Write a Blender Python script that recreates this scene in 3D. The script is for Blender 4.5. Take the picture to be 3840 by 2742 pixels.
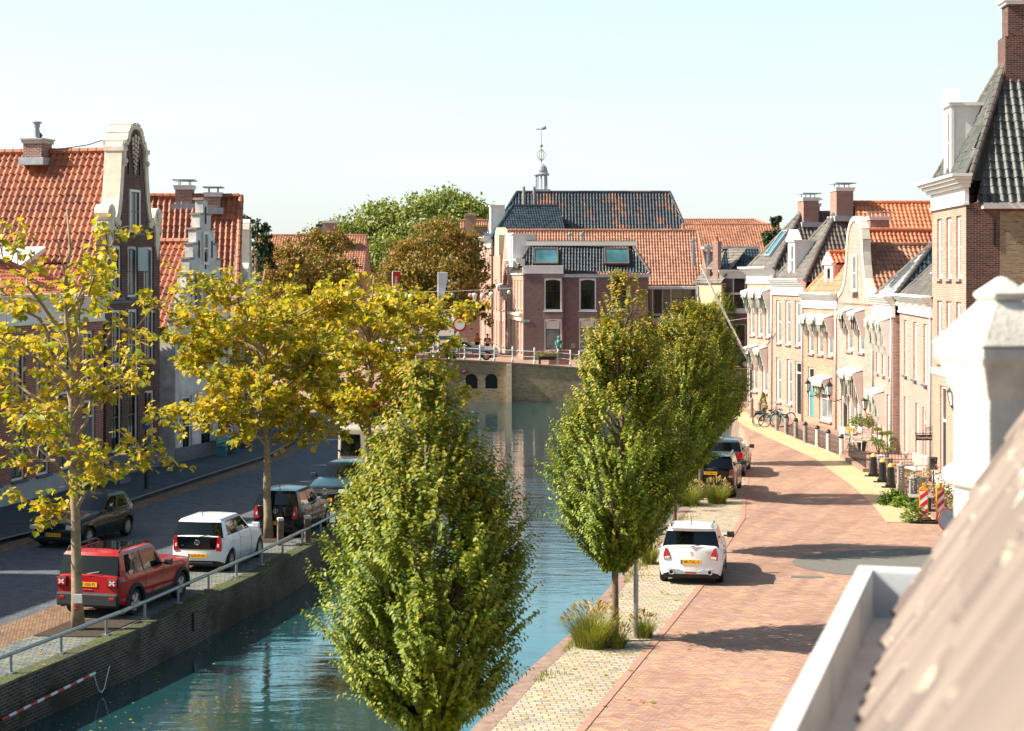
import bpy, bmesh, math, random
import numpy as np
from mathutils import Vector, Matrix
for o in list(bpy.data.objects): bpy.data.objects.remove(o)
S = bpy.context.scene
COL = S.collection
random.seed(7); RNG = np.random.default_rng(7)
R = math.radians
# ---------------------------------------------------------------- camera, sky, sun, exposure
EYE, F = 8.1, 6800.0                       # eye height (m) and focal length in photo pixels (3840 wide)
cam = bpy.data.objects.new('camera', bpy.data.cameras.new('camera')); COL.objects.link(cam); S.camera = cam
cam.location = (0, 0, EYE); cam.rotation_euler = (R(90), 0, 0)
cam.data.sensor_width = 36; cam.data.lens = F/3840*36; cam.data.shift_y = -336/3840
cam.data.clip_start = .1; cam.data.clip_end = 3000
cam.data.dof.use_dof = True; cam.data.dof.focus_distance = 58; cam.data.dof.aperture_fstop = 2.8
S.render.resolution_x, S.render.resolution_y = 1024, 731
SUN_EL, SUN_AZ = R(42), R(4)
W = bpy.data.worlds.new('World'); S.world = W; W.use_nodes = True
wt = W.node_tree; sky = wt.nodes.new('ShaderNodeTexSky'); sky.sky_type = 'NISHITA'; sky.sun_disc = False
sky.sun_elevation = SUN_EL; sky.sun_rotation = R(266); sky.air_density = 1.0; sky.dust_density = 2.2; sky.ozone_density = 1.2; sky.altitude = 0
# hazy late summer sky with added glow: pale low band, teal above for water reflections
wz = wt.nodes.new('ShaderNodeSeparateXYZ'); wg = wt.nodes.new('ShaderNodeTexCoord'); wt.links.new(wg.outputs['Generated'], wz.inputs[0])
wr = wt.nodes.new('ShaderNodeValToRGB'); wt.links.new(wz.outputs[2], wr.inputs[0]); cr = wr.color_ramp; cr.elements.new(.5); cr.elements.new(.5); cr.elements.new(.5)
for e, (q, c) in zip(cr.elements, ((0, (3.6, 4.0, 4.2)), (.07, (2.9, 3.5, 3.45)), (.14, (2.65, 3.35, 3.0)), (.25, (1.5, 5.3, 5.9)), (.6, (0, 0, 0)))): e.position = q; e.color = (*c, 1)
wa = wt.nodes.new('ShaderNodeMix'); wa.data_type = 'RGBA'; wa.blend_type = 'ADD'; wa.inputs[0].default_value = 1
wy = wt.nodes.new('ShaderNodeMapRange'); wt.links.new(wz.outputs[1], wy.inputs[0]); wy.inputs[1].default_value = -.3; wy.inputs[2].default_value = .6; wy.inputs[3].default_value = .15  # added glow dimmed behind the camera to darken reflections in the cars
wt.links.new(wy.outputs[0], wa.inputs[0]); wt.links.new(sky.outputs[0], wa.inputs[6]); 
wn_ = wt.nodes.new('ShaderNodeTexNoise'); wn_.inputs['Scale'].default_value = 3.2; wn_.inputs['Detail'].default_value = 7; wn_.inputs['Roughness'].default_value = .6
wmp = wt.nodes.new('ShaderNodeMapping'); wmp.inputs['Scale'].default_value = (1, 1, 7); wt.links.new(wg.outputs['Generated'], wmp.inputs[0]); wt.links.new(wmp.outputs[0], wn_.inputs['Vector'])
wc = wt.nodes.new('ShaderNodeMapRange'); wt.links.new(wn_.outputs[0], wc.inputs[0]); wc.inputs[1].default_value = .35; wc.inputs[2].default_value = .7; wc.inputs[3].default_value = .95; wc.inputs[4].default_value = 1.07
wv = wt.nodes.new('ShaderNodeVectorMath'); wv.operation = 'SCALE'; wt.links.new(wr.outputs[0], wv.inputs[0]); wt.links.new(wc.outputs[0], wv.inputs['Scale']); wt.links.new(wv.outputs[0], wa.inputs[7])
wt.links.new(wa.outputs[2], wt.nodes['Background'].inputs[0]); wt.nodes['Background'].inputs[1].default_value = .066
sl = bpy.data.lights.new('sun', 'SUN'); sl.energy = 4.4; sl.angle = R(.5); sl.color = (1, .93, .82)
so = bpy.data.objects.new('sun', sl); COL.objects.link(so)
so.rotation_euler = Vector((math.cos(SUN_AZ)*math.cos(SUN_EL), math.sin(SUN_AZ)*math.cos(SUN_EL), -math.sin(SUN_EL))).to_track_quat('-Z', 'Y').to_euler()
S.view_settings.view_transform = 'Standard'; S.view_settings.look = 'None'; S.view_settings.exposure = 1.25; S.view_settings.gamma = 1
S.render.engine = 'CYCLES'
# ---------------------------------------------------------------- helpers
def G(x, y, z=0):
    s = (y-1035)/(EYE-z); return ((x-1920)/s, F/s)
def at(x, y, D): return Vector(((x-1920)*D/F, D, EYE-(y-1035)*D/F))
def hx(h):
    h = h.lstrip('#'); c = [int(h[i:i+2], 16)/255 for i in (0, 2, 4)]
    return tuple((v/12.92 if v <= .04045 else ((v+.055)/1.055)**2.4) for v in c)+(1,)
def tag(o, label=None, cat=None, group=None, kind=None):
    if label: o['label'] = label
    if cat: o['category'] = cat
    if group: o['group'] = group
    if kind: o['kind'] = kind
    return o
def empty(name, loc, rz=0, label=None, cat=None, group=None):
    o = bpy.data.objects.new(name, None); COL.objects.link(o); o.empty_display_size = .2
    o.location = loc; o.rotation_euler = (0, 0, rz)
    return tag(o, label, cat, group)
def copy_tree(o, parent=None):
    c = o.copy(); COL.objects.link(c)
    if parent: c.parent = parent
    for ch in list(o.children): copy_tree(ch, c)
    return c
def box_uv(me):
    nl = len(me.loops); npoly = len(me.polygons)
    if not nl: return
    co = np.empty(len(me.vertices)*3); me.vertices.foreach_get('co', co); co = co.reshape(-1, 3)
    vi = np.empty(nl, int); me.loops.foreach_get('vertex_index', vi)
    lt = np.empty(npoly, int); me.polygons.foreach_get('loop_total', lt)
    nn = np.empty(npoly*3); me.polygons.foreach_get('normal', nn); nn = nn.reshape(-1, 3)
    n = np.repeat(nn, lt, axis=0); p = co[vi]
    t = np.stack([-n[:, 1], n[:, 0], np.zeros(nl)], 1); L = np.linalg.norm(t, axis=1)
    flat = L < .35; t[flat] = (1, 0, 0); L[flat] = 1; t /= L[:, None]
    b = np.cross(n, t); b[flat] = (0, 1, 0)
    uv = np.stack([(p*t).sum(1), (p*b).sum(1)], 1)
    l = me.uv_layers.new(name='UVMap'); l.data.foreach_set('uv', uv.ravel())
class MB:
    def __init__(s): s.v = []; s.f = []; s.m = []; s.k = 0
    def poly(s, pts):
        i = len(s.v); s.v += [tuple(p) for p in pts]; s.f.append(tuple(range(i, i+len(pts)))); s.m.append(s.k); return s
    def box(s, x0, x1, y0, y1, z0, z1):
        i = len(s.v); s.v += [(x0,y0,z0),(x1,y0,z0),(x1,y1,z0),(x0,y1,z0),(x0,y0,z1),(x1,y0,z1),(x1,y1,z1),(x0,y1,z1)]
        for f in ((3,2,1,0),(4,5,6,7),(0,1,5,4),(1,2,6,5),(2,3,7,6),(3,0,4,7)): s.f.append(tuple(i+k for k in f)); s.m.append(s.k)
        return s
    def prism(s, pts, vec):
        n = len(pts); i = len(s.v); vec = Vector(vec); P = [Vector(p) for p in pts]
        s.v += [tuple(p) for p in P]+[tuple(p+vec) for p in P]
        s.f.append(tuple(range(i, i+n))[::-1]); s.f.append(tuple(range(i+n, i+2*n))); s.m += [s.k]*2
        for k in range(n): s.f.append((i+k, i+(k+1) % n, i+n+(k+1) % n, i+n+k)); s.m.append(s.k)
        return s
    def tube(s, path, rad, n=8, cap=True):
        P = [Vector(p) for p in path]
        if not hasattr(rad, '__len__'): rad = [rad]*len(P)
        i0 = len(s.v); up = None
        for k, p in enumerate(P):
            d = (P[min(k+1, len(P)-1)]-P[max(k-1, 0)])
            if d.length < 1e-9: d = Vector((0, 0, 1))
            d.normalize()
            if up is None: up = Vector((0, 0, 1)) if abs(d.z) < .9 else Vector((1, 0, 0))
            a = d.cross(up)
            if a.length < 1e-4: a = d.cross(Vector((0, 1, 0)))
            a.normalize(); b = a.cross(d); up = b
            for j in range(n):
                t = 2*math.pi*j/n; s.v.append(tuple(p+(a*math.cos(t)+b*math.sin(t))*rad[k]))
        for k in range(len(P)-1):
            for j in range(n):
                q = (j+1) % n; a = i0+k*n; s.f.append((a+j, a+q, a+n+q, a+n+j)[::-1]); s.m.append(s.k)
        if cap:
            s.f.append(tuple(range(i0, i0+n))); s.f.append(tuple(range(i0+(len(P)-1)*n, i0+len(P)*n))[::-1]); s.m += [s.k]*2
        return s
    def lathe(s, prof, c=(0, 0, 0), n=16, sx=1, sy=1, rz=0, cap=True):
        i0 = len(s.v)
        for r, z in prof:
            for j in range(n): t = 2*math.pi*j/n+rz; s.v.append((c[0]+r*sx*math.cos(t), c[1]+r*sy*math.sin(t), c[2]+z))
        for k in range(len(prof)-1):
            for j in range(n):
                q = (j+1) % n; a = i0+k*n; s.f.append((a+j, a+q, a+n+q, a+n+j)); s.m.append(s.k)
        if cap: s.f.append(tuple(range(i0, i0+n))[::-1]); s.f.append(tuple(range(i0+(len(prof)-1)*n, i0+len(prof)*n))); s.m += [s.k]*2
        return s
    def ball(s, c, r, n=12, sz=1, sx=1, sy=1):
        return s.lathe([(max(.02, math.sin(math.pi*k/8))*r, -math.cos(math.pi*k/8)*r*sz) for k in range(9)], c, n, sx, sy)
    def mesh(s, name, mats, smooth=False):
        me = bpy.data.meshes.new(name); me.from_pydata(s.v, [], s.f)
        for m in (mats if isinstance(mats, (list, tuple)) else [mats]): me.materials.append(m)
        if any(s.m): me.polygons.foreach_set('material_index', s.m)
        if smooth: me.polygons.foreach_set('use_smooth', [True]*len(s.f))
        me.update(); box_uv(me)
        return me
    def build(s, name, mats, parent=None, smooth=False, bevel=0, seg=2, ang=None):
        o = put(name, s.mesh(name, mats, smooth), parent)
        if bevel:
            b = o.modifiers.new('bevel', 'BEVEL'); b.width = bevel; b.segments = seg; b.limit_method = 'ANGLE'; b.angle_limit = R(ang or 40)
        return o
def put(name, me, parent=None, loc=None, rz=0):
    o = bpy.data.objects.new(name, me); COL.objects.link(o)
    if parent: o.parent = parent
    if loc: o.location = loc
    if rz: o.rotation_euler = (0, 0, rz)
    return o
def np_mesh(name, V, Fc, mat, uv=None, smooth=False, nper=4):
    V = np.asarray(V, float); Fc = np.asarray(Fc, int); me = bpy.data.meshes.new(name); nf = len(Fc)
    me.vertices.add(len(V)); me.vertices.foreach_set('co', V.ravel())
    me.loops.add(nf*nper); me.loops.foreach_set('vertex_index', Fc.ravel())
    me.polygons.add(nf); me.polygons.foreach_set('loop_start', np.arange(nf)*nper)
    if smooth: me.polygons.foreach_set('use_smooth', np.ones(nf, bool))
    for m in (mat if isinstance(mat, (list, tuple)) else [mat]): me.materials.append(m)
    me.update(calc_edges=True)
    if uv is not None: l = me.uv_layers.new(name='UVMap'); l.data.foreach_set('uv', np.asarray(uv, float).ravel())
    else: box_uv(me)
    me.validate(); return me
def text_mesh(txt, size, mat, parent, loc, rot, name='lettering', shear=0, spacing=1, depth=.004):
    c = bpy.data.curves.new('t', 'FONT'); c.body = txt; c.size = size; c.align_x = 'CENTER'; c.align_y = 'CENTER'; c.extrude = depth; c.shear = shear; c.space_character = spacing
    t = bpy.data.objects.new('t', c); COL.objects.link(t)
    bpy.context.view_layer.update()
    me = bpy.data.meshes.new_from_object(t.evaluated_get(bpy.context.evaluated_depsgraph_get()))
    bpy.data.objects.remove(t); bpy.data.curves.remove(c)
    me.name = name; me.materials.clear(); me.materials.append(mat)
    o = put(name, me, parent, loc); o.rotation_euler = rot; return o
# ---------------------------------------------------------------- materials
def nd(nt, t, ins=None, **pr):
    n = nt.nodes.new(t)
    for k, v in pr.items(): setattr(n, k, v)
    for k, v in (ins or {}).items():
        s = n.inputs[k]
        if isinstance(v, bpy.types.NodeSocket): nt.links.new(v, s)
        else: s.default_value = v
    return n
def mth(nt, op, a, b=0, c=0): return nd(nt, 'ShaderNodeMath', {0: a, 1: b, 2: c}, operation=op).outputs[0]
def mixc(nt, f, a, b, bt='MIX'):
    n = nt.nodes.new('ShaderNodeMix'); n.data_type = 'RGBA'; n.blend_type = bt
    for k, v in ((0, f), (6, a), (7, b)):
        if isinstance(v, bpy.types.NodeSocket): nt.links.new(v, n.inputs[k])
        else: n.inputs[k].default_value = v
    return n.outputs[2]
def ramp(nt, f, stops, mode='LINEAR'):
    n = nd(nt, 'ShaderNodeValToRGB', {0: f}); cr = n.color_ramp; cr.interpolation = mode
    while len(cr.elements) < len(stops): cr.elements.new(.5)
    for e, (p, c) in zip(cr.elements, stops): e.position = p; e.color = hx(c) if isinstance(c, str) else c
    return n.outputs[0]
def noise(nt, vec, scale, detail=3, rough=.5, dims='3D'): return nd(nt, 'ShaderNodeTexNoise', {'Vector': vec, 'Scale': scale, 'Detail': detail, 'Roughness': rough}).outputs[0]
def newmat(name):
    m = bpy.data.materials.new(name); m.use_nodes = True; nt = m.node_tree; return m, nt, nt.nodes['Principled BSDF']
def setp(nt, b, **k):
    for n, v in k.items():
        n = n.replace('_', ' ')
        if isinstance(v, bpy.types.NodeSocket): nt.links.new(v, b.inputs[n])
        else: b.inputs[n].default_value = v
def bump(nt, b, h, strength=.3, dist=.02):
    nt.links.new(nd(nt, 'ShaderNodeBump', {'Height': h, 'Strength': strength, 'Distance': dist}).outputs[0], b.inputs['Normal'])
def plain(name, col, rough=.6, var=.12, sc=3, metal=0, coat=0, spec=.5, bmp=0):
    m, nt, b = newmat(name); c = hx(col) if isinstance(col, str) else col
    tc = nd(nt, 'ShaderNodeTexCoord').outputs['Object']
    n = noise(nt, tc, sc, 5, .6); d = tuple(x*(1-var) for x in c[:3])+(1,); u = tuple(min(1, x*(1+var*.7)) for x in c[:3])+(1,)
    setp(nt, b, Base_Color=ramp(nt, n, [(.32, d), (.68, u)]), Roughness=rough, Metallic=metal, Coat_Weight=coat, Coat_Roughness=.03, Specular_IOR_Level=spec)
    if bmp: bump(nt, b, noise(nt, tc, sc*6, 4), bmp, .02)
    return m
def uvs(nt, rot=0, zig=0):
    uv = nd(nt, 'ShaderNodeTexCoord').outputs['UV']
    if rot: uv = nd(nt, 'ShaderNodeMapping', {'Vector': uv, 'Rotation': (0, 0, rot)}).outputs[0]
    s = nd(nt, 'ShaderNodeSeparateXYZ', {0: uv}); u, v = s.outputs[0], s.outputs[1]
    if zig:
        t = mth(nt, 'PINGPONG', u, zig); v = mth(nt, 'ADD', v, mth(nt, 'MULTIPLY', t, .62))
    return uv, u, v
def bricks(name, stops, mortar, w=.22, h=.068, mf=.2, rot=0, zig=0, rough=.85, dirt='#3a3530', dirt_amt=.35, moss=None, bmp=.25, jit=0, moss_sc=.7, wear=False):
    m, nt, b = newmat(name); uv, u, v = uvs(nt, rot, zig)
    if jit:
        nz = nd(nt, 'ShaderNodeTexNoise', {'Vector': uv, 'Scale': 2.3}).outputs['Color']; sp = nd(nt, 'ShaderNodeSeparateXYZ', {0: nz})
        u = mth(nt, 'MULTIPLY_ADD', sp.outputs[0], jit, u); v = mth(nt, 'MULTIPLY_ADD', sp.outputs[1], jit, v)
    vr = mth(nt, 'DIVIDE', v, h); row = mth(nt, 'FLOOR', vr)
    u2 = mth(nt, 'ADD', mth(nt, 'DIVIDE', u, w), mth(nt, 'MULTIPLY', mth(nt, 'FLOORED_MODULO', row, 2), .5)); c = mth(nt, 'FLOOR', u2)
    wn = nd(nt, 'ShaderNodeTexWhiteNoise', {'Vector': nd(nt, 'ShaderNodeCombineXYZ', {0: c, 1: row}).outputs[0]}, noise_dimensions='2D').outputs[0]
    colr = ramp(nt, wn, stops)
    ms = mth(nt, 'MAXIMUM', mth(nt, 'LESS_THAN', mth(nt, 'FRACT', u2), mf*h/w), mth(nt, 'LESS_THAN', mth(nt, 'FRACT', vr), mf))
    big = noise(nt, uv, .45, 6, .62)
    mcol = hx(mortar)
    if moss: mcol = mixc(nt, ramp(nt, noise(nt, uv, moss_sc, 4), [(.48, (0, 0, 0, 1)), (.6, (1, 1, 1, 1))]), mcol, hx(moss))
    col = mixc(nt, ms, colr, mcol)
    col = mixc(nt, mth(nt, 'MULTIPLY', ramp(nt, big, [(.42, (0, 0, 0, 1)), (.72, (1, 1, 1, 1))]), dirt_amt), col, hx(dirt))
    if wear:
        st = noise(nt, nd(nt, 'ShaderNodeMapping', {'Vector': uv, 'Rotation': (0, 0, -.22), 'Scale': (1.1, .05, 1)}).outputs[0], 1.3, 3); col = mixc(nt, mth(nt, 'MULTIPLY', ramp(nt, st, [(.46, (0, 0, 0, 1)), (.62, (1, 1, 1, 1))]), .28), col, hx('#6d5348'))
        sp_ = noise(nt, uv, 1.7, 6, .7); col = mixc(nt, mth(nt, 'MULTIPLY', ramp(nt, sp_, [(.62, (0, 0, 0, 1)), (.68, (1, 1, 1, 1))]), .35), col, hx('#58453c'))
    fine = noise(nt, uv, 40, 3)
    col = mixc(nt, .25, col, mixc(nt, 1, col, ramp(nt, fine, [(.3, (.55, .55, .55, 1)), (.7, (1.3, 1.3, 1.3, 1))]), 'MULTIPLY'))
    setp(nt, b, Base_Color=col, Roughness=rough, Specular_IOR_Level=.3)
    if bmp: bump(nt, b, mth(nt, 'SUBTRACT', mth(nt, 'MULTIPLY', wn, .25), ms), bmp, .012)
    return m
def tiles(name, stops, rough=.6, dirt='#3b3a35', dirt_amt=.4, lichen='#9c8a4a', spec=.5, patch=None):
    m, nt, b = newmat(name); uv, u, v = uvs(nt)
    wn = nd(nt, 'ShaderNodeTexWhiteNoise', {'Vector': nd(nt, 'ShaderNodeCombineXYZ', {0: mth(nt, 'FLOOR', u), 1: mth(nt, 'FLOOR', v)}).outputs[0]}, noise_dimensions='2D').outputs[0]
    col = ramp(nt, wn, stops)
    if patch:
        pm = noise(nt, nd(nt, 'ShaderNodeMapping', {'Vector': uv, 'Scale': (1, .35, 1)}).outputs[0], .09, 2)
        pm = mth(nt, 'GREATER_THAN', mth(nt, 'ADD', pm, mth(nt, 'MULTIPLY', wn, .22)), patch[0]); col = mixc(nt, pm, col, ramp(nt, wn, patch[1]))
    ob = nd(nt, 'ShaderNodeTexCoord').outputs['Object']
    col = mixc(nt, mth(nt, 'MULTIPLY', ramp(nt, noise(nt, ob, .7, 6, .65), [(.45, (0, 0, 0, 1)), (.7, (1, 1, 1, 1))]), dirt_amt), col, hx(dirt))
    col = mixc(nt, mth(nt, 'MULTIPLY', ramp(nt, noise(nt, ob, 9, 4, .7), [(.6, (0, 0, 0, 1)), (.7, (1, 1, 1, 1))]), .5), col, hx(lichen))
    setp(nt, b, Base_Color=col, Roughness=rough, Specular_IOR_Level=spec)
    bump(nt, b, noise(nt, ob, 18, 4), .15, .02)
    return m
def leafmat(name, stops, trans=.45, tips=None, tipz=(0, 1), sc=.9, rough=.5):
    m, nt, b = newmat(name); g = nd(nt, 'ShaderNodeNewGeometry'); tc = nd(nt, 'ShaderNodeTexCoord').outputs['Object']
    f = mth(nt, 'ADD', mth(nt, 'MULTIPLY', g.outputs['Random Per Island'], .62), mth(nt, 'MULTIPLY', noise(nt, tc, sc, 2), .42))
    col = ramp(nt, f, stops)
    if tips:
        z = nd(nt, 'ShaderNodeSeparateXYZ', {0: tc}).outputs[2]
        k = nd(nt, 'ShaderNodeMapRange', {0: z, 1: tipz[0], 2: tipz[1]}).outputs[0]
        k = mth(nt, 'MULTIPLY', k, ramp(nt, g.outputs['Random Per Island'], [(.25, (.0, .0, .0, 1)), (.8, (1, 1, 1, 1))]))
        col = mixc(nt, k, col, hx(tips))
    setp(nt, b, Base_Color=col, Roughness=rough, Specular_IOR_Level=.35)
    tr = nd(nt, 'ShaderNodeBsdfTranslucent', {'Color': mixc(nt, 1, col, (1.25, 1.2, .55, 1), 'MULTIPLY')})
    mx = nd(nt, 'ShaderNodeMixShader', {0: trans, 1: b.outputs[0], 2: tr.outputs[0]})
    nt.links.new(mx.outputs[0], nt.nodes['Material Output'].inputs[0]); return m
def glassm(name, col, rough=.03, spec=.8, wob=.0):
    m, nt, b = newmat(name); tc = nd(nt, 'ShaderNodeTexCoord').outputs['Object']
    setp(nt, b, Base_Color=ramp(nt, noise(nt, tc, 1.1, 3), [(.35, tuple(x*.5 for x in hx(col)[:3])+(1,)), (.7, hx(col))]), Roughness=rough, Specular_IOR_Level=spec)
    bump(nt, b, noise(nt, tc, 2.2, 2), wob or .06, .02); return m
def stripes(name, a, c, p=.11, horiz=False):
    m, nt, b = newmat(name); uv, u, v = uvs(nt)
    k = mth(nt, 'LESS_THAN', mth(nt, 'FRACT', mth(nt, 'DIVIDE', v if horiz else u, p)), .5)
    setp(nt, b, Base_Color=mixc(nt, k, hx(a), hx(c)), Roughness=.9); return m
M = {}
M['white'] = plain('white paint', '#e4e0d8', .45, .08, 2)
M['cream'] = plain('cream stone', '#d9cdb6', .7, .16, 3, bmp=.1)
M['stucco'] = plain('weathered white stucco', '#c9c9c4', .85, .35, 1.6, bmp=.25)
M['dark'] = plain('black green paint', '#16211f', .35, .2, 3)
M['black'] = plain('black iron', '#141516', .45, .2, 5)
M['rubber'] = plain('tyre rubber', '#141414', .8, .2, 8)
M['steel'] = plain('galvanised steel', '#9aa1a3', .42, .2, 6, metal=.75)
M['zinc'] = plain('zinc', '#a9b2b6', .5, .18, 2.2, metal=.35)
M['lead'] = plain('lead flashing', '#a8aeb2', .6, .2, 5)
M['alu'] = plain('aluminium rim', '#c9ccce', .3, .1, 8, metal=.8)
M['chrome'] = plain('chrome', '#dfe3e6', .12, .03, 8, metal=1)
M['wood'] = plain('weathered wood', '#6b5a4b', .85, .35, 6, bmp=.3)
M['greywood'] = plain('pale garden wood', '#c9c2b6', .8, .15, 6)
M['bark'] = plain('bark', '#75634c', .9, .4, 9, bmp=.5)
M['planebark'] = plain('mottled plane bark', '#948266', .85, .45, 5, bmp=.3)
M['stone'] = plain('grey stone', '#8f8a80', .85, .22, 5, bmp=.25)
M['bluestone'] = plain('blue stone', '#5f666a', .7, .2, 5, bmp=.1)
M['concrete'] = plain('concrete', '#b3aca0', .9, .18, 3, bmp=.15)
M['terracotta'] = plain('terracotta', '#a5532f', .8, .15, 6)
M['soil'] = plain('soil', '#3c2f22', 1, .4, 9, bmp=.5)
M['green'] = plain('green paint', '#14524a', .4, .12, 4)
M['teal'] = plain('teal paint', '#4a8f90', .5, .12, 4)
M['red'] = plain('red reflective', '#c3211c', .4, .08, 4)
M['redmark'] = plain('red marker paint', '#b3261f', .6, .12, 4)
M['orange'] = plain('orange plastic', '#f09a12', .4, .08, 4)
M['bluemark'] = plain('blue enamel', '#1f4f9e', .4, .06, 4)
M['gold'] = plain('gold paint', '#d8b45c', .4, .12, 6, metal=.4)
M['glass'] = glassm('window glass', '#101a1c')
M['glassteal'] = glassm('sky lit roof glass', '#4f7f86')
M['curtain'] = glassm('glass over net curtain', '#8d9290', .12, .6)
M['blind'] = plain('pale blind', '#cfc9bf', .7, .06, 2)
M['carglass'] = glassm('car glass', '#0a1213', .02, .5)
M['plate'] = plain('yellow number plate', '#f2b11a', .4, .04, 4)
M['plateblue'] = plain('blue plate band', '#1d4fa8', .4, .04, 4)
M['ink'] = plain('black ink', '#101010', .5, .04, 4)
M['lamp_red'] = plain('red lamp lens', '#b5141a', .12, .15, 9, coat=1)
M['lamp_clear'] = plain('clear lamp lens', '#cdd2d0', .1, .15, 12, coat=1)
M['plastic'] = plain('grey black plastic', '#23282a', .6, .12, 5)
M['canvas'] = stripes('green and cream striped canvas', '#2a6a55', '#e0dac6', .10)
M['canvasblack'] = stripes('black and cream striped canvas', '#17181a', '#d8d2c0', .13)
M['canvasgreen'] = stripes('deep green striped canvas', '#1d5a3f', '#cfccb8', .22)
M['flesh'] = plain('skin', '#b98364', .6, .1, 6)
M['hair'] = plain('dark brown hair', '#2a1c14', .7, .2, 20)
M['pink'] = plain('pink painted boards', '#dba597', .6, .06, 3)
# ---------------------------------------------------------------- setting materials
B = {}
B['bell'] = bricks('dark brown brick', [(0, '#4a2f28'), (.4, '#5f3a30'), (.75, '#6d4538'), (1, '#3a2a28')], '#8b8178', mf=.17)
B['purple'] = bricks('purple brown brick', [(0, '#5b4040'), (.35, '#6c4a48'), (.7, '#7a5450'), (1, '#4c3a40')], '#8f8580', mf=.2, w=.21, h=.07)
B['salmon'] = bricks('salmon brick', [(0, '#a2705a'), (.35, '#b17d67'), (.7, '#bd8b75'), (1, '#946456')], '#cabfae', mf=.2, dirt_amt=.15)
B['orange'] = bricks('orange brick', [(0, '#a86c54'), (.4, '#b37962'), (.75, '#bd866f'), (1, '#9c6350')], '#c9b79c', mf=.18, dirt_amt=.12)
B['rose'] = bricks('rose brick', [(0, '#9c6f60'), (.4, '#ac7e6e'), (.75, '#b78c7b'), (1, '#8e645a')], '#cdc4b6', mf=.22, dirt_amt=.15)
B['red'] = bricks('red brick', [(0, '#84402f'), (.4, '#96503c'), (.75, '#a35d48'), (1, '#733a30')], '#bdb2a4', mf=.2, dirt_amt=.12)
B['yellow'] = bricks('yellow brick', [(0, '#7f6c4e'), (.4, '#8f7b5b'), (.75, '#9d8868'), (1, '#6d5a44')], '#9a8f80', mf=.18, dirt='#5a4a34')
B['paleyellow'] = bricks('pale yellow brick', [(0, '#cbb48a'), (.5, '#d8c39a'), (1, '#c2a97e')], '#d8cdb4', mf=.14, dirt_amt=.15)
B['chimney'] = bricks('chimney brick', [(0, '#83594b'), (.5, '#96685a'), (1, '#704c42')], '#c4b8ab', mf=.2, dirt_amt=.15)
B['quay'] = bricks('wet dark quay brick', [(0, '#362f28'), (.4, '#483d32'), (.8, '#574a3e'), (1, '#2b2722')], '#8a8478', w=.22, h=.07, mf=.2, dirt='#20260f', dirt_amt=.8, moss='#2e361c', rough=.7)
B['bridge'] = bricks('grey yellow bridge brick', [(0, '#85704f'), (.4, '#9a845f'), (.8, '#a8926c'), (1, '#6d5c45')], '#a89c86', w=.24, h=.08, mf=.18, dirt='#5a4c38', dirt_amt=.4)
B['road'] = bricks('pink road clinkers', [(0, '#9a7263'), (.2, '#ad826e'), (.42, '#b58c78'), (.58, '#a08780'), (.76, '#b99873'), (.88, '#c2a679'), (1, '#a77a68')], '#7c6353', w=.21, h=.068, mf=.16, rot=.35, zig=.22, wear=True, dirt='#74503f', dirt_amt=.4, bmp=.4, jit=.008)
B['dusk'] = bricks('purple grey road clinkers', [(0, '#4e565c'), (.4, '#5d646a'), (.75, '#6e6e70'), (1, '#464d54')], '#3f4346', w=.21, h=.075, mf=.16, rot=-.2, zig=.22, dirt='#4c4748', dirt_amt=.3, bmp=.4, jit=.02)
B['ochre'] = bricks('ochre gutter clinkers', [(0, '#7b5f48'), (.5, '#8f7053'), (1, '#6b5242')], '#544436', w=.21, h=.075, mf=.16, rot=1.35, bmp=.4)
B['yellowpave'] = bricks('yellow pavement clinkers', [(0, '#b89e76'), (.4, '#c4ab84'), (.75, '#cfb892'), (1, '#ac9370')], '#97835a', w=.2, h=.06, mf=.14, rot=.6, dirt='#a08a4a', dirt_amt=.3, bmp=.3)
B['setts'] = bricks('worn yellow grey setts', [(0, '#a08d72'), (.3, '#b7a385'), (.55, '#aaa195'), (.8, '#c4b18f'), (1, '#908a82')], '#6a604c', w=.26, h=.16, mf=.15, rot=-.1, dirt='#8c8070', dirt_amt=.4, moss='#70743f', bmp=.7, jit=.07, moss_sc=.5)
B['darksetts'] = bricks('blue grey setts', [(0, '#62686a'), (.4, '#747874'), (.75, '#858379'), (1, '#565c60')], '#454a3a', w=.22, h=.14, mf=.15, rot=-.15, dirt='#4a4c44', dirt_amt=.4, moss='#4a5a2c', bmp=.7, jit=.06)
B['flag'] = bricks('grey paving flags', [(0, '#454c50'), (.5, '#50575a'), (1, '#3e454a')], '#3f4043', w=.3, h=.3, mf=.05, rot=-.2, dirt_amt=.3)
B['kerb'] = plain('kerb stone', '#8a857c', .85, .2, 4)
B['redkerb'] = bricks('red kerb clinkers', [(0, '#a07e6c'), (.5, '#ac8a76'), (1, '#947362')], '#7a6252', w=.09, h=.2, mf=.06, rot=.22, bmp=.3)
B['coping'] = plain('worn pink grey coping stone', '#8f7565', .85, .3, 4, bmp=.3)
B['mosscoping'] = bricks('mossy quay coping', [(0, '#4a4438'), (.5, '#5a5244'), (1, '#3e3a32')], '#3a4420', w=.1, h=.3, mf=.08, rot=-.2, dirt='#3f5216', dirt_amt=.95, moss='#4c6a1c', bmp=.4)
B['asphalt'] = plain('grey fine asphalt', '#6a655c', .9, .18, 9, bmp=.2)
B['earth'] = plain('far town ground', '#7b6c5e', .95, .2, .05)
B['grass'] = plain('grass blades', '#6f7d2c', .7, .3, 3)
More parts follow.
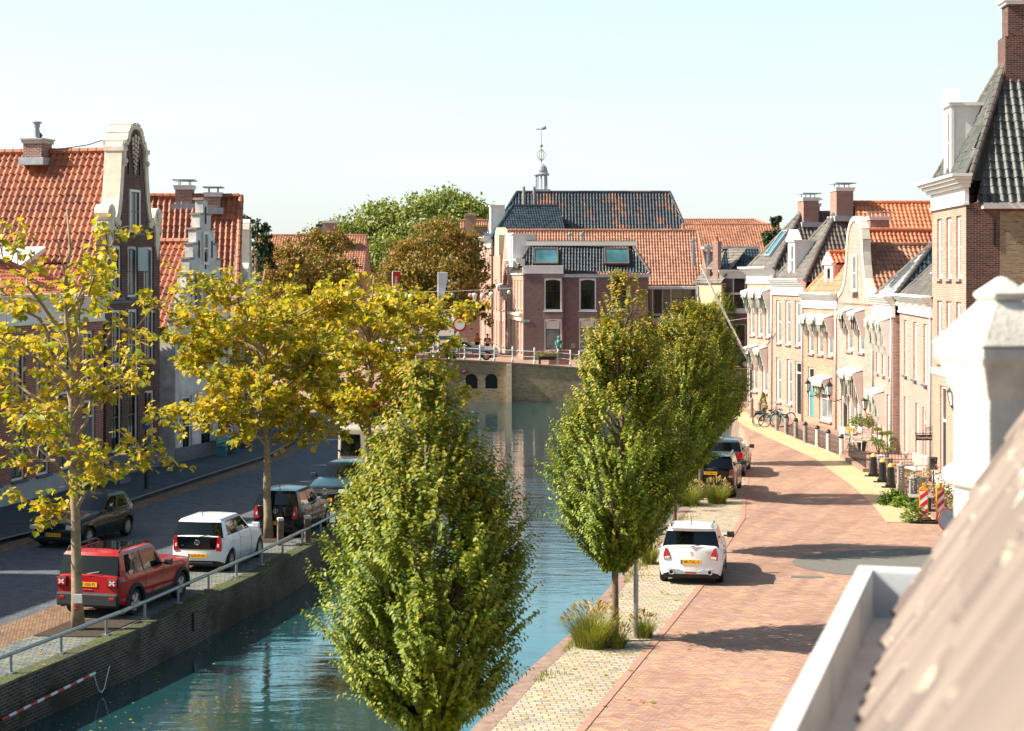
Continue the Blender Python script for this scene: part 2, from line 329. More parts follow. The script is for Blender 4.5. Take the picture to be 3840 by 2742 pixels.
# roof tiles
T = {}
T['red'] = tiles('orange red pantiles', [(0, '#85492f'), (.3, '#a15d3c'), (.7, '#b46c47'), (1, '#8f5439')], dirt='#553a30', dirt_amt=.5)
T['bright'] = tiles('bright orange pantiles', [(0, '#ad6340'), (.4, '#bf7048'), (.8, '#ca7f57'), (1, '#a05c40')], dirt='#7c4c36', dirt_amt=.4)
T['brown'] = tiles('brown red pantiles', [(0, '#90604a'), (.4, '#a56f52'), (.8, '#b48061'), (1, '#7f5644')], dirt='#5a4030', dirt_amt=.35)
T['slate'] = tiles('blue black glazed pantiles', [(0, '#2b3539'), (.5, '#3a464b'), (1, '#20292d')], rough=.22, dirt='#20282a', dirt_amt=.3, lichen='#5a5f58', spec=.7)
T['hall'] = tiles('mixed black and red pantiles', [(0, '#333d42'), (.5, '#434e54'), (1, '#283135')], rough=.2, dirt='#2b2f30', dirt_amt=.2, lichen='#5a5f58', spec=.7, patch=(.665, [(0, '#7a5440'), (.5, '#94694f'), (1, '#6a4a3a')]))
T['grey'] = tiles('grey brown pantiles', [(0, '#4a453f'), (.4, '#5a534b'), (.8, '#686056'), (1, '#3d3a36')], dirt='#35322e', dirt_amt=.4)
T['tower'] = tiles('weathered green grey pantiles', [(0, '#3f423d'), (.5, '#50524a'), (1, '#33362f')], rough=.5, dirt='#2a2f2b', dirt_amt=.5, lichen='#8f8c70')
T['glazed'] = tiles('silvery glazed flat tiles', [(0, '#8d8d8a'), (.5, '#a5a5a2'), (1, '#777774')], rough=.2, dirt='#6c6c68', dirt_amt=.2, spec=.9)
# ---------------------------------------------------------------- ground, streets, canal
def sheet(name, pts, z, mat, kind='structure', thick=0):
    mb = MB()
    P = [(p[0], p[1], z if len(p) < 3 else p[2]) for p in pts]
    if thick: mb.prism([(a, b, c-thick) for a, b, c in P], (0, 0, thick))
    else: mb.poly(P)
    o = mb.build(name, mat)
    if kind: o['kind'] = kind
    return o
WZ = -1.0
LQ = [(-19.6, -10), (-12.6, 24), (-9.9, 36.4), (-8.5, 41.5), (-6.7, 50), (-5.5, 57), (-4.5, 64), (-4.4, 75), (-5.2, 100), (-6.6, 113), (-7.0, 131.2)]
RQ = [(-8.5, -5), (-.74, 32.3), (.44, 37.7), (1.36, 41.2), (2.62, 47.6), (5.0, 59), (7.7, 72), (10.3, 86), (11.9, 98), (12.9, 110), (13.2, 117), (19, 117), (19, 131.2)]
def off(line, d):
    out = []
    for i, p in enumerate(line):
        a = Vector(line[max(i-1, 0)]); b = Vector(line[min(i+1, len(line)-1)]); t = (b-a).normalized()
        out.append((p[0]-t.y*d, p[1]+t.x*d))
    return out
def strip(name, line, d0, d1, z, mat, z1=None, kind='structure'):
    a, b = off(line, d0), off(line, d1); mb = MB()
    for i in range(len(a)-1): mb.poly([(*b[i], z1 if z1 is not None else z), (*a[i], z), (*a[i+1], z), (*b[i+1], z1 if z1 is not None else z)])
    o = mb.build(name, mat); o['kind'] = kind; return o
# water
wm, nt, b = newmat('canal water'); tc = nd(nt, 'ShaderNodeTexCoord').outputs['Object']
mp = nd(nt, 'ShaderNodeMapping', {'Vector': tc, 'Scale': (.55, 1.5, 1), 'Rotation': (0, 0, .1)}).outputs[0]
w1 = noise(nt, mp, 1.1, 2, .5); w2 = noise(nt, mp, 4.5, 3, .55)
amp = ramp(nt, noise(nt, tc, .12, 2), [(.38, (.12, .12, .12, 1)), (.62, (1, 1, 1, 1))])
h = mth(nt, 'ADD', mth(nt, 'MULTIPLY', w1, .6), mth(nt, 'MULTIPLY', w2, mth(nt, 'MULTIPLY', amp, .35)))
setp(nt, b, Base_Color=hx('#173a3d'), Roughness=.03, IOR=1.7, Specular_IOR_Level=.8)
bump(nt, b, h, .2, .12)
sheet('canal_water', [(-60, -20), (60, -20), (60, 131.25), (-60, 131.25)], WZ, wm)
# floating leaves
# left bank
def with_far(line, pts): return line+pts
lpoly = [(x, y) for x, y in LQ[:9]]+[(-6.6, 108)]
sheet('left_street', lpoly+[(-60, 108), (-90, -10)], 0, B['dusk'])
mb = MB()
mb.poly([(-6.6, 108, 0), (-7.0, 131.2, 2.0), (-70, 131.2, 2.0), (-70, 108, 0)]); mb.build('ramp_street', B['road'])['kind'] = 'structure'
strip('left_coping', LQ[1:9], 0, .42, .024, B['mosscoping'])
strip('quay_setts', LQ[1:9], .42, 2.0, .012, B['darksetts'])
strip('ochre_gutter', LQ[1:9], 2.0, 3.3, .004, B['ochre'])
LK = [G(-450, 2180), G(0, 2037), G(202, 1988), G(531, 1872), G(788, 1787), G(1000, 1718), G(1090, 1668), G(1130, 1610), G(1125, 1560), G(1080, 1500)]
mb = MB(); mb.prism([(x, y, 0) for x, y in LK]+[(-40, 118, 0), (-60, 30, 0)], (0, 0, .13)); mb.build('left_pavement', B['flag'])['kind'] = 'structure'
strip('left_kerb', LK, -.14, 0.0, .134, B['kerb'])
strip('left_gutter_strip', LK, -.95, -.14, .008, B['ochre'])
# right bank
rp = RQ[:]
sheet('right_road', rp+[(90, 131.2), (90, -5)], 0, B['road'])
strip('right_coping', RQ[:11], 0, -.36, .012, B['coping'])
KL = [(-7.0, -5), (1.23, 32.3), (3.13, 40), (4.98, 47.6), (6.3, 54), (7.7, 60.5), (8.4, 65.6), (9.6, 74), (11.3, 86), (12.2, 95)]
a = off(RQ[:9], -.36); mb = MB(); mb.poly([(x, y, .008) for x, y in a[::-1]]+[(x, y, .008) for x, y in KL]); mb.build('sett_parking_strip', B['setts'])['kind'] = 'structure'
M['kerbrow'] = plain('pale red kerb row', '#a47c68', .9, .2, 5)
strip('red_kerb_line', KL, -.08, .08, .014, M['kerbrow'])
YL = [(12.3, 59.6), (12.7, 63.5), (13.1, 69.6), (13.4, 80.3), (12.8, 91.2), (12.5, 97.9), (12.7, 108)]
YR = [(14.0, 59.6), (14.4, 65), (14.6, 72), (14.9, 81.4), (14.5, 86), (14.1, 90.5), (13.9, 96), (13.9, 108)]
mb = MB(); mb.poly([(x, y, .01) for x, y in YL[::-1]]+[(x, y, .01) for x, y in YR]); mb.build('yellow_pavement', B['yellowpave'])['kind'] = 'structure'
mb = MB(); mb.poly([(x, y, .006) for x, y in YR]+[(24, 108, .006), (24, 59.6, .006)]); mb.build('stoop_paving', B['redkerb'])['kind'] = 'structure'
mb = MB(); mb.poly([(12.6+4.7*math.cos(t*math.pi/24), 51.0+2.9*math.sin(t*math.pi/24), .009) for t in range(48)]); mb.build('asphalt_patch', B['asphalt'])['kind'] = 'structure'
# far plateau
sheet('far_square', [(-7.0, 131.3, 2.0), (-1, 131.3, 1.78), (4, 131.3, 1.5), (7, 131.3, 1.32), (60, 131.3, 1.25), (60, 150, 1.4), (-7, 150, 1.7), (-70, 150, 1.7), (-70, 131.3, 2.0)], 1.5, B['road'])
sheet('far_ground', [(-900, 150), (900, 150), (900, 2500), (-900, 2500)], 1.3, B['earth'])
sheet('outer_ground', [(-900, -300), (900, -300), (900, 150), (-900, 150)], -1.6, B['earth'])
# quay walls
def wall_along(name, line, ztop, zbot, mat, label, out=.0):
    mb = MB()
    for i in range(len(line)-1):
        p, q = line[i], line[i+1]
        mb.poly([(p[0], p[1], zbot), (q[0], q[1], zbot), (q[0], q[1], ztop-.002), (p[0], p[1], ztop-.002)])
    b2 = off(line, .5)
    for i in range(len(line)-1):
        p, q = b2[i], b2[i+1]; mb.poly([(*q, zbot), (*p, zbot), (*p, ztop-.06), (*q, ztop-.06)])
    o = mb.build(name, mat); return tag(o, label, 'wall')
wall_along('quay_wall', LQ[1:], .024, -1.6, B['quay'], 'dark mossy brick quay wall under the parked cars on the left')
wall_along('quay_wall', [RQ[k] for k in range(len(RQ)-1, -1, -1)], .012, -1.6, B['quay'], 'low quay wall edging the sunny brick street on the right')
# ---------------------------------------------------------------- building kit (local frame: x along the facade, y into the house, z up)
def house(name, A, Bp, label, z=0, group=None):
    rz = math.atan2(Bp[1]-A[1], Bp[0]-A[0]); o = empty(name, (A[0], A[1], z), rz, label, 'house', group)
    return o, math.hypot(Bp[0]-A[0], Bp[1]-A[1])
def wall(root, Wd, H, openings, mat, depth=8, name='wall', z0=0, side=None, rev=.13, back=True):
    mb = MB(); us = sorted({0, Wd}|{o[0] for o in openings}|{o[0]+o[2] for o in openings}); zs = sorted({z0, H}|{o[1] for o in openings}|{o[1]+o[3] for o in openings})
    for i in range(len(us)-1):
        for j in range(len(zs)-1):
            uc, zc = (us[i]+us[i+1])/2, (zs[j]+zs[j+1])/2
            if any(o[0] < uc < o[0]+o[2] and o[1] < zc < o[1]+o[3] for o in openings): continue
            mb.poly([(us[i], 0, zs[j]), (us[i+1], 0, zs[j]), (us[i+1], 0, zs[j+1]), (us[i], 0, zs[j+1])])
    for u, zz, w, h in [o[:4] for o in openings]:
        mb.poly([(u, 0, zz), (u, 0, zz+h), (u, rev, zz+h), (u, rev, zz)]); mb.poly([(u+w, 0, zz+h), (u+w, 0, zz), (u+w, rev, zz), (u+w, rev, zz+h)])
        mb.poly([(u, 0, zz+h), (u+w, 0, zz+h), (u+w, rev, zz+h), (u, rev, zz+h)]); mb.poly([(u, rev, zz), (u+w, rev, zz), (u+w, 0, zz), (u, 0, zz)])
    mb.k = 1 if side else 0
    mb.poly([(0, depth, z0), (0, 0, z0), (0, 0, H), (0, depth, H)]); mb.poly([(Wd, 0, z0), (Wd, depth, z0), (Wd, depth, H), (Wd, 0, H)])
    if back: mb.poly([(Wd, depth, z0), (0, depth, z0), (0, depth, H), (Wd, depth, H)])
    return mb.build(name, [mat, side] if side else mat, root)
WC = {}
def window(root, u, z, w, h, y=.13, style='sash', sash='white', pane='glass', frame='white', cols=1, sill=True, arch=False, split=.5, blind=0, name='window', silly='stone', fw=.09, drop=0):
    key = (round(w, 2), round(h, 2), style, sash, pane, frame, cols, sill, arch, split, blind, silly, fw)
    if key not in WC:
        mb = MB(); d0, d1 = -.05, .03
        mb.box(0, fw, d0, d1, 0, h); mb.box(w-fw, w, d0, d1, 0, h); mb.box(fw, w-fw, d0, d1, h-fw, h); mb.box(fw, w-fw, d0, d1, 0, fw*.9)
        if arch:
            n = 8; pts = [(fw, d0+.004, h-fw)]+[(fw+(w-2*fw)*k/n, d0+.004, h-fw-(.07*w)*(1-math.sin(math.pi*k/n))) for k in range(n+1)][::1]+[(w-fw, d0+.004, h-fw)]
            mb.prism(pts[::-1], (0, d1-d0-.01, 0))
        if sill: mb.k = 1; mb.box(-.06, w+.06, -.24, d1, -.10, -.002)
        fm = mb.mesh(name, [M[frame], M[silly]])
        mb = MB(); s = .055; x0, x1, z0, z1 = fw, w-fw, fw*.9, h-fw; zm = z0+(z1-z0)*split
        for a, bb, c, d in ((x0, x0+s, z0, z1), (x1-s, x1, z0, z1), (x0+s, x1-s, z0, z0+s*1.3), (x0+s, x1-s, z1-s, z1), (x0+s, x1-s, zm-s*.5, zm+s*.5)): mb.box(a, bb, -.02, .02, c, d)
        for k in range(1, cols): xx = x0+(x1-x0)*k/cols; mb.box(xx-.02, xx+.02, -.013, .013, z0+s*1.3, zm-s*.5); mb.box(xx-.02, xx+.02, -.013, .013, zm+s*.5, z1-s)
        sm = mb.mesh('sash', M[sash])
        mb = MB(); mb.box(x0, x1, .004, .012, z0, z1-(z1-z0)*blind); pm = mb.mesh('pane', M[pane]); bm = None
        if blind: mb = MB(); mb.box(x0+s, x1-s, -.002, .002, z1-(z1-z0)*blind, z1-s); bm = mb.mesh('blind', M['blind'])
        WC[key] = (fm, sm, pm, bm)
    fm, sm, pm, bm = WC[key]
    o = put(name, fm, root, (u, y, z)); put('sash', sm, o); put('pane', pm, o)
    if bm: put('blind', bm, o)
    return o
def door(root, u, z, w, h, col='dark', y=.13, light=.5, frame='white'):
    mb = MB(); f = .1; mb.box(0, f, -.06, .03, 0, h); mb.box(w-f, w, -.06, .03, 0, h); mb.box(f, w-f, -.06, .03, h-f, h); mb.box(f, w-f, -.05, .03, h-f-light-.08, h-f-light)
    o = mb.build('door', M[frame], root); o.location = (u, y, z)
    mb = MB(); mb.box(f, w-f, -.01, .02, .02, h-f-light-.08)
    for zz in (.2, 1.1): mb.box(f+.12, w-f-.12, -.022, -.01, zz, zz+.75)
    mb.build('leaf', M[col], o); mb = MB(); mb.box(f, w-f, 0, .01, h-f-light, h-f); mb.build('fanlight', M['glass'], o)
    mb = MB(); mb.ball((w-f-.1, -.05, 1.05), .035, 8); mb.build('handle', M['chrome'], o); return o
def cornice(root, Wd, z0, z1, mat=None, d=.45, u0=0, ends=.12, brackets=0):
    mb = MB(); h = z1-z0
    mb.box(u0-.02, u0+Wd+.02, -.06, .1, z0, z0+h*.55); mb.box(u0-.05, u0+Wd+.05, -.10, .1, z0-.05, z0+.03)
    for k, (a, dd) in enumerate(((.55, .35), (.68, .6), (.8, .82), (.9, 1.0))):
        b2 = (.68, .8, .9, 1.0)[k]; e = ends*dd; mb.box(u0-e, u0+Wd+e, -d*dd, .12, z0+h*a+.001*k, z0+h*b2)
    for k in range(brackets):
        uu = u0+Wd*(k+.5)/brackets; mb.box(uu-.07, uu+.07, -d*.62, -.06, z0+h*.36, z0+h*.56); mb.ball((uu, -d*.5, z0+h*.42), .09, 8)
    return mb.build('cornice', mat or M['white'], root)
JR = np.random.default_rng(99)
def tile_data(planes, pw=.24, ph=.32, a=.032, lift=.035, K=6, flat=False):
    VV, FF, UU = [], [], []; base = 0
    for A, Bq, C, D in planes:
        A, Bq, C, D = (np.array(p, float) for p in (A, Bq, C, D)); U = Bq-A; wl = np.linalg.norm(U); U /= wl
        up = ((D+C)/2-(A+Bq)/2); V = up-U*up.dot(U); V /= np.linalg.norm(V); N = np.cross(U, V); L = (D-A).dot(V)
        l1, r1 = (D-A).dot(U), wl+(C-Bq).dot(U); umin, umax = min(0, l1), max(wl, r1)
        n = max(1, int(math.ceil((umax-umin)/pw))); k = np.arange(n*K+1); us = umin+k*pw/K; t = (k % K)/K*2*np.pi
        prof = np.zeros(len(us)) if flat else a*(np.sin(t)+.35*np.sin(2*t))
        m = int(math.ceil(L/ph))
        for r in range(m):
            v0, v1 = r*ph, min(L, (r+1)*ph+.03); rows = []; jt = np.repeat(JR.normal(0, .006, n+1), K)[:len(us)]
            for v, lf, vb in ((v0, -.03, v0), (v0, lift, v0), (v0, lift, v0), (v1, 0, v1)):
                uc = np.clip(us, l1*v/L, wl+(r1-wl)*v/L); rows.append(A+uc[:, None]*U+(vb+(jt*1.5 if lf else 0*jt))[:, None]*V+(prof+lf+jt)[:, None]*N)
            uc0 = np.clip(us, l1*v0/L, wl+(r1-wl)*v0/L); uc1 = np.clip(us, l1*v1/L, wl+(r1-wl)*v1/L)
            ok = (np.diff(uc0) > 1e-5) | (np.diff(uc1) > 1e-5); ii = np.where(ok)[0]; q = len(us)
            VV.append(np.concatenate(rows))
            for s0, s1, va, vb in ((0, 1, .02, .05), (2, 3, .05, .97)):
                b0 = base+s0*q; b1 = base+s1*q
                if s0 == 1: pass
                FF.append(np.stack([b0+ii, b0+ii+1, b1+ii+1, b1+ii], 1))
                ul = ii//K+(ii % K)/K+.01; ur = ii//K+(ii % K+1)/K-.01; o1 = np.ones(len(ii))
                UU.append(np.stack([ul, (r+va)*o1, ur, (r+va)*o1, ur, (r+vb)*o1, ul, (r+vb)*o1], 1).reshape(-1, 4, 2))
            base += 4*q
    return np.concatenate(VV), np.concatenate(FF), np.concatenate(UU)
def roof(root, planes, mat, name='roof', hips=(), hipmat=None, **kw):
    V, Fq, UV = tile_data(planes, **kw); o = put(name, np_mesh(name, V, Fq, mat, UV.reshape(-1, 2), smooth=True), root)
    if hips: ridge(o, hips, hipmat or mat)
    return o
def ridge(o, hips, mat, r=.13, step=.36):
    for p, q in hips:
        mb = MB(); p, q = Vector(p), Vector(q); L = (q-p).length; n = max(1, int(L/step)); d = (q-p)/n
        for k in range(n): mb.tube([p+d*k, p+d*(k+1.08)], [r*1.1, r*.92], 10)
        mb.build('ridge_tiles', mat, o, smooth=False)
def hip_planes(Wd, dp, ze, zr, f, y0=0, backhip=False, ov=.1):
    a, b, c, d = (-ov, y0, ze), (Wd+ov, y0, ze), (Wd+ov, dp, ze), (-ov, dp, ze); m = Wd/2; p, q = (m, y0+f, zr), (m, dp-(f if backhip else 0), zr)
    pl = [(d, a, p, q), (b, c, q, p)]; hp = [(p, q)]
    if f > .05: pl.append((a, b, p, p)); hp += [(a, p), (b, p)]
    if backhip: pl.append((c, d, q, q)); hp += [(c, q), (d, q)]
    return pl, hp
def chimney(root, u, y, z0, z1, w=.7, d=.6, mat=None, cap='white', cowl=None, pots=0):
    mb = MB(); mb.box(u-w/2, u+w/2, y-d/2, y+d/2, z0, z1); o = mb.build('chimney', mat or B['chimney'], root)
    mb = MB(); mb.box(u-w/2-.06, u+w/2+.06, y-d/2-.06, y+d/2+.06, z1, z1+.14); mb.box(u-w/2-.1, u+w/2+.1, y-d/2-.1, y+d/2+.1, z1+.14, z1+.2); mb.build('cap', M[cap], o)
    if cowl == 'plate':
        mb = MB()
        for a in (-.35, .35):
            for c in (-.3, .3): mb.box(u+a*w-.02, u+a*w+.02, y+c*d-.02, y+c*d+.02, z1+.2, z1+.42)
        mb.box(u-w/2-.2, u+w/2+.2, y-d/2-.12, y+d/2+.12, z1+.42, z1+.47); mb.build('cowl', M['zinc'], o)
    if cowl == 'flue':
        mb = MB(); mb.lathe([(.16, 0), (.1, .06), (.1, .5), (.13, .5), (.13, .62), (.2, .66), (.2, .7)], (u-.05, y, z1+.2), 12); mb.build('flue', M['steel'], o)
        mb = MB(); mb.lathe([(.13, 0), (.13, .12), (.16, .14), (.16, .2), (.06, .3), (.03, .4)], (u+.3, y+.1, z1+.2), 12); mb.build('pot', plain('dark red glazed pot', '#4a1620', .25), o)
    mb = MB(); mb.box(u-w/2-.14, u+w/2+.14, y-d/2-.14, y+d/2+.14, z0+.02, z0+.32); mb.build('flashing', M['lead'], o)
    return o
def skylight(root, c, U, V, N, w, h, pane='glassteal', frame='zinc'):
    c, U, V, N = (Vector(t).normalized() if i else Vector(t) for i, t in enumerate((c, U, V, N)))
    def bx(mb, a0, a1, b0, b1, n0, n1):
        pts = [c+U*a+V*b2 for a, b2 in ((a0, b0), (a1, b0), (a1, b1), (a0, b1))]; mb.prism([p+N*n0 for p in pts], N*(n1-n0))
    mb = MB(); f = .09
    bx(mb, -w/2, -w/2+f, -h/2, h/2, -.05, .16); bx(mb, w/2-f, w/2, -h/2, h/2, -.05, .16); bx(mb, -w/2+f, w/2-f, -h/2, -h/2+f, -.05, .15); bx(mb, -w/2+f, w/2-f, h/2-f, h/2, -.05, .17)
    o = mb.build('skylight', M[frame], root); mb = MB(); bx(mb, -w/2+f, w/2-f, -h/2+f, h/2-f, .08, .11); mb.build('pane', M[pane], o); return o
def dormer(root, u, y, z, w, h, dep, pediment=.35, cheek='white', roofm=None, sash='white'):
    """upright dormer whose front stands at y, running back into the slope"""
    mb = MB(); mb.box(u-w/2, u-w/2+.05, y+.06, y+dep, z, z+h); mb.box(u+w/2-.05, u+w/2, y+.06, y+dep, z, z+h); o = mb.build('dormer', M[cheek], root)
    mb = MB(); e = .09; ww = w*.24
    mb.box(u-w/2-.05, u-w/2+ww, y-.02, y+.1, z, z+h); mb.box(u+w/2-ww, u+w/2+.05, y-.02, y+.1, z, z+h); mb.box(u-w/2+ww, u+w/2-ww, y-.02, y+.1, z, z+.18); mb.box(u-w/2+ww, u+w/2-ww, y-.02, y+.1, z+h-.15, z+h)
    mb.box(u-w/2-.14, u+w/2+.14, y-.12, y+(dep if not roofm else .16), z+h, z+h+.12)
    if pediment: mb.prism([(u-w/2-.16, y-.13, z+h+.12), (u+w/2+.16, y-.13, z+h+.12), (u, y-.13, z+h+.12+pediment)], (0, .5 if not roofm else .16, 0))
    mb.build('dormer_front', M['white'], o)
    window(o, u-w/2+ww, z+.18, w-2*ww, h-.33, y+.06, sash=sash, sill=False, fw=.04)
    if roofm:
        zr = z+h+.12+pediment
        roof(o, [((u-w/2-.14, y+dep, z+h+.1), (u-w/2-.14, y, z+h+.1), (u, y, zr), (u, y+dep, zr)), ((u+w/2+.14, y, z+h+.1), (u+w/2+.14, y+dep, z+h+.1), (u, y+dep, zr), (u, y, zr))], roofm, 'dormer_roof', hips=[((u, y, zr+.02), (u, y+dep, zr+.02))])
    return o
def awning(root, u, z, w, h, canvas='canvas', d=.55, drop=.95):
    """boxed sun blind: white hood and scalloped cheeks with striped cloth gathered inside"""
    mb = MB(); mb.prism([(u-.08, -d, z-.12), (u+w+.08, -d, z-.12), (u+w+.08, -.001, z+.06), (u-.08, -.001, z+.06)], (0, 0, .05))
    for x in (u-.08, u+w+.03):
        n = 5; pts = [(x, -.002, z), (x, -d, z-.12)]
        for k in range(1, n+1): zz = z-.12-drop*k/n*1.25; dd = -d*(1-.72*k/n); pts += [(x, dd-.05, zz+drop*.08), (x, dd, zz)]
        pts.append((x, -.002, z-drop*1.5)); mb.prism(pts, (.05, 0, 0))
    mb.box(u-.08, u+w+.08, -d-.02, -d+.02, z-.22, z-.1)
    o = mb.build('awning', M['white'], root)
    n = 14
    for s0 in (0, 1):
        mb = MB(); x0 = u+.0 if s0 == 0 else u+w*.62; ww = w*.36; P = []
        for k in range(n+1): P.append((x0+ww*k/n, -d*.55+.07*math.sin(k*2.3)))
        for k in range(n): mb.poly([(P[k][0], P[k][1], z-drop*(1+.06*math.sin(k))), (P[k+1][0], P[k+1][1], z-drop*(1+.06*math.sin(k+1))), (P[k+1][0], P[k+1][1]*1.1, z-.1), (P[k][0], P[k][1]*1.1, z-.1)])
        mb.build('curtain', M[canvas], o)
    mb = MB(); n = 20
    for k in range(n):
        x0, x1 = u+w*k/n, u+w*(k+1)/n; mb.poly([(x0, -d-.024-.02*math.sin(k*1.7), z-.42-.05*math.sin(k*1.57)), (x1, -d-.024-.02*math.sin((k+1)*1.7), z-.42-.05*math.sin((k+1)*1.57)), (x1, -d-.024, z-.2), (x0, -d-.024, z-.2)])
    mb.build('valance', M[canvas], o); return o
def gable_outline(w, pts):  # mirrored outline from (half-width, z) list bottom to top
    return [(w/2-a, z) for a, z in pts]+[(w/2+a, z) for a, z in pts[::-1]]
def slab(root, outline, mat, name, y0=0, t=.35):
    mb = MB(); mb.prism([(u, y0, z) for u, z in outline], (0, t, 0)); return mb.build(name, mat, root)
def band(outline_pts, w, root, mat, name, y0=-.1, t=.6, th=.14):
    """coping that follows the gable edge, standing proud of the brick"""
    for s in (-1, 1):
        mb = MB(); P = [(w/2+s*a, z) for a, z in outline_pts]
        for k in range(len(P)-1):
            p, q = Vector((P[k][0], 0, P[k][1])), Vector((P[k+1][0], 0, P[k+1][1])); d = (q-p)
            if d.length < 1e-4: continue
            n = Vector((-d.z, 0, d.x)).normalized()*(-s)*-1
            n = n if n.x*s > 0 or (abs(n.x) < .05 and n.z > 0) else -n
            a = p-n*.10; b2 = q-n*.10; c = q+n*th; e = p+n*th
            mb.prism([(v.x, y0, v.z) for v in (a, b2, c, e)], (0, t, 0))
        mb.build(name, mat, root)
# ---------------------------------------------------------------- right-hand row (far corner first, running towards the camera)
RR = [(14.4, 111.0), (15.3, 106.3), (16.2, 100.7), (17.1, 95.3), (17.8, 89.1), (17.35, 82.6), (16.55, 71.4), (16.25, 64.9)]
def win3(root, Wd, n, z, w, h, pad, **kw):
    ops = []; st = (Wd-2*pad-w)/(n-1) if n > 1 else 0
    return [(pad+k*st, z, w, h) for k in range(n)]
# house 1 at the corner, striped awnings, steep grey hip roof
def row_house(A, Bp, label, H, mat, rows, cz, roofpl, tmat, depth=9, doors=(), brackets=0, hipmat=None, name='brick_house', cd=.45):
    r, Wd = house(name, A, Bp, label, group='houses along the sunny right bank'); mb = MB(); mb.tube([(Wd-.09, -.07, .02), (Wd-.09, -.07, H-.1)], .045, 8); mb.build('downpipe', M['zinc'], r, smooth=True)
    ops = []; wins = []
    for n, z, w, h, kw in rows:
        for k in range(n):
            pad = kw.get('pad', .45); u1 = kw.get('u1', Wd-pad); st = (u1-pad-w)/(n-1) if n > 1 else 0; wins.append((pad+k*st, z, w, h, kw))
    for d in doors: ops.append(d[:4])
    wall(r, Wd, H, [x[:4] for x in wins]+ops, mat, depth, side=None)
    for u, z, w, h, kw in wins: window(r, u, z, w, h, **{k: v for k, v in kw.items() if k not in ('pad', 'aw', 'u1')})
    for u, z, w, h, c in doors: door(r, u, z, w, h, c)
    if cz: cornice(r, Wd, cz[0], cz[1], brackets=brackets, d=cd)
    if roofpl: pl, hp = roofpl(Wd); roof(r, pl, T[tmat], hips=hp, hipmat=hipmat or T[tmat])
    for n, z, w, h, kw in rows:
        if 'aw' in kw:
            for k in range(n):
                pad = kw.get('pad', .45); u1 = kw.get('u1', Wd-pad); st = (u1-pad-w)/(n-1) if n > 1 else 0; awning(r, pad+k*st, z+h, w, h, kw['aw'], drop=kw.get('drop', 1.0))
    return r, Wd
WH = dict(pane='curtain', sash='white')
h1, w1_ = row_house(RR[0], RR[1], 'corner brick house with green striped awnings at the far end of the right row', 7.75, B['salmon'],
    [(3, 4.5, .95, 2.75, dict(aw='canvas', **WH)), (2, 1.15, .95, 2.7, dict(aw='canvas', pad=1.0, **WH))], (7.7, 8.65), lambda w: hip_planes(w, 9, 8.5, 11.9, 2.6), 'grey', doors=[(.12, .1, .8, 3.2, 'dark')], cd=.6)
skylight(h1, (w1_/2, 1.1, 10.0), (1, 0, 0), (0, 2.6, 3.4), (0, -3.4, 2.6), 1.0, 1.9)
chimney(h1, w1_/2+.1, 3.0, 11.0, 12.6, 1.05, .95, cowl='plate'); chimney(h1, w1_/2-1.0, 3.6, 10.8, 12.3, .8, .8, cowl='plate')
h2, w2_ = row_house(RR[1], RR[2], 'narrow brick house with plain sash windows and white pedimented dormer next to the corner house', 7.1, B['salmon'],
    [(3, 4.2, .98, 2.5, dict(arch=True, pad=.6, **WH)), (2, .8, .98, 2.55, dict(pad=.6, u1=3.6, **WH))], (7.05, 7.95), lambda w: hip_planes(w, 9, 7.8, 11.8, 2.9), 'grey', doors=[(4.15, .35, 1.05, 2.95, 'dark')])
dormer(h2, w2_/2-.4, .35, 7.95, 1.15, 2.1, 1.7, .6)
chimney(h2, w2_/2, 3.2, 11.2, 12.95, 1.1, 1.0, cowl='plate')
h3, w3_ = row_house(RR[2], RR[3], 'orange brick house with red tiled dormer and one wide striped awning downstairs', 6.5, B['orange'],
    [(3, 3.85, 1.0, 2.1, dict(aw='canvas', pad=.7, drop=.8, **WH)), (1, .35, 2.0, 2.3, dict(aw='canvas', pad=2.6, drop=.8, pane='curtain', cols=2))], (6.4, 7.2), lambda w: hip_planes(w, 9, 7.05, 10.6, 2.6), 'bright', doors=[(.7, .35, 1.0, 2.75, 'teal')])
dormer(h3, w3_/2-.2, .55, 7.25, 1.2, 1.45, 1.9, .55, cheek='pink', roofm=T['bright'], sash='dark')
h4, w4_ = row_house(RR[3], RR[4], 'brick house with curved bell gable and black striped awnings', 6.7, B['rose'],
    [(2, 4.25, 1.05, 2.1, dict(aw='canvasblack', pad=1.6, drop=.9, **WH)), (2, .3, 1.05, 3.0, dict(aw='canvasblack', pad=1.9, drop=1.3, **WH))], None, None, None, doors=[(.7, .25, 1.05, 3.0, 'dark')])
gp = [(3.0, 6.6), (2.9, 7.05), (2.2, 7.35), (1.7, 7.9), (1.45, 8.6), (1.3, 9.3), (1.25, 9.9), (1.05, 10.4), (.75, 10.75), (.35, 10.95), (0, 11.0)]
slab(h4, gable_outline(w4_, gp), B['rose'], 'gable', 0, .3); band(gp[1:], w4_, h4, M['cream'], 'gable_coping', -.06, .42)
window(h4, w4_/2-.45, 7.3, .9, 1.9, -.03, pane='curtain', fw=.08)
pl, hp = hip_planes(w4_, 9, 6.7, 9.7, 0, y0=.3); roof(h4, pl, T['brown'], hips=hp)
h5, w5_ = row_house(RR[4], (17.35, 82.6), 'brick house with deep green striped awnings and silvery glazed roof', 6.3, B['rose'],
    [(3, 3.4, 1.05, 2.7, dict(aw='canvasgreen', pad=.6, drop=1.2, **WH)), (2, .2, 1.1, 2.4, dict(aw='canvasgreen', pad=.8, u1=3.6, drop=1.1, **WH)), (1, .2, 1.1, 2.4, dict(pad=4.4, **WH))], (6.25, 7.2), None, None)
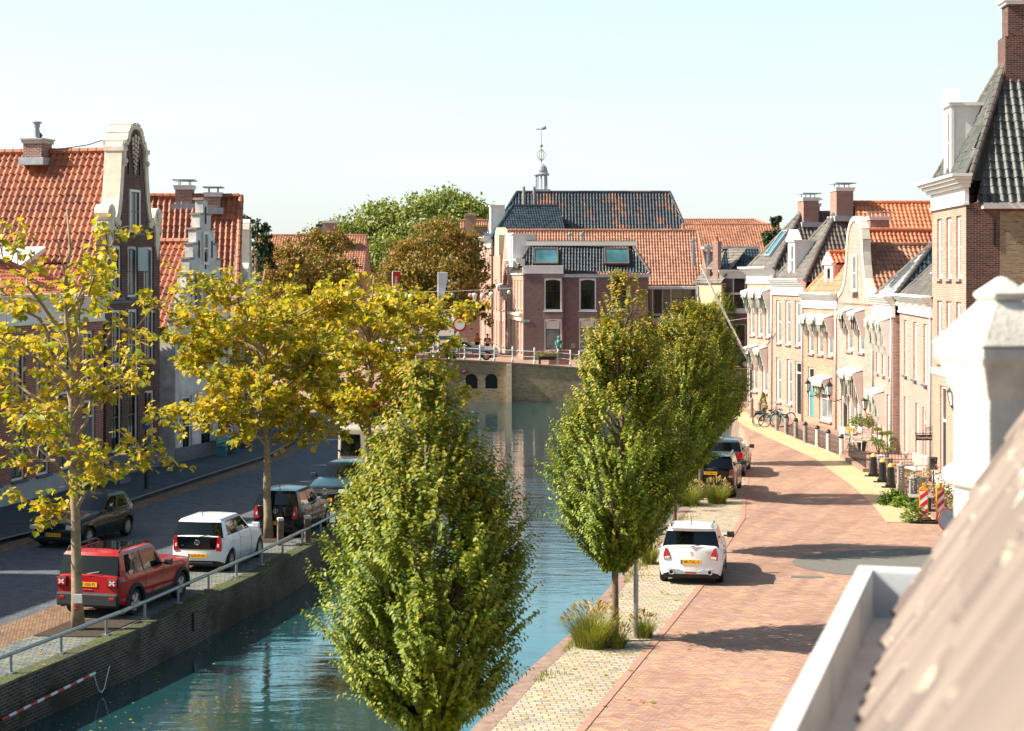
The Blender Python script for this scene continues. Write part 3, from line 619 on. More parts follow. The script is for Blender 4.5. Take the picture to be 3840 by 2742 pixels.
pl, hp = hip_planes(w5_, 9, 7.05, 9.7, 2.4); roof(h5, pl[:2], T['slate'], hips=hp, hipmat=T['grey']); roof(h5, pl[2:], T['glazed'], name='front_roof', a=.015)
skylight(h5, (w5_/2-.2, .95, 8.12), (1, 0, 0), (0, 2.4, 2.65), (0, -2.65, 2.4), .6, 1.6, frame='steel', pane='glass')
h6, w6_ = row_house((17.62, 82.4), RR[6], 'brick house with tall arched white sash windows and bracketed white cornice beside the tall house', 6.6, B['rose'],
    [(3, 3.7, 1.15, 2.45, dict(arch=True, pad=1.6, silly='bluestone', **WH)), (2, .25, 1.15, 2.5, dict(arch=True, pad=1.6, u1=6.8, **WH))], (6.5, 7.3), lambda w: hip_planes(w, 9, 7.15, 10.4, 2.8), 'grey', doors=[(8.0, .15, 1.15, 2.6, 'dark')], brackets=5)
skylight(h6, (w6_/2+.6, 1.2, 8.7), (1, 0, 0), (0, 2.8, 3.25), (0, -3.25, 2.8), .7, 1.6)
# tall tower house
r, Wd = house('tall_brick_house', RR[6], RR[7], 'tall brick house with steep black roof, white dormer and high chimney at right'); th = r
ops = [(1.0+k*1.85, z, 1.0, h, ) for z, h in ((8.0, 2.3), (4.8, 2.35)) for k in range(3)]
wall(r, Wd, 10.7, ops+[(1.6, .3, 1.2, 3.6)], B['salmon'], 9, side=B['bell'])
for o in ops: window(r, *o, pane='curtain')
door(r, 1.6, .3, 1.2, 3.6, 'dark', light=1.2)
mb = MB(); mb.box(-.02, Wd+.02, -.05, 0, 4.28, 4.5); mb.build('band_course', M['white'], r); mb = MB(); mb.box(-.02, Wd+.02, -.03, 0, .02, .5); mb.build('plinth', M['white'], r)
mb = MB(); mb.box(Wd, Wd+.004, 1.2, 9, 1, 10.4); mb.build('side_wall', B['yellow'], r)
cornice(r, Wd, 10.7, 11.75, d=.6, ends=.55)
mb = MB(); mb.box(Wd-.05, Wd+.35, .55, 9, 10.5, 10.72); mb.build('gutter', M['white'], r)
E_ = Wd+.35
pl = [((-.1, 0, 11.7), (Wd+.1, 0, 11.7), (Wd/2+.3, 2.05, 16.0), (Wd/2-.3, 2.05, 16.0)), ((E_, .3, 10.7), (E_, 9, 10.7), (Wd/2+.3, 6.5, 16.0), (Wd/2+.3, 2.05, 16.0)), ((-.2, 9, 11), (-.2, 0, 11), (Wd/2-.3, 2.05, 16.0), (Wd/2-.3, 6.5, 16.0))]
roof(r, pl, T['tower'], hips=[((Wd+.1, .1, 11.5), (Wd/2+.3, 2.05, 16.05)), ((Wd/2+.3, 2.05, 16.05), (Wd/2+.3, 6.5, 16.05)), ((-.1, 0, 11.7), (Wd/2-.3, 2.05, 16.05))], hipmat=T['grey'], pw=.3, ph=.36, a=.05)
dormer(r, Wd/2-.7, .12, 11.75, 1.3, 2.75, 1.75, .6)
mb = MB(); mb.box(Wd/2-.55, Wd/2+.75, 1.95, 3.3, 15.2, 17.0); mb.box(Wd/2-.4, Wd/2+.6, 2.08, 3.2, 17.0, 18.2); o = mb.build('chimney', B['bell'], r)
mb = MB(); mb.box(Wd/2-.5, Wd/2+.7, 1.98, 3.3, 18.2, 18.32); mb.box(Wd/2-.58, Wd/2+.78, 1.9, 3.38, 18.32, 18.5); mb.build('cap', M['white'], o)
for yy, z0, z1 in ((1.0, 9.2, 10.1), (2.6, 8.8, 10.2), (3.1, 9.8, 10.3)): mb = MB(); mb.box(Wd+.006, Wd+.05, yy-.03, yy+.03, z0, z1); mb.build('wall_anchor', M['black'], r)
# big orange roofs behind the row
def back_house(name, X0, X1, Y, zb, ze, zr, dep, tm, label, wallm='red', hipl=0, hipr=0, ch=(), **kw):
    o = empty(name, (X0, Y, zb), 0, label, 'house', 'houses behind the front row'); w = X1-X0
    mb = MB(); mb.box(0, w, .2, 2*dep-.2, 0, ze-zb); mb.build('wall', B[wallm], o)
    if not hipl and not hipr:
        mb = MB()
        for x in (0, w-.25): mb.prism([(x, .2, ze-zb), (x, 2*dep-.2, ze-zb), (x, dep, zr-zb-.1)], (.25, 0, 0))
        mb.build('gable', B[wallm], o)
    pl = [((-.1, 0, ze-zb), (w+.1, 0, ze-zb), (w-hipr, dep, zr-zb), (hipl, dep, zr-zb)), ((w+.1, 2*dep, ze-zb), (-.1, 2*dep, ze-zb), (hipl, dep, zr-zb), (w-hipr, dep, zr-zb))]
    hp = [((hipl, dep, zr-zb), (w-hipr, dep, zr-zb))]
    if hipl: pl.append(((-.1, 2*dep, ze-zb), (-.1, 0, ze-zb), (hipl, dep, zr-zb), (hipl, dep, zr-zb))); hp.append(((-.1, 0, ze-zb), (hipl, dep, zr-zb)))
    if hipr: pl.append(((w+.1, 0, ze-zb), (w+.1, 2*dep, ze-zb), (w-hipr, dep, zr-zb), (w-hipr, dep, zr-zb))); hp.append(((w+.1, 0, ze-zb), (w-hipr, dep, zr-zb)))
    roof(o, pl, T[tm], hips=hp, **kw)
    for c in ch: chimney(o, *c[0], **c[1])
    return o
back_house('red_roofed_house', 19.6, 30, 100, 0, 8.6, 12.3, 4, 'bright', 'house with broad bright orange roof and long ridge left of the tall house', ch=[((.75, .8, 8.6, 11.2), dict(w=1.05, d=.9, cowl='plate'))])
back_house('red_roofed_house', 20.2, 30, 93, 0, 7.6, 9.7, 2.6, 'bright', 'house with lower orange roof behind the bell gable with black awnings')
# ---------------------------------------------------------------- left-hand row, in shade (near end first, running away)
LG = 'houses along the shaded left bank'
r, Wd = house('bell_gable_house', (-15.9, 71), (-14.8, 76.2), 'tall dark brick house with cream trimmed bell gable on the left bank', group=LG); bell = r
ops = [(u, z, w, h) for z, h in ((1.1, 2.75), (4.55, 2.2)) for u, w in ((.55, .95), (2.1, 1.0))]+[(3.75, 4.55, 1.0, 2.2)]+[(.45+k*1.6, 7.25, 1.05, 2.05) for k in range(3)]
wall(r, Wd, 7.2, [o for o in ops if o[1] < 7]+[(3.75, .25, 1.0, 3.1)], B['bell'], 10)
DW = dict(sash='dark', arch=True, cols=2, silly='bluestone')
gp = [(Wd/2, 7.0), (Wd/2, 9.9), (2.2, 9.95), (1.75, 10.1), (1.5, 10.5), (1.3, 11.2), (1.17, 12.1), (1.08, 12.9), (1.05, 13.2), (.98, 13.4), (.74, 13.5), (.64, 13.8), (.4, 14.08), (0, 14.18)]
# upper storey with windows cut in
wall(r, Wd, 10.45, [(o[0], o[1], o[2], o[3]) for o in ops if o[1] > 7], B['bell'], .5, name='upper_wall', z0=8.6-1.6 if False else 8.6) if False else None
mb = MB()
for o in ops: pass
us = [0, .45, 1.5, 2.05, 3.1, 3.65, 4.7, Wd]
slab(r, [(0, 7.2), (us[1], 7.2), (us[1], 9.9), (0, 9.9)], B['bell'], 'gable', 0, .4)
for a, c in ((2, 3), (4, 5), (6, 7)): slab(r, [(us[a], 7.2), (us[c], 7.2), (us[c], 9.9), (us[a], 9.9)], B['bell'], 'gable', 0, .4)
for k in range(3): slab(r, [(us[1+2*k], 9.3), (us[2+2*k], 9.3), (us[2+2*k], 9.9), (us[1+2*k], 9.9)], B['bell'], 'gable', 0, .4)
slab(r, gable_outline(Wd, [(Wd/2, 9.9)]+gp[2:]), B['bell'], 'gable', 0, .4)
band(gp[3:10], Wd, r, M['cream'], 'gable_coping', -.06, .75, .22); band(gp[9:], Wd, r, M['cream'], 'crest_coping', -.12, 1.0, .16)
for s in (-1, 1):
    mb = MB(); c = Wd/2+s*(Wd/2-.35)
    mb.box(c-.36, c+.36, -.12, .6, 9.9, 10.05); mb.box(c-.3, c+.3, -.08, .5, 10.05, 10.25)
    i = len(mb.v); mb.prism([(c+.36*math.cos(t*math.pi/8), -.1, 10.57+.36*math.sin(t*math.pi/8)) for t in range(16)], (0, .6, 0))
    mb.prism([(c+.17*math.cos(t*math.pi/8), -.15, 10.57+.17*math.sin(t*math.pi/8)) for t in range(16)], (0, .1, 0))
    mb.prism([(c-s*.3, -.09, 10.25), (c-s*.85, -.09, 10.07), (c-s*.95, -.09, 10.25), (c-s*.5, -.09, 10.55)], (0, .5, 0))
    mb.box(c-.22, c+.22, -.07, .0, 9.4, 9.9); mb.prism([(c-.2, -.06, 9.4), (c+.2, -.06, 9.4), (c+s*.02, -.06, 8.75)], (0, .06, 0))
    mb.build('scroll', M['cream'], r); mb = MB(); mb.box(Wd/2+s*1.12-.2, Wd/2+s*1.12+.2, -.14, .7, 13.1, 13.28); mb.box(Wd/2+s*1.08-.14, Wd/2+s*1.08+.14, -.1, .5, 12.5, 13.1); mb.ball((Wd/2+s*1.08, -.1, 12.7), .13, 10)
    mb.build('capital', M['cream'], r)
mb = MB(); c = Wd/2
for k in range(26):
    t = k/25; rr = random.random; mb.ball((c+math.sin(k*2.1)*.34*(1-t)**.7, -.07, 13.75-1.5*t), .1*(1-t*.6), 6, sy=.6)
mb.build('carved_ornament', M['cream'], r, smooth=True)
for u in (Wd/2-.55, Wd/2+.55): mb = MB(); mb.box(u-.03, u+.03, -.05, 0, 12.2, 12.9); mb.build('wall_anchor', M['black'], r)
window(r, Wd/2-.5, 9.85, 1.0, 1.75, -.02, **{**DW, 'arch': False}); 
for o in ops: window(r, *o, pane='curtain' if o[1] > 4 else 'glass', **DW)
mb = MB(); mb.box(2.12, 3.03, -.42, -.40, 8.3, 9.25); oo = mb.build('open_sash', M['glassteal'], r)
door(r, 3.75, .25, 1.0, 3.1, 'green')
mb = MB(); mb.box(-.01, Wd+.01, -.03, 0, .13, .9); mb.build('plinth', M['bluestone'], r); mb = MB(); mb.box(0, Wd, -.04, 0, 7.0, 7.12); mb.build('string_course', M['bluestone'], r)
pl = [((-.2, 13, 8.6), (-.2, .45, 8.6), (Wd/2, .45, 13.15), (Wd/2, 13, 13.15)), ((Wd+.05, .45, 8.6), (Wd+.05, 13, 8.6), (Wd/2, 13, 13.15), (Wd/2, .45, 13.15))]
roof(r, pl, T['red'], hips=[((Wd/2, .5, 13.2), (Wd/2, 13, 13.2))], pw=.27, ph=.36, a=.045)
chimney(r, Wd/2-.25, 4.1, 12.6, 13.5, .95, .8, B['paleyellow'] if False else B['chimney'], cap='concrete', cowl='flue')
# front steps
mb = MB(); mb.box(-.35, 1.15, -1.25, 0, .13, .34); mb.box(-.2, 1.0, -.85, 0, .34, .56); o = mb.build('stone_steps', M['bluestone']); o.location = (-16.25, 69.45, 0); o.rotation_euler = (0, 0, R(78)); tag(o, 'grey stone doorsteps where the child stands', 'steps')
# white frieze house, left of the bell house
mb = MB(); mb.tube([(Wd/2, .4, 13.9), (Wd/2, 2.0, 13.45), (Wd/2, 3.2, 13.3)], .02, 5); mb.build('stay_cable', M['black'], r); mb = MB(); mb.tube([(Wd-.2, .3, 10.5), (Wd+2, 1.5, 11.0), (Wd+4, 2.5, 11.3)], .015, 4); mb.build('stay_cable', M['black'], r)
r, Wd = house('cornice_house', (-18.4, 58.8), (-15.95, 70.75), 'dark red brick house with broad white frieze left of the bell gable', group=LG); fr = r
ops = [(.8+k*1.9, z, 1.05, h) for z, h in ((3.7, 2.3), (.9, 2.35)) for k in range(6)]; ops = [o for o in ops if not (o[1] < 1 and abs(o[0]-10.3) < .1)]
wall(r, Wd, 6.5, ops+[(10.3, .55, 1.2, 2.8)], B['red'], 8)
for o in ops: window(r, *o, pane='curtain', **{**DW, 'silly': 'bluestone'})
door(r, 10.3, .55, 1.2, 2.8, 'bluestone')
cornice(r, Wd, 6.4, 7.45, d=.5); mb = MB(); mb.box(-.01, Wd-.01, -.035, 0, .13, .85); mb.build('plinth', M['zinc'], r)
pl, hp = [((-.1, 0, 7.4), (Wd-1, 0, 7.4), (Wd-4.5, 3.4, 9.0), (2, 3.4, 9.0)), ((Wd-1, 0, 7.4), (Wd-.6, 8, 7.4), (Wd-4.5, 5, 9.0), (Wd-4.5, 3.4, 9.0))], [((Wd-1, 0, 7.45), (Wd-4.5, 3.4, 9.05)), ((2, 3.4, 9.05), (Wd-4.5, 3.4, 9.05))]
roof(r, pl, T['bright'], hips=hp)
mb = MB(); mb.box(Wd-4.75, Wd-4.2, 3.2, 3.8, 8.7, 10.1); o = mb.build('chimney', M['white'], r); mb = MB(); mb.box(Wd-4.85, Wd-4.1, 3.1, 3.9, 10.1, 10.2); mb.build('cap', M['white'], o); mb = MB(); mb.box(Wd-4.95, Wd-4.0, 2.95, 3.95, 8.6, 8.95); mb.build('flashing', M['lead'], o)
mb = MB(); mb.prism([(Wd-2.6, 2.5, 7.4), (Wd-.02, 2.5, 7.4), (Wd-.02, 2.5, 9.1), (Wd-2.6, 2.5, 8.2)], (0, 3, 0)); mb.build('side_annex', plain('mauve render', '#b39a92', .9, .1), r)
mb = MB(); mb.prism([(Wd-2.75, 2.4, 8.15), (Wd-.02, 2.4, 9.08), (Wd-.02, 2.4, 9.25), (Wd-2.75, 2.4, 8.33)], (0, 3.2, 0)); mb.build('fascia', M['white'], r)
back_house('dark_roofed_house', -33, -19.6, 60.5, 0, 7.8, 10.6, 3.0, 'slate', 'dark tiled roof at the far left edge', hipr=1.8)
# neighbours just outside the frame whose roofs shade the near quay
for A_, B_, hh, zr, nm in (((-21.3, 45.0-.3+4.6), (-18.5, 58.6), 8.0, 12.6, 'dark brick house with tall roof left of the white fronted house'), ((-24.0, 37.4), (-21.5, 47.0), 8.4, 13.4, 'dark brick house with tall roof beyond the left edge')):
    r, Wd = house('shaded_house', A_, B_, nm, group=LG); ops = [(.8+k*1.9, z, 1.0, 2.1) for z in (4.4, 1.0) for k in range(int((Wd-1)/1.9))]
    wall(r, Wd, hh, ops, B['bell'], 9)
    for o in ops: window(r, *o, sash='dark', cols=2)
    roof(r, [((-.1, 0, hh), (Wd+.1, 0, hh), (Wd, 4, zr), (0, 4, zr)), ((Wd+.1, 9, hh), (-.1, 9, hh), (0, 4, zr), (Wd, 4, zr))], T['red'])
    for x in (0, Wd-.3): slab(r, [], B['bell'], 'x') if False else None
    mb = MB()
    for x in (0, Wd-.3): mb.prism([(x, .05, hh), (x, 8.9, hh), (x, 4, zr-.1)], (.3, 0, 0))
    mb.build('gable', B['bell'], r)
# white stepped gable
r, Wd = house('stepped_gable_house', (-14.35, 77.3), (-12.75, 82.9), 'weathered white house with stepped gable between the two red roofs', group=LG); stp = r
ops = [(.7, .3, .9, 2.6), (2.5, .5, 1.2, 2.2), (4.2, .3, .9, 2.6), (2.4, 6.6, 1.1, 1.7)]
wall(r, Wd, 5.5, ops[:3], M['stucco'], 8)
for o in ops[:3]: window(r, *o, sash='dark', cols=2, sill=False)
steps = [(Wd/2, 5.5)]; n = 8
for k in range(n): a = Wd/2-.08-k*.335; z = 6.1+k*.72; steps += [(a, 5.5+k*.72 if k else 5.5), (a, z+.12)]
steps = [(Wd/2, 5.5)]
for k in range(n): a0 = Wd/2-k*.335; z = 6.2+k*.655; steps += [(a0, z), (a0-.335, z)] if k else [(a0, z), (a0-.335, z)]
steps = steps[:-1]+[(Wd/2-n*.335+.12, steps[-1][1]), (.22, steps[-1][1]), (.22, 11.45)]
slab(r, gable_outline(Wd, steps), M['stucco'], 'gable', 0, .38)
mb = MB()
for k in range(n):
    a0 = Wd/2-k*.335; z = 6.2+k*.655
    for s in (-1, 1): x = Wd/2+s*(a0-.17); mb.box(x-.22, x+.22, -.06, .46, z+.002, z+.09)
mb.box(Wd/2-.3, Wd/2+.3, -.06, .46, 11.45, 11.55); mb.build('step_caps', M['stone'], r)
window(r, Wd/2-.5, 6.5, 1.0, 1.75, -.02, sash='white', pane='curtain', cols=2); window(r, Wd/2-.28, 8.6, .56, 1.45, -.02, sash='white', pane='glass', fw=.06, sill=False)
sm_ = plain('grey brown shutter', '#7c6f68', .7)
for s in (-1, 1): mb = MB(); x = Wd/2+s*.78; mb.box(x-.24, x+.24, -.08, -.03, 6.5, 8.2); mb.build('shutter', sm_, r)
for u, z in ((Wd/2-.65, 8.9), (Wd/2+.65, 8.9), (Wd/2, 10.4), (Wd/2-1.4, 7.2), (Wd/2+1.4, 7.2), (Wd/2, 8.4)): mb = MB(); mb.box(u-.03, u+.03, -.05, 0, z, z+.75); mb.build('wall_anchor', M['black'], r)
mb = MB(); mb.box(-.01, Wd+.01, -.03, 0, .13, .75); mb.build('plinth', M['bluestone'], r)
pl = [((0, 9, 5.9), (0, .4, 5.9), (Wd/2, .4, 9.6), (Wd/2, 9, 9.6)), ((Wd, .4, 5.9), (Wd, 9, 5.9), (Wd/2, 9, 9.6), (Wd/2, .4, 9.6))]
roof(r, pl, T['red'], hips=[((Wd/2, .4, 9.65), (Wd/2, 9, 9.65))], pw=.27, ph=.36, a=.045)
# tall red roof house beyond
r, Wd = house('red_verge_house', (-12.75, 83.2), (-13.2, 89.4), 'house with steep orange red roof and rounded verge tiles just beyond the stepped gable', group=LG)
wall(r, Wd, 6.2, [(1+k*1.8, 3.4, 1.0, 1.9) for k in range(3)], B['rose'], 12)
for k in range(3): window(r, 1+k*1.8, 3.4, 1.0, 1.9, sash='dark', cols=2)
slab(r, [(0, 6.2), (Wd, 6.2), (Wd/2, 11.7)], B['rose'], 'gable', 0, .3)
pl = [((0, 13, 6.0), (0, 0, 6.0), (Wd/2, 0, 11.85), (Wd/2, 13, 11.85)), ((Wd, 0, 6.0), (Wd, 13, 6.0), (Wd/2, 13, 11.85), (Wd/2, 0, 11.85))]
roof(r, pl, T['red'], hips=[((0, -.08, 6.0), (Wd/2, -.08, 11.9)), ((Wd/2, 0, 11.9), (Wd/2, 13, 11.9))], pw=.27, ph=.36, a=.045)
chimney(r, Wd/2+.3, 2.6, 11.2, 12.2, 1.0, .8, cowl='plate'); chimney(r, Wd/2-.2, 1.2, 11.0, 11.85, .7, .7, cowl='plate')
# darker houses beyond
def far_house(A, Bp, label, H, zr, mat, tm, nw=2):
    r, Wd = house('shaded_house', A, Bp, label, group=LG); ops = [(.6+k*(Wd-1.9)/max(1, nw-1), z, .9, 1.9) for z in (3.6, .8) for k in range(nw)]
    wall(r, Wd, H, ops, mat, 9)
    for o in ops: window(r, *o, sash='white', cols=2)
    cornice(r, Wd, H-.1, H+.7); pl, hp = hip_planes(Wd, 9, H+.55, zr, 2.2); roof(r, pl, T[tm], hips=hp); return r, Wd
a, w = far_house((-13.25, 89.7), (-13.6, 95.2), 'shaded brick house with black roof and ornate white gable beyond the orange verge', 7.1, 10.6, B['bell'], 'slate')
gp2 = [(1.3, 7.7), (1.2, 8.4), (.75, 8.7), (.65, 9.8), (.6, 10.4), (.45, 10.7), (0, 10.9)]
slab(a, gable_outline(w, gp2), M['stucco'], 'gable', -.02, .35); band(gp2, w, a, M['cream'], 'gable_coping', -.08, .5, .1)
a, w = far_house((-13.65, 95.4), (-14.3, 101), 'shaded brick house with teal sided dormer further along the left bank', 6.6, 9.4, B['bell'], 'slate'); dormer(a, w/2, .3, 7.3, 1.2, 1.5, 1.5, .3, cheek='teal')
a, w = far_house((-14.4, 101.3), (-15.6, 107), 'last shaded brick house before the lit ramp', 6.0, 8.4, B['bell'], 'slate'); chimney(a, w/2, 2.4, 8.0, 9.6, .9, .8)
BHL = 'houses on the skyline behind the left bank'
back_house('distant_red_roof_house', -24.0, -13.6, 165, 1, 8.4, 11.9, 5, 'brown', 'distant long red roof with brick chimney above the yellow trees', ch=[((7.1, 3.2, 9.5, 12.0), dict(w=1.2, d=.9))])
back_house('distant_red_roof_house', -21.6, -10.5, 195, 1, 9, 13.7, 5, 'slate', 'distant dark roof ridge with two finials behind the long red roof')
# ---------------------------------------------------------------- centre: corner house across the water and what stands behind it
CG = 'houses across the water'
PX = lambda x, D: (x-1920)*D/F
ZY = lambda y, D: EYE-(y-1035)*D/F
r, Wd = house('corner_house', (PX(1962, 142), 142), (PX(2112, 142), 142), 'purple brick corner house with black tiled mansard roof and two roof windows across the water', 1.55, CG); ch = r
Z0 = 1.55; zz = lambda y: ZY(y, 142)-Z0
H = zz(1026)
w = Wd+.0
wins = [(1.65, zz(1165), 1.36, 2.52), (1.65, zz(1316), 1.36, 2.5)]
wall(r, Wd, H, wins, B['purple'], 9, name='front_wall')
for k, o in enumerate(wins): window(r, *o, pane='curtain' if k else 'glass', sash='dark', arch=True, split=.62 if not k else .68, cols=2 if not k else 1, blind=.3 if k else 0, fw=.1, silly='white')
W2 = PX(2432, 142)-PX(2112, 142)
r2 = empty('rear_wing', (Wd, .25, 0)); r2.parent = r
wins2 = [(1.27, zz(1165), 1.32, 2.52), (1.25, zz(1314), 1.36, 2.5), (3.75, zz(1165), 1.32, 2.52), (3.75, zz(1314), 1.36, 2.5)]
wall(r2, W2, H-.3, wins2, B['purple'], 9, name='wing_wall')
for k, o in enumerate(wins2): window(r2, *o, pane='curtain' if k % 2 else 'glass', sash='dark', arch=True, split=.7, blind=.3 if k % 2 else 0, fw=.1, silly='white')
mb = MB()
for u0, y, ws in ((0, -.04, wins), (Wd, .21, wins2)):
    for o in ws: c = u0+o[0]+o[2]/2; z = o[1]+o[3]+.03; mb.prism([(c-.75, y, z), (c+.75, y, z), (c+.85, y, z+.38), (c-.85, y, z+.38)], (0, .035, 0))
mb.build('window_arch', bricks('upright arch bricks', [(0, '#5b4040'), (.5, '#6c4a48'), (1, '#4c3a40')], '#9a8f88', w=.07, h=.3, mf=.12), r)
mb = MB(); mb.box(-.02, Wd+.02, -.06, .1, H, H+.58); mb.box(-.04, Wd+.04, -.1, .12, H+.581, H+.64); mb.build('fascia', M['white'], r)
mb = MB(); mb.box(Wd+.02, Wd+W2+.1, .12, .34, H-.3, H-.05); mb.build('gutter', M['zinc'], r)
# lit street front to the left
r3 = empty('street_front', (-1.0, 8.2, 0), math.atan2(-8.2, 1.0)); r3.parent = r; L3 = math.hypot(8.2, 1.0)
ops = [(.6+k*2.0, z, 1.0, h) for z, h in ((zz(1161), 2.3), (.6, 2.7)) for k in range(4)]
wall(r3, L3, H, ops, B['salmon'], .4, name='street_wall', back=False)
for o in ops: window(r3, *o, pane='curtain', sash='white', arch=True)
cornice(r3, L3, H-.05, H+1.15, d=.6)
mb = MB(); mb.box(.2, L3-.2, -.3, 0, 3.4, 3.62); mb.box(.2, L3-.2, -.15, 0, 3.0, 3.4); mb.build('shop_cornice', M['cream'], r3)
# mansard
zt, ze = zz(918), H+.35
x0, x1 = -.5, Wd+W2+.15; tx0, tx1 = PX(1987, 143.4)-PX(1962, 142), PX(2372, 143.4)-PX(1962, 142)
pl = [((x0, .1, ze), (x1, .1, ze-.3), (tx1, 1.45, zt), (tx0, 1.45, zt)), ((x0-.9, 8.2, ze), (x0, .1, ze), (tx0, 1.45, zt), (tx0, 7, zt)), ((x1, .1, ze-.3), (x1, 8, ze-.3), (tx1, 7, zt), (tx1, 1.45, zt))]
roof(r, pl, T['slate'], hips=[((x0, .1, ze), (tx0, 1.45, zt)), ((x1, .1, ze-.3), (tx1, 1.45, zt))], hipmat=T['grey'], pw=.24, ph=.33, a=.045)
mb = MB(); mb.box(tx0-.3, tx1+.3, 1.25, 7.5, zt-.05, zt+.28); mb.build('flat_roof_edge', M['white'], r)
mb = MB(); mb.box(tx0-.2, tx1+.2, 1.32, 7.4, zt+.28, zt+.36); mb.build('flat_roof', plain('mossy flat roof', '#7d6a3a', .9, .3), r)
sl_ = Vector((0, 1.35, zt-ze)).normalized(); nn_ = Vector((0, -sl_.z, sl_.y))
for px in (2047, 2312):
    u = PX(px, 142.8)-PX(1962, 142); skylight(r, (u, .1+1.35*.52, ze+(zt-ze)*.52), (1, 0, 0), sl_, nn_, 1.95, 1.5, frame='wood')
dr = dormer(r, 0, 0, 0, 1.1, 2.5, 1.9, .0); dr.location = (-.95, 1.9, zz(1000)); dr.rotation_euler = (0, 0, R(-76))
# flues on the flat roof
for px in (2138, 2184):
    mb = MB(); mb.lathe([(.1, 0), (.1, .55), (.17, .56), (.17, .68), (.05, .8)], (PX(px, 146)-PX(1962, 142), 5, zt+.3), 10); mb.build('flue', M['steel'], r)
# street nameplate
mb = MB(); mb.box(.05, .52, -.03, 0, zz(1210), zz(1203)+.1); o = mb.build('name_plate', M['teal'], r); text_mesh('NOORDIJS', .1, M['white'], o, (.285, -.034, zz(1206.5)+.05), (R(90), 0, 0))
mb = MB(); mb.box(Wd+.6, Wd+.95, .2, .25, .9, 1.25); mb.build('wall_plaque', M['stone'], r)
# long red roof house behind
def roof_house(name, xl, xr, yr, xel, xer, ye, D, dep, tm, label, zb=1.3, wallm='red', **kw):
    zr, ze = ZY(yr, D+dep), ZY(ye, D); o = empty(name, (PX(xel, D), D, zb), 0, label, 'house', CG); X = lambda x, d: PX(x, d)-PX(xel, D)
    w = X(xer, D); mb = MB(); mb.box(0.1, w-.1, .2, dep*2-.2, 0, ze-zb); mb.build('wall', B[wallm], o)
    a, b2, c, d = (0, 0, ze-zb), (w, 0, ze-zb), (X(xr, D+dep), dep, zr-zb), (X(xl, D+dep), dep, zr-zb)
    pl = [(a, b2, c, d), ((w, 0, ze-zb), (w, 2*dep, ze-zb), c, c), ((0, 2*dep, ze-zb), (0, 0, ze-zb), d, d), ((w, 2*dep, ze-zb), (0, 2*dep, ze-zb), d, c)]
    if abs(c[0]-w) < .4: pl.pop(1)
    roof(o, [p for p in pl], T[tm], hips=[(c, d), (b2, c), (a, d)], **kw); return o, w, zr-zb, ze-zb
rh, w, zr, ze_ = roof_house('long_red_roof_house', 1905, 2616, 864, 1890, 2660, 1068, 152, 3.3, 'brown', 'house with long red tiled roof directly behind the black mansard roof')
for px, y in ((2600, 905), (2655, 925)):
    mb = MB(); p = at(px, 1000, 152)-rh.location; mb.tube([p, (p.x, p.y, ZY(y, 152)-1.3)], .13, 10); mb.lathe([(.2, 0), (.2, .12), (.08, .2)], (p.x, p.y, ZY(y, 152)-1.3), 10); mb.build('flue', M['steel'], rh)
hall, w, zr, ze_ = roof_house('hall_with_cupola', 1938, 2512, 720, 1850, 2578, 868, 172, 2.7, 'hall', 'large hall roof of mixed black and red tiles carrying a small cupola', pw=.3, ph=.42, a=.06)
cx, cy = PX(2030, 175.4)-PX(1850, 172), 3.4
mb = MB(); mb.box(cx-.75, cx+.75, cy-.75, cy+.75, zr-.6, zr+.05); mb.box(cx-.85, cx+.85, cy-.85, cy+.85, zr+.05, zr+.25); cup = mb.build('cupola', M['zinc'], hall)
mb = MB()
for k in range(8): t = k*math.pi/4; mb.tube([(cx+.52*math.cos(t), cy+.52*math.sin(t), zr+.25), (cx+.5*math.cos(t), cy+.5*math.sin(t), zr+1.6)], .09, 6)
mb.build('columns', M['zinc'], cup)
mb = MB(); mb.lathe([(.72, 0), (.78, .08), (.78, .18), (.62, .26), (.62, .5), (.5, .85), (.25, 1.1), (.06, 1.2), (.06, 1.5)], (cx, cy, zr+1.6), 16); mb.build('dome', M['lead'], cup, smooth=False)
mb = MB()
for k in range(6):
    t = k*math.pi/3; mb.tube([(cx+.42*math.sin(math.pi*q/8)*math.cos(t), cy+.42*math.sin(math.pi*q/8)*math.sin(t), zr+3.0+1.2*q/8) for q in range(9)], .03, 5)
mb.tube([(cx, cy, zr+2.9), (cx, cy, zr+6.3)], [.05, .03], 6); mb.ball((cx, cy, zr+4.5), .16, 10); mb.box(cx-.5, cx-.05, cy-.01, cy+.01, zr+6.05, zr+6.15)
mb.prism([(cx+.05, cy-.02, zr+6.0), (cx+.5, cy-.02, zr+6.1), (cx+.45, cy-.02, zr+6.4), (cx+.1, cy-.02, zr+6.25)], (0, .04, 0)); mb.build('weather_vane', M['stone'], cup)
for px in (1964, 2003):
    p = at(px, 760, 173.5)-hall.location; mb = MB(); mb.tube([(p.x, p.y, p.z-.4), (p.x, p.y, ZY(700, 173.5)-1.3)], .14, 8); mb.build('flue', M['stone'], hall)
skylight(hall, at(2043, 787, 173.4)-hall.location, (1, 0, 0), (0, 2.7, zr-ze_), (0, -(zr-ze_), 2.7), 1.0, 1.1, frame='zinc', pane='glass')
roof_house('long_red_roof_house', 2560, 2830, 824, 2540, 2900, 850, 190, 3, 'brown', 'furthest red tiled roof right of the hall')
roof_house('long_red_roof_house', 2560, 2910, 842, 2560, 2990, 945, 165, 5, 'brown', 'broad red tiled roof behind the grey slate house', wallm='rose')
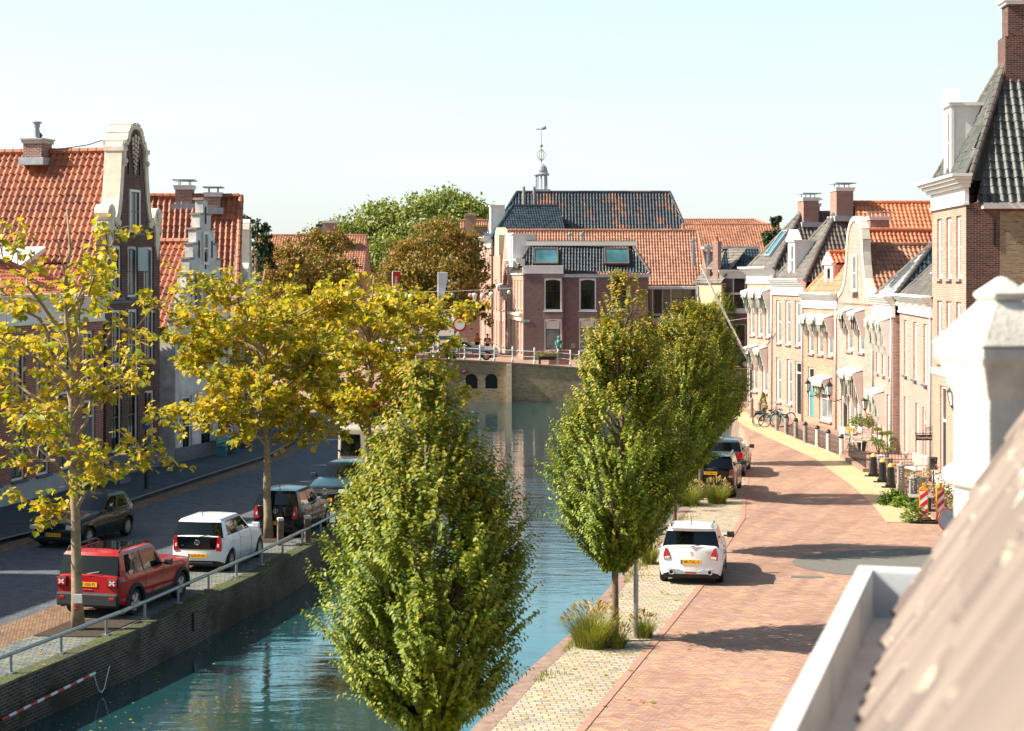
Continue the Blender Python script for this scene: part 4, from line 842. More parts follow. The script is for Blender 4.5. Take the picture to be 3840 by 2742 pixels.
# low brick extension
D = 148
r, Wd = house('low_extension', (PX(2434, D), D), (PX(2632, D), D), 'low yellow brick building with white gutter and wide windows below the long red roof', 1.4, CG)
z = lambda y: ZY(y, D)-1.4
ops = [(.25, z(1180), .9, 2.2), (1.75, z(1180), 2.1, 2.15)]
wall(r, Wd, z(1085), ops, B['yellow'], 4)
window(r, *ops[0], sash='dark', silly='white'); window(r, *ops[1], sash='dark', cols=2, split=.62, silly='white')
mb = MB(); mb.box(-.1, Wd+.1, -.25, 4, z(1085), z(1085)+.22); mb.build('gutter', M['white'], r)
mb = MB(); mb.box(0, Wd, -1.2, -.01, z(1192)-.45, z(1192)); mb.build('lower_roof', M['zinc'], r)
# pale yellow gabled side wall with slate roof and chimney
D = 136
r, Wd = house('slate_roofed_house', (PX(2618, D), D+.9), (PX(2702, D), D-.5), 'small pale yellow walled house with grey slate roof and tall thin chimney', 1.3, CG)
z = lambda y: ZY(y, D)-1.3
wall(r, Wd, z(1062), [], B['paleyellow'], 7)
roof(r, [((-.35, -.1, z(1064)), (Wd, -.1, z(1064)), (Wd+.6, 2.6, z(930)), (.75, 2.6, z(930)))], tiles('grey flat slates', [(0, '#6f675f'), (.5, '#80776d'), (1, '#5d5750')]), ph=.3, pw=.3, a=.012)
mb = MB(); mb.box(1.3, 1.75, .2, .65, z(1064), z(905)); o = mb.build('chimney', B['chimney'], r); mb = MB(); mb.lathe([(.2, 0), (.13, .1), (.11, .3), (.16, .34)], (1.52, .42, z(905)), 10); mb.build('pot', M['terracotta'], o)
mb = MB(); mb.box(.62, .95, .35, .6, z(1040), z(1010)); mb.build('roof_vent', M['wood'], r)
mb = MB(); mb.tube([(.05, -.1, z(1070)), (.05, -.1, z(1100)), (.2, -.08, z(1120)), (.2, -.08, .3)], .05, 6); mb.build('downpipe', M['zinc'], r)
r, Wd = house('dark_mansard_house', (PX(2698, D), D), (PX(2860, D), D), 'purple brick house with white bands and black teal mansard roof beside the white flagpole', 1.3, CG)
ops = [(1.0, z(1160), 1.0, 2.4), (2.4, z(1160), .9, 2.4), (1.0, z(1330), 1.0, 2.3)]
wall(r, Wd, z(1042), ops, B['purple'], 7)
for o in ops: window(r, *o, sash='dark', silly='white')
mb = MB(); mb.box(-.02, Wd, -.03, 0, z(1105), z(1098)); mb.box(-.02, Wd, -.03, 0, z(1175), z(1165)); mb.build('stone_band', M['white'], r)
cornice(r, Wd, z(1042), z(1012), d=.5)
roof(r, [((-.05, .1, z(1012)), (Wd, .1, z(1012)), (Wd, 2.2, z(932)), (.7, 2.2, z(932)))], T['slate'], ph=.35, pw=.22)
mb = MB(); mb.box(-.9, Wd, 2.15, 5, z(932), z(922)); mb.build('flat_roof_edge', M['zinc'], r)
# receding street fronts left of the corner house
def street_front(xa, D1, xb, D2, ytop, label, mat, gable=None):
    r, Wd = house('street_house', (PX(xa, D1), D1), (PX(xb, D2), D2), label, 1.5, CG); H = ZY(ytop, (D1+D2)/2)-1.5
    ops = [(.5+k*(Wd-2.0)/2, zq, 1.0, 2.1) for zq in (.6, 3.7)+((6.6,) if H > 9 else ()) for k in range(3)]
    wall(r, Wd, H, ops, mat, 7)
    for o in ops: window(r, *o, pane='curtain')
    return r, Wd, H
r, Wd, H = street_front(1882, 156, 1912, 150.2, 1000, 'narrow lit house with stepped white capped gable next to the corner house', B['rose'])
slab(r, [(0, H), (Wd, H), (Wd*.75, H+1.6), (Wd*.6, ZY(882, 150)-1.5), (Wd*.4, ZY(882, 150)-1.5), (Wd*.25, H+1.6)], B['rose'], 'gable', 0, .5)
mb = MB(); mb.prism([(Wd*.56, -.1, ZY(884, 150)-1.5), (Wd*.8, -.1, H+1.5), (Wd*.95, -.1, H+.2), (Wd, -.1, H+.2), (Wd*.84, -.1, H+1.7), (Wd*.62, -.1, ZY(880, 150)-1.3)], (0, .7, 0)); mb.build('gable_coping', M['white'], r)
for k in range(2): awning(r, .6+k*2.2, 5.9, 1.1, 2, 'canvas')
r, Wd, H = street_front(1850, 166, 1876, 156.3, 960, 'lit brick house with yellow mossy round topped gable down the side street', B['salmon'])
slab(r, [(Wd*.2, H), (Wd*.8, H), (Wd*.78, ZY(880, 158)-1.5), (Wd*.65, ZY(858, 158)-1.5), (Wd*.5, ZY(850, 158)-1.5), (Wd*.35, ZY(858, 158)-1.5), (Wd*.22, ZY(880, 158)-1.5)], B['paleyellow'], 'gable', 0, .8)
r, Wd, H = street_front(1800, 176, 1842, 166.3, 930, 'lit brick house with white cornice and white dormer down the side street', B['salmon'])
cornice(r, Wd, H, H+1.0, d=.7); dormer(r, Wd*.55, .4, H+1, 1.3, 2.9, 1.3, .0)
pl, hp = hip_planes(Wd, 7, H+.8, H+4, 2.6); roof(r, pl, T['slate'], hips=hp)
back_house('distant_red_roof_house', PX(1720, 186), PX(1850, 186), 186, 1, ZY(960, 186), ZY(826, 188), 3, 'brown', 'distant red roof with square chimney half hidden by the orange tree', ch=[((1.2, 1, 9, ZY(808, 186)-1), dict(w=1.1, d=1, cap='concrete')), ((2.2, -.4, 7, ZY(852, 186)-1), dict(w=1.5, d=1.2, cap='gold'))])
# ---------------------------------------------------------------- bridge wall across the end of the water
bw = empty('bridge_wall', (0, 131.2, 0), 0, 'long grey yellow brick bridge wall with dark arched vaults across the end of the canal', 'wall')
tops = [(-7.6, 2.02), (-4, 1.95), (-.22, 1.74), (3, 1.5), (5.6, 1.3), (19.2, 1.28)]
arches = [(-6.3, .95, 1.35), (-2.95, .45, 1.02), (-1.5, .45, 1.02)]
mb = MB()
xs = sorted({t[0] for t in tops}|{a[0]-a[1] for a in arches}|{a[0]+a[1] for a in arches}|{a[0]+a[1]*math.cos(math.pi*k/8) for a in arches for k in range(9)}); tz = lambda x: float(np.interp(x, [t[0] for t in tops], [t[1] for t in tops]))
def az(x):
    for c, hw, top in arches:
        if abs(x-c) <= hw+1e-6: return top-hw+math.sqrt(max(0, hw*hw-(x-c)**2))
    return None
zlow = -.02
for a, b2 in zip(xs[:-1], xs[1:]):
    m = (a+b2)/2
    if az(m) is not None:
        mb.poly([(a, 0, az(a)), (b2, 0, az(b2)), (b2, 0, tz(b2)), (a, 0, tz(a))]); mb.poly([(a, 0, -1.6), (b2, 0, -1.6), (b2, 0, zlow), (a, 0, zlow)]); mb.poly([(a, 0, az(a)), (a, .5, az(a)), (b2, .5, az(b2)), (b2, 0, az(b2))])
    else: mb.poly([(a, 0, -1.6), (b2, 0, -1.6), (b2, 0, tz(b2)), (a, 0, tz(a))])
mb.build('wall', B['bridge'], bw)
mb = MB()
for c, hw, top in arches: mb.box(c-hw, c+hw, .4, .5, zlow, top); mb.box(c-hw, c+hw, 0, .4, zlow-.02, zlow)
mb.build('vault_shade', M['black'], bw)  # black backing stands in for the shade inside the vaults
mb = MB()
for (a, za), (b2, zb) in zip(tops[:-1], tops[1:]): mb.prism([(a, -.08, za), (b2, -.08, zb), (b2, -.08, zb+.12), (a, -.08, za+.12)], (0, .4, 0))
mb.build('coping', bricks('upright coping bricks', [(0, '#6b5c45'), (.5, '#7f6e53'), (1, '#57493a')], '#8c8474', w=.08, h=.3, mf=.1), bw)
mb = MB(); mb.box(-.42, -.02, -.3, -.001, -1.6, 1.72); mb.build('pier', B['paleyellow'], bw)  # pier brick picked paler to stand for sunlight falling on it
mb = MB(); mb.prism([(-4.9, -.05, 1.02), (-4.2, -.05, 1.06), (-4.1, -.05, 1.2), (-4.2, -.05, 1.34), (-4.9, -.05, 1.3)], (0, .04, 0)); mb.prism([(-3.75, -.05, 1.06), (-3.2, -.05, 1.08), (-3.1, -.05, 1.2), (-3.2, -.05, 1.32), (-3.75, -.05, 1.32)], (0, .04, 0)); o = mb.build('sign_board', plain('rust red sign', '#7c3a28', .7), bw)
text_mesh('ZAKKEN', .16, M['white'], o, (-4.58, -.055, 1.19), (R(90), 0, 0)); text_mesh('OP', .16, M['white'], o, (-3.48, -.055, 1.2), (R(90), 0, 0))
# ---------------------------------------------------------------- trees and plants
L = {}
L['plane'] = leafmat('plane leaves', [(0, '#5c701f'), (.3, '#879428'), (.52, '#b8aa2c'), (.74, '#d6b936'), (.89, '#cd9836'), (1, '#a4642c')], .48, sc=.8)
L['horn'] = leafmat('hornbeam leaves', [(0, '#384c14'), (.33, '#5c721c'), (.62, '#849428'), (.86, '#a8a434'), (1, '#b09a30')], .32, tips='#b88f30', tipz=(3.9, 8.2), sc=1.2)
L['green'] = leafmat('grey green leaves', [(0, '#586632'), (.4, '#74823c'), (.7, '#92994c'), (1, '#aca95e')], .3, sc=.3)
L['orange'] = leafmat('rusty leaves', [(0, '#525c26'), (.35, '#73702c'), (.6, '#8f7630'), (.82, '#a26e30'), (1, '#ac6430')], .3, sc=.22)
L['darkgreen'] = leafmat('dark evergreen leaves', [(0, '#22331c'), (.5, '#2f4524'), (1, '#46602e')], .2, sc=.5)
L['plant'] = leafmat('garden plant leaves', [(0, '#37501a'), (.5, '#55702a'), (1, '#7d8f3a')], .3, sc=2)
L['box'] = leafmat('clipped topiary leaves', [(0, '#4a641e'), (.5, '#6d8530'), (1, '#92a046')], .3, sc=3)
L['grass'] = leafmat('ornamental grass blades', [(0, '#4c5c1c'), (.4, '#6d7a28'), (.75, '#94903c'), (1, '#b7a45c')], .35, sc=2)
L['plume'] = leafmat('grass plumes', [(0, '#a08a54'), (.6, '#c0a86e'), (1, '#d6c08c')], .4)
L['flowers'] = leafmat('mixed pink and red petals', [(0, '#b02a4a'), (.4, '#d85a86'), (.7, '#e08aa8'), (1, '#d8432c')], .3, sc=9)
L['purpleflower'] = leafmat('purple petals', [(0, '#5a3a8a'), (.6, '#7d55b0'), (1, '#9a78c8')], .3, sc=9)
L['redflower'] = leafmat('orange red petals', [(0, '#a23a20'), (.5, '#c4532c'), (1, '#d8703c')], .3, sc=9)
L['yellowflower'] = leafmat('yellow petals', [(0, '#b08a14'), (.5, '#d8b01c'), (1, '#e8cc40')], .3, sc=9)
HALF_PLANE = [(0, 0), (-.38, .02), (-.40, .32), (-.52, .56), (-.25, .70), (0, 1.0)]
HALF_OVAL = [(0, 0), (-.27, .28), (-.24, .66), (0, 1.0)]
def nrm(a): return a/np.maximum(np.linalg.norm(a, axis=-1, keepdims=True), 1e-9)
def leaves(name, P, Y, N, size, mat, parent, half=HALF_OVAL, fold=.22, curl=.18, smooth=False):
    P, Y, N = np.asarray(P), nrm(np.asarray(Y)), np.asarray(N); X = nrm(np.cross(Y, N)); N = np.cross(X, Y); s = np.asarray(size)[:, None]; n = len(P)
    hx_ = [(a, b) for a, b in half]; k = len(hx_); pts = [(a, b) for a, b in hx_]+[(-a, b) for a, b in hx_[1:-1]]
    V = np.stack([P+s*(a*X+b*Y+(fold*abs(a)-curl*b*b)*N) for a, b in pts], 1).reshape(-1, 3); m = len(pts)
    f1 = list(range(k)); f2 = [0, k-1]+list(range(m-1, k-1, -1)); base = np.arange(n)[:, None]*m
    Fc = np.stack([base+np.array(f1)[::-1], base+np.array(f2)[::-1]], 1).reshape(-1, k)
    return put(name, np_mesh(name, V, Fc, mat, uv=np.zeros((len(Fc)*k, 2)), smooth=smooth, nper=k), parent)
def rnd_dir(n, rg):
    v = rg.normal(size=(n, 3)); return nrm(v)
def plane_tree(base, ztop, zbot, r, seed, label, nl=13, nb=7, nt=6, lf=6, size=.17, lean=(0, 0), tr=.13, flat=1.0):
    rg = np.random.default_rng(seed); root = empty('plane_tree', (base[0], base[1], 0), 0, label, 'tree', 'plane trees along the left quay')
    top = Vector((lean[0], lean[1], ztop-.35)); mb = MB(); path = []; rad = []
    for k in range(12): t = k/11; path.append(Vector((top.x*t+.10*math.sin(k*1.7+seed)*t, top.y*t+.1*math.cos(k*2.1+seed)*t, top.z*t-.05))); rad.append(tr*(1.25 if k == 0 else 1-.85*t))
    mb.tube(path, rad, 10); trunk = mb.build('trunk', M['planebark'], root, smooth=True)
    zc, zr = (ztop+zbot)/2, (ztop-zbot)/2; mb = MB(); P, Y, N, Sz = [], [], [], []
    def tpt(z): t = max(0, min(1, z/top.z)); k = min(10, int(t*11)); f = t*11-k; return path[k].lerp(path[k+1], f)
    def branch(a, b, r0, r1, sag, n=4):
        pts = [a.lerp(b, k/n)+Vector((0, 0, sag*math.sin(math.pi*k/n)))+Vector(tuple(rg.normal(size=3)*.045*(b-a).length*(1 if 0 < k < n else 0))) for k in range(n+1)]
        mb.tube(pts, [r0+(r1-r0)*k/n for k in range(n+1)], 5, cap=False); return pts
    def twigleaf(pts, m):
        for q in range(m):
            t = rg.uniform(.25, 1.05); i = min(len(pts)-2, int(t*(len(pts)-1))); p = pts[i].lerp(pts[i+1], t*(len(pts)-1)-i)
            d = rnd_dir(1, rg)[0]; ax = Vector((d[0], d[1], d[2]*.5-.35)).normalized(); p = p+ax*.05+Vector(tuple(rg.normal(size=3)*.05))
            P.append(tuple(p)); Y.append(tuple(ax)); N.append((rg.normal()*.55, rg.normal()*.55, 1.0)); Sz.append(size*rg.uniform(.6, 1.2))
    for k in range(nl):
        az = k*2.399+rg.uniform(-.3, .3)+seed; f = (k+.5)/nl; zs = zbot*.95+(ztop-zbot)*.62*f; el = rg.uniform(-.25, .55)+f*.75
        zz_ = max(-1, min(1, (zs-zc)/zr+.55*math.sin(el)+.1)); rr = r*math.sqrt(max(.08, 1-abs(zz_)**2.4))*rg.uniform(.8, 1.05)
        a = tpt(zs); b = Vector((top.x*.6+rr*math.cos(az), top.y*.6+rr*math.sin(az)*flat, zc+zr*zz_))
        lp = branch(a, b, .05, .014, .12*rr, 6); 
        for j in range(nb):
            t = .25+.75*(j+rg.uniform(0, 1))/nb; i = min(5, int(t*6)); p = lp[i].lerp(lp[i+1], t*6-i); d = rnd_dir(1, rg)[0]; o = (b-a).normalized()
            e = p+(o*.45+Vector((d[0], d[1], d[2]*.75+.12)))*rg.uniform(.45, .95)*r*.38
            bp = branch(p, e, .016, .007, .02, 3)
            for q in range(nt):
                t2 = rg.uniform(.2, 1); i2 = min(2, int(t2*3)); p2 = bp[i2].lerp(bp[i2+1], t2*3-i2); d2 = rnd_dir(1, rg)[0]
                e2 = p2+Vector((d2[0], d2[1], d2[2]*.7-.05))*rg.uniform(.25, .55); tp = branch(p2, e2, .006, .003, 0, 2); twigleaf(tp, lf)
    mb.build('limbs', M['planebark'], root)
    leaves('foliage', P, Y, N, Sz, L['plane'], root, HALF_PLANE, .2, .2)
    return root
Q1 = plane_tree((-9.9, 41.4), 10.0, 2.5, 2.55, 3, 'nearest thin plane tree with golden leaves behind the red car', nl=18, nb=6, nt=5, lf=5, lean=(-.35, .2), tr=.135)
Q2 = plane_tree((-7.5, 55.9), 8.7, 2.8, 3.3, 8, 'wide plane tree with golden leaves between the white and the black small car', nl=24, nb=10, nt=7, lf=7, lean=(-.25, .2), tr=.14)
Q3 = plane_tree((-5.05, 62.9), 8.5, 2.7, 3.3, 15, 'wide plane tree with golden leaves standing behind the dark car near the beige van', nl=24, nb=10, nt=7, lf=7, lean=(.15, .3), tr=.14)
# a sparse leafless leader rises from the nearest crown
mb = MB(); mb.tube([(-.2, .1, 7.6), (-.45, .15, 8.6), (-.62, .1, 9.4), (-.75, .1, 10.1)], [.03, .02, .012, .005], 5); mb.build('leader_twig', M['planebark'], Q1)
def hornbeam(base, prof, seed, label, ns=1000, size=.085, lean=(0, 0), tr=.07, llen=(.5, .95), sp=.034):
    rg = np.random.default_rng(seed); root = empty('hornbeam_tree', (base[0], base[1], 0), 0, label, 'tree', 'flame shaped hornbeams along the right quay')
    zs, rs = np.array([p[0] for p in prof]), np.array([p[1] for p in prof]); z0, z1 = zs[0], zs[-1]
    zg = np.linspace(z0, z1, 200); wgt = np.interp(zg, zs, rs)+.05; wgt /= wgt.sum()
    z = rg.choice(zg, ns, p=wgt)+rg.uniform(-.02, .02, ns); az = rg.uniform(0, 2*np.pi, ns); nbg = max(30, ns//26); bz = rg.choice(zg, nbg, p=wgt); ba = np.arange(nbg)*2.39996+rg.normal(size=nbg)*.3; bi = rg.integers(0, nbg, ns); ck = rg.uniform(0, 1, ns) < .72
    z = np.where(ck, np.clip(bz[bi]+rg.normal(size=ns)*.17+.2, z0, z1), z); az = np.where(ck, ba[bi]+rg.normal(size=ns)*.17/np.maximum(.25, np.interp(z, zs, rs)), az); lob = 1+.11*np.sin(3*az+seed+z)+.10*np.sin(5*az+2.6*z+seed)+.06*np.sin(9*az-4*z); out_ = rg.uniform(0, 1, ns) < .13
    ln = rg.uniform(*llen, ns)*np.clip(.45+.7*(z1-z)/(z1-z0), .45, 1); fr = np.sqrt(rg.uniform(.22, 1, ns)); zb = np.clip(z-ln*.72, z0-.1, None)
    fr = np.where(out_, rg.uniform(.95, 1.04, ns), fr); ln = np.where(out_, ln*1.12, ln); R_ = np.interp(zb, zs, rs)*(1+(lob-1)*.75)*fr*.86; out = np.stack([np.cos(az), np.sin(az), np.zeros(ns)], 1); hl = (zb-z0)/(z1-z0)
    lx = np.stack([lean[0]*hl, lean[1]*hl, 0*hl], 1)
    A = out*R_[:, None]+lx+np.stack([0*zb, 0*zb, zb], 1); D = nrm(out*(.62-.42*hl)[:, None]+np.array([0, 0, .85])+rg.normal(size=(ns, 3))*.16)
    cnt = np.maximum(4, (ln/sp).astype(int)); idx = np.repeat(np.arange(ns), cnt); k = np.concatenate([np.arange(c) for c in cnt]); t = (k+.5)/np.repeat(cnt, cnt)
    side0 = nrm(np.cross(D, rnd_dir(ns, rg))); sgn = np.where(k % 2 == 0, 1., -1.)[:, None]; n = len(idx)
    sd = nrm(side0[idx]*sgn+rg.normal(size=(n, 3))*.25); bend = np.zeros((n, 3)); bend[:, 2] = -.12*t*t*ln[idx]; bend += out[idx]*(t*t*ln[idx]*.08)[:, None]
    P = A[idx]+D[idx]*(t*ln[idx])[:, None]+bend; Y = sd*.95+D[idx]*.35+np.array([0, 0, -.38])+rg.normal(size=(n, 3))*.15
    N = D[idx]+out[idx]*.45+rg.normal(size=(n, 3))*.3+np.array([0, 0, .35]); Sz = size*rg.uniform(.65, 1.2, n)*(1.05-.45*t)
    leaves('foliage', P, Y, N, Sz, L['horn'], root, HALF_OVAL, .3, .3)
    mb = MB(); zt = z1-.5; mb.tube([(0, 0, -.05), (.01, 0, z0*.5), (0, .01, z0), (lean[0]*.5, lean[1]*.5, (z0+zt)/2), (lean[0], lean[1], zt)], [tr*1.3, tr*1.02, tr, tr*.6, .012], 10); mb.build('trunk', M['bark'], root, smooth=True)
    mb = MB()
    for q in range(0, ns, max(1, ns//130)):
        a = Vector((lean[0]*hl[q]*.6, lean[1]*hl[q]*.6, max(z0-.1, zb[q]-.5-R_[q]*.6))); b = Vector(tuple(A[q])); mb.tube([a, a.lerp(b, .55)+Vector((0, 0, -.05)), b, b+Vector(tuple(D[q]))*ln[q]], [.02, .014, .009, .003], 4, cap=False)
    mb.build('limbs', M['bark'], root); return root
hornbeam((-1.17, 26.0), [(1.6, .3), (1.8, .75), (2.2, 1.02), (2.8, 1.28), (3.4, 1.42), (4.0, 1.42), (4.6, 1.22), (5.2, .98), (5.8, .7), (6.3, .42), (6.85, .1)], 14, 'big flame shaped hornbeam in the middle foreground standing before the canal', ns=2500, size=.108, lean=(-.08, .1), sp=.03, tr=.075)
hornbeam((2.28, 40.2), [(1.7, .25), (2.0, .75), (2.5, 1.15), (3.2, 1.45), (3.8, 1.55), (4.4, 1.4), (5.2, 1.1), (6.0, .92), (6.8, .74), (7.5, .52), (8.2, .12)], 9, 'tall hornbeam growing from tufted grass by the quay near the white hatchback', ns=1900, size=.1258, lean=(.32, .1), tr=.075)
hornbeam((4.74, 53.0), [(1.8, .1), (2.3, .6), (3.0, 1.2), (3.8, 1.5), (4.5, 1.45), (5.3, 1.2), (6.1, .85), (6.9, .45), (7.6, .1)], 21, 'hornbeam just beyond the white hatchback', ns=1900, size=.12, lean=(.3, 0))
hornbeam((6.8, 65.5), [(1.9, .1), (2.3, .7), (3.0, 1.45), (3.7, 1.75), (4.6, 1.6), (5.6, 1.2), (6.5, .7), (7.1, .12)], 33, 'broad hornbeam shading the black car on the right bank', ns=1900, size=.125, lean=(.2, 0))
hornbeam((8.2, 78.0), [(1.9, .1), (2.4, .6), (3.2, 1.0), (4.2, 1.05), (5.2, .9), (6.2, .6), (7.0, .1)], 45, 'hornbeam behind the black car, mostly hidden by its neighbour', ns=1200, size=.125, sp=.045)
T5 = hornbeam((15.85, 136.0), [(1.2, .1), (1.7, .8), (2.6, 1.3), (3.6, 1.25), (4.6, .95), (5.5, .5), (6.2, .1)], 57, 'farthest narrow hornbeam beside the leaning white flagpole', ns=1200, size=.125, sp=.045)
T5.location.z = 1.28
def clump_tree(name, base, zb, lobes, mat, n, size, label, seed, trunk=True, group=None):
    rg = np.random.default_rng(seed); root = empty(name, (base[0], base[1], zb), 0, label, 'tree', group); P, N = [], []
    vol = np.array([l[3]*l[4] for l in lobes]); vol = vol/vol.sum()
    for (x, y, z, r, rz), v in zip(lobes, vol):
        m = int(n*v); nc = max(6, m//45); cd = rnd_dir(nc, rg); cd[:, 2] = np.where(cd[:, 2] < -.5, -cd[:, 2], cd[:, 2]); cp = cd*np.array([r, r, rz])*rg.uniform(.72, 1.05, (nc, 1))
        w = rg.integers(0, nc, m); p = cp[w]+rg.normal(size=(m, 3))*np.array([.15, .15, .12])*r*.9; P.append(p+np.array([x, y, z])); N.append(nrm(cd[w])*.6+rg.normal(size=(m, 3))*.5+np.array([0, 0, .5]))
    P = np.concatenate(P); N = np.concatenate(N); m = len(P); Y = rnd_dir(m, rg); Y[:, 2] -= .5
    leaves('crown', P, Y, N, size*rg.uniform(.6, 1.25, m), mat, root, HALF_OVAL, .25, .2)
    if trunk:
        mb = MB(); zt = max(l[2] for l in lobes); mb.tube([(0, 0, 0), (0, 0, zt*.5), (.1, 0, zt)], [.28, .22, .08], 8)
        for l in lobes: mb.tube([(0, 0, zt*.4), (l[0]*.5, l[1]*.5, l[2]*.7), (l[0], l[1], l[2])], [.14, .09, .04], 6)
        mb.build('trunk', M['bark'], root)
    return root
def lobes_px(D, base, zb, spec):
    out = []
    for x, y, rx, ry, dd in spec:
        p = at(x, y, D+dd); out.append((p.x-base[0], dd, p.z-zb, rx*(D+dd)/F, ry*(D+dd)/F))
    return out
BG = 'big autumn trees across the water'
b = (PX(1620, 200), 200); clump_tree('lime_tree', b, 1.3, lobes_px(200, b, 1.3, [(1300, 930, 130, 110, 0), (1420, 880, 130, 110, 2), (1560, 830, 140, 100, 0), (1680, 800, 120, 80, 3), (1760, 860, 110, 110, 1), (1380, 1050, 150, 120, -4), (1520, 1000, 160, 150, -3), (1650, 960, 150, 140, -3)]), L['green'], 26000, .42, 'large grey green tree crown rising behind the orange trees', 5, group=BG)
b = (PX(1850, 230), 230); clump_tree('lime_tree', b, 1.3, lobes_px(230, b, 1.3, [(1800, 830, 80, 50, 0), (1860, 850, 80, 60, 0)]), L['green'], 3500, .45, 'green tree top showing left of the hall roof', 6, group=BG)
b = (PX(1600, 150), 150); clump_tree('rusty_tree', b, 1.6, lobes_px(150, b, 1.6, [(1640, 900, 90, 80, 0), (1560, 990, 120, 90, -1), (1720, 960, 90, 110, 1), (1640, 1060, 150, 110, -2), (1760, 1080, 80, 130, 0), (1500, 1060, 110, 90, 0), (1780, 1180, 60, 70, 0), (1660, 1180, 120, 80, -1), (1540, 1160, 120, 90, 0)]), L['orange'], 20000, .27, 'rust and green tree beside the lantern string, right of the flags', 11, group=BG)
b = (PX(1150, 145), 145); clump_tree('rusty_tree', b, 1.6, lobes_px(145, b, 1.6, [(1160, 930, 100, 60, 0), (1260, 960, 80, 90, 1), (1080, 1000, 90, 80, -1), (1180, 1060, 140, 110, -2), (1090, 1110, 110, 100, 0), (1260, 1090, 90, 110, 0)]), L['orange'], 13000, .27, 'rust coloured tree above the golden crowns on the left', 12, group=BG)
b = (PX(960, 140), 140); clump_tree('evergreen_tree', b, 1.4, lobes_px(140, b, 1.4, [(975, 900, 40, 70, 0), (985, 980, 45, 60, 0), (920, 830, 30, 20, 8)]), L['darkgreen'], 3000, .25, 'dark evergreen between the shaded left houses and the distant roof', 13)
b = (PX(2915, 150), 150); clump_tree('evergreen_tree', b, 1.4, lobes_px(150, b, 1.4, [(2912, 835, 22, 25, 0), (2900, 900, 40, 40, 0)]), L['darkgreen'], 1500, .25, 'tree top peeking out beside the right row chimneys', 14)
def grass_tuft(x, y, r, h, label, seed, n=700):
    rg = np.random.default_rng(seed); root = empty('grass_tuft', (x, y, 0), 0, label, 'ornamental grass', 'tufts of ornamental grass on the right quay'); V, Fq = [], []; i = 0
    az = rg.uniform(0, 2*np.pi, n); rr = r*np.sqrt(rg.uniform(0, .25, n)); sp = rg.uniform(.25, 1, n)
    for k in range(n):
        c, s = math.cos(az[k]), math.sin(az[k]); hh = h*rg.uniform(.6, 1.05); w = .008; a2 = az[k]+rg.normal()*.5
        for q in range(5):
            t = q/4; x_ = rr[k]*c+sp[k]*r*t**1.6*math.cos(a2); y_ = rr[k]*s+sp[k]*r*t**1.6*math.sin(a2); z_ = hh*(t-.38*sp[k]*t*t)
            ww = w*(1-t*.9); V += [(x_-s*ww, y_+c*ww, z_), (x_+s*ww, y_-c*ww, z_)]
        for q in range(4): Fq.append((i+2*q, i+2*q+1, i+2*q+3, i+2*q+2))
        i += 10
    put('blades', np_mesh('blades', V, Fq, L['grass'], uv=np.zeros((len(Fq)*4, 2))), root)
    m = n//9; V, Fq = [], []; P = []; 
    a = rg.uniform(0, 2*np.pi, m); s = r*rg.uniform(.1, .85, m); z = h*(.98-.5*(s/r)**2)*rg.uniform(.85, 1.05, m)
    P = np.stack([s*np.cos(a), s*np.sin(a), z], 1); Y = np.stack([np.cos(a)*.6, np.sin(a)*.6, .7*np.ones(m)], 1)
    leaves('plumes', np.repeat(P, 2, 0), np.repeat(Y, 2, 0), rnd_dir(2*m, rg), np.full(2*m, .13), L['plume'], root, [(0, 0), (-.14, .3), (-.12, .7), (0, 1)])['kind'] = 'stuff'; return root
grass_tuft(1.75, 39.6, .75, .95, 'biggest grass tuft, under the tall hornbeam at the quay', 1, 1100); grass_tuft(2.95, 40.6, .38, .6, 'small grass tuft between the trunk and the kerb line', 2, 400); grass_tuft(2.3, 39.5, .35, .5, 'low grass tuft pressed against the hornbeam trunk', 22, 350)
grass_tuft(6.2, 64.0, .75, 1.0, 'grass tuft left of the trunk beside the black car', 3, 800); grass_tuft(7.3, 64.6, .65, .9, 'grass tuft right of the trunk beside the black car', 4, 700)
grass_tuft(3.85, 51.0, .4, .75, 'grass tuft left of the white hatchback', 5, 450)
def bush(name, x, y, z, r, h, mat, n, size, label, cat='plant', seed=0, group=None, half=HALF_OVAL, flower=None, nf=0, parent=None):
    rg = np.random.default_rng(seed+77); root = empty(name, (x, y, z), 0, label, cat, group) if not parent else parent
    d = rnd_dir(n, rg); d[:, 2] = abs(d[:, 2])*.9+.05; P = d*np.array([r, r, h])*rg.uniform(.45, 1.05, (n, 1)); Y = d+rg.normal(size=(n, 3))*.5; Y[:, 2] -= .3
    leaves('leaves', P, Y, d+rg.normal(size=(n, 3))*.4+np.array([0, 0, .6]), size*rg.uniform(.6, 1.2, n), mat, root, half)
    mb = MB()
    for q in range(7): mb.tube([(0, 0, 0), tuple(P[q]*.6+np.array([0, 0, .02])), tuple(P[q])], [.012, .008, .004], 4)
    mb.build('stems', M['bark'], root)
    if nf:
        d = rnd_dir(nf, rg); d[:, 2] = abs(d[:, 2]); P = d*np.array([r, r, h])*rg.uniform(.85, 1.12, (nf, 1)); leaves('flowers', P, rnd_dir(nf, rg), d, size*.75*rg.uniform(.6, 1.1, nf), flower, root)['kind'] = 'stuff'
    return root
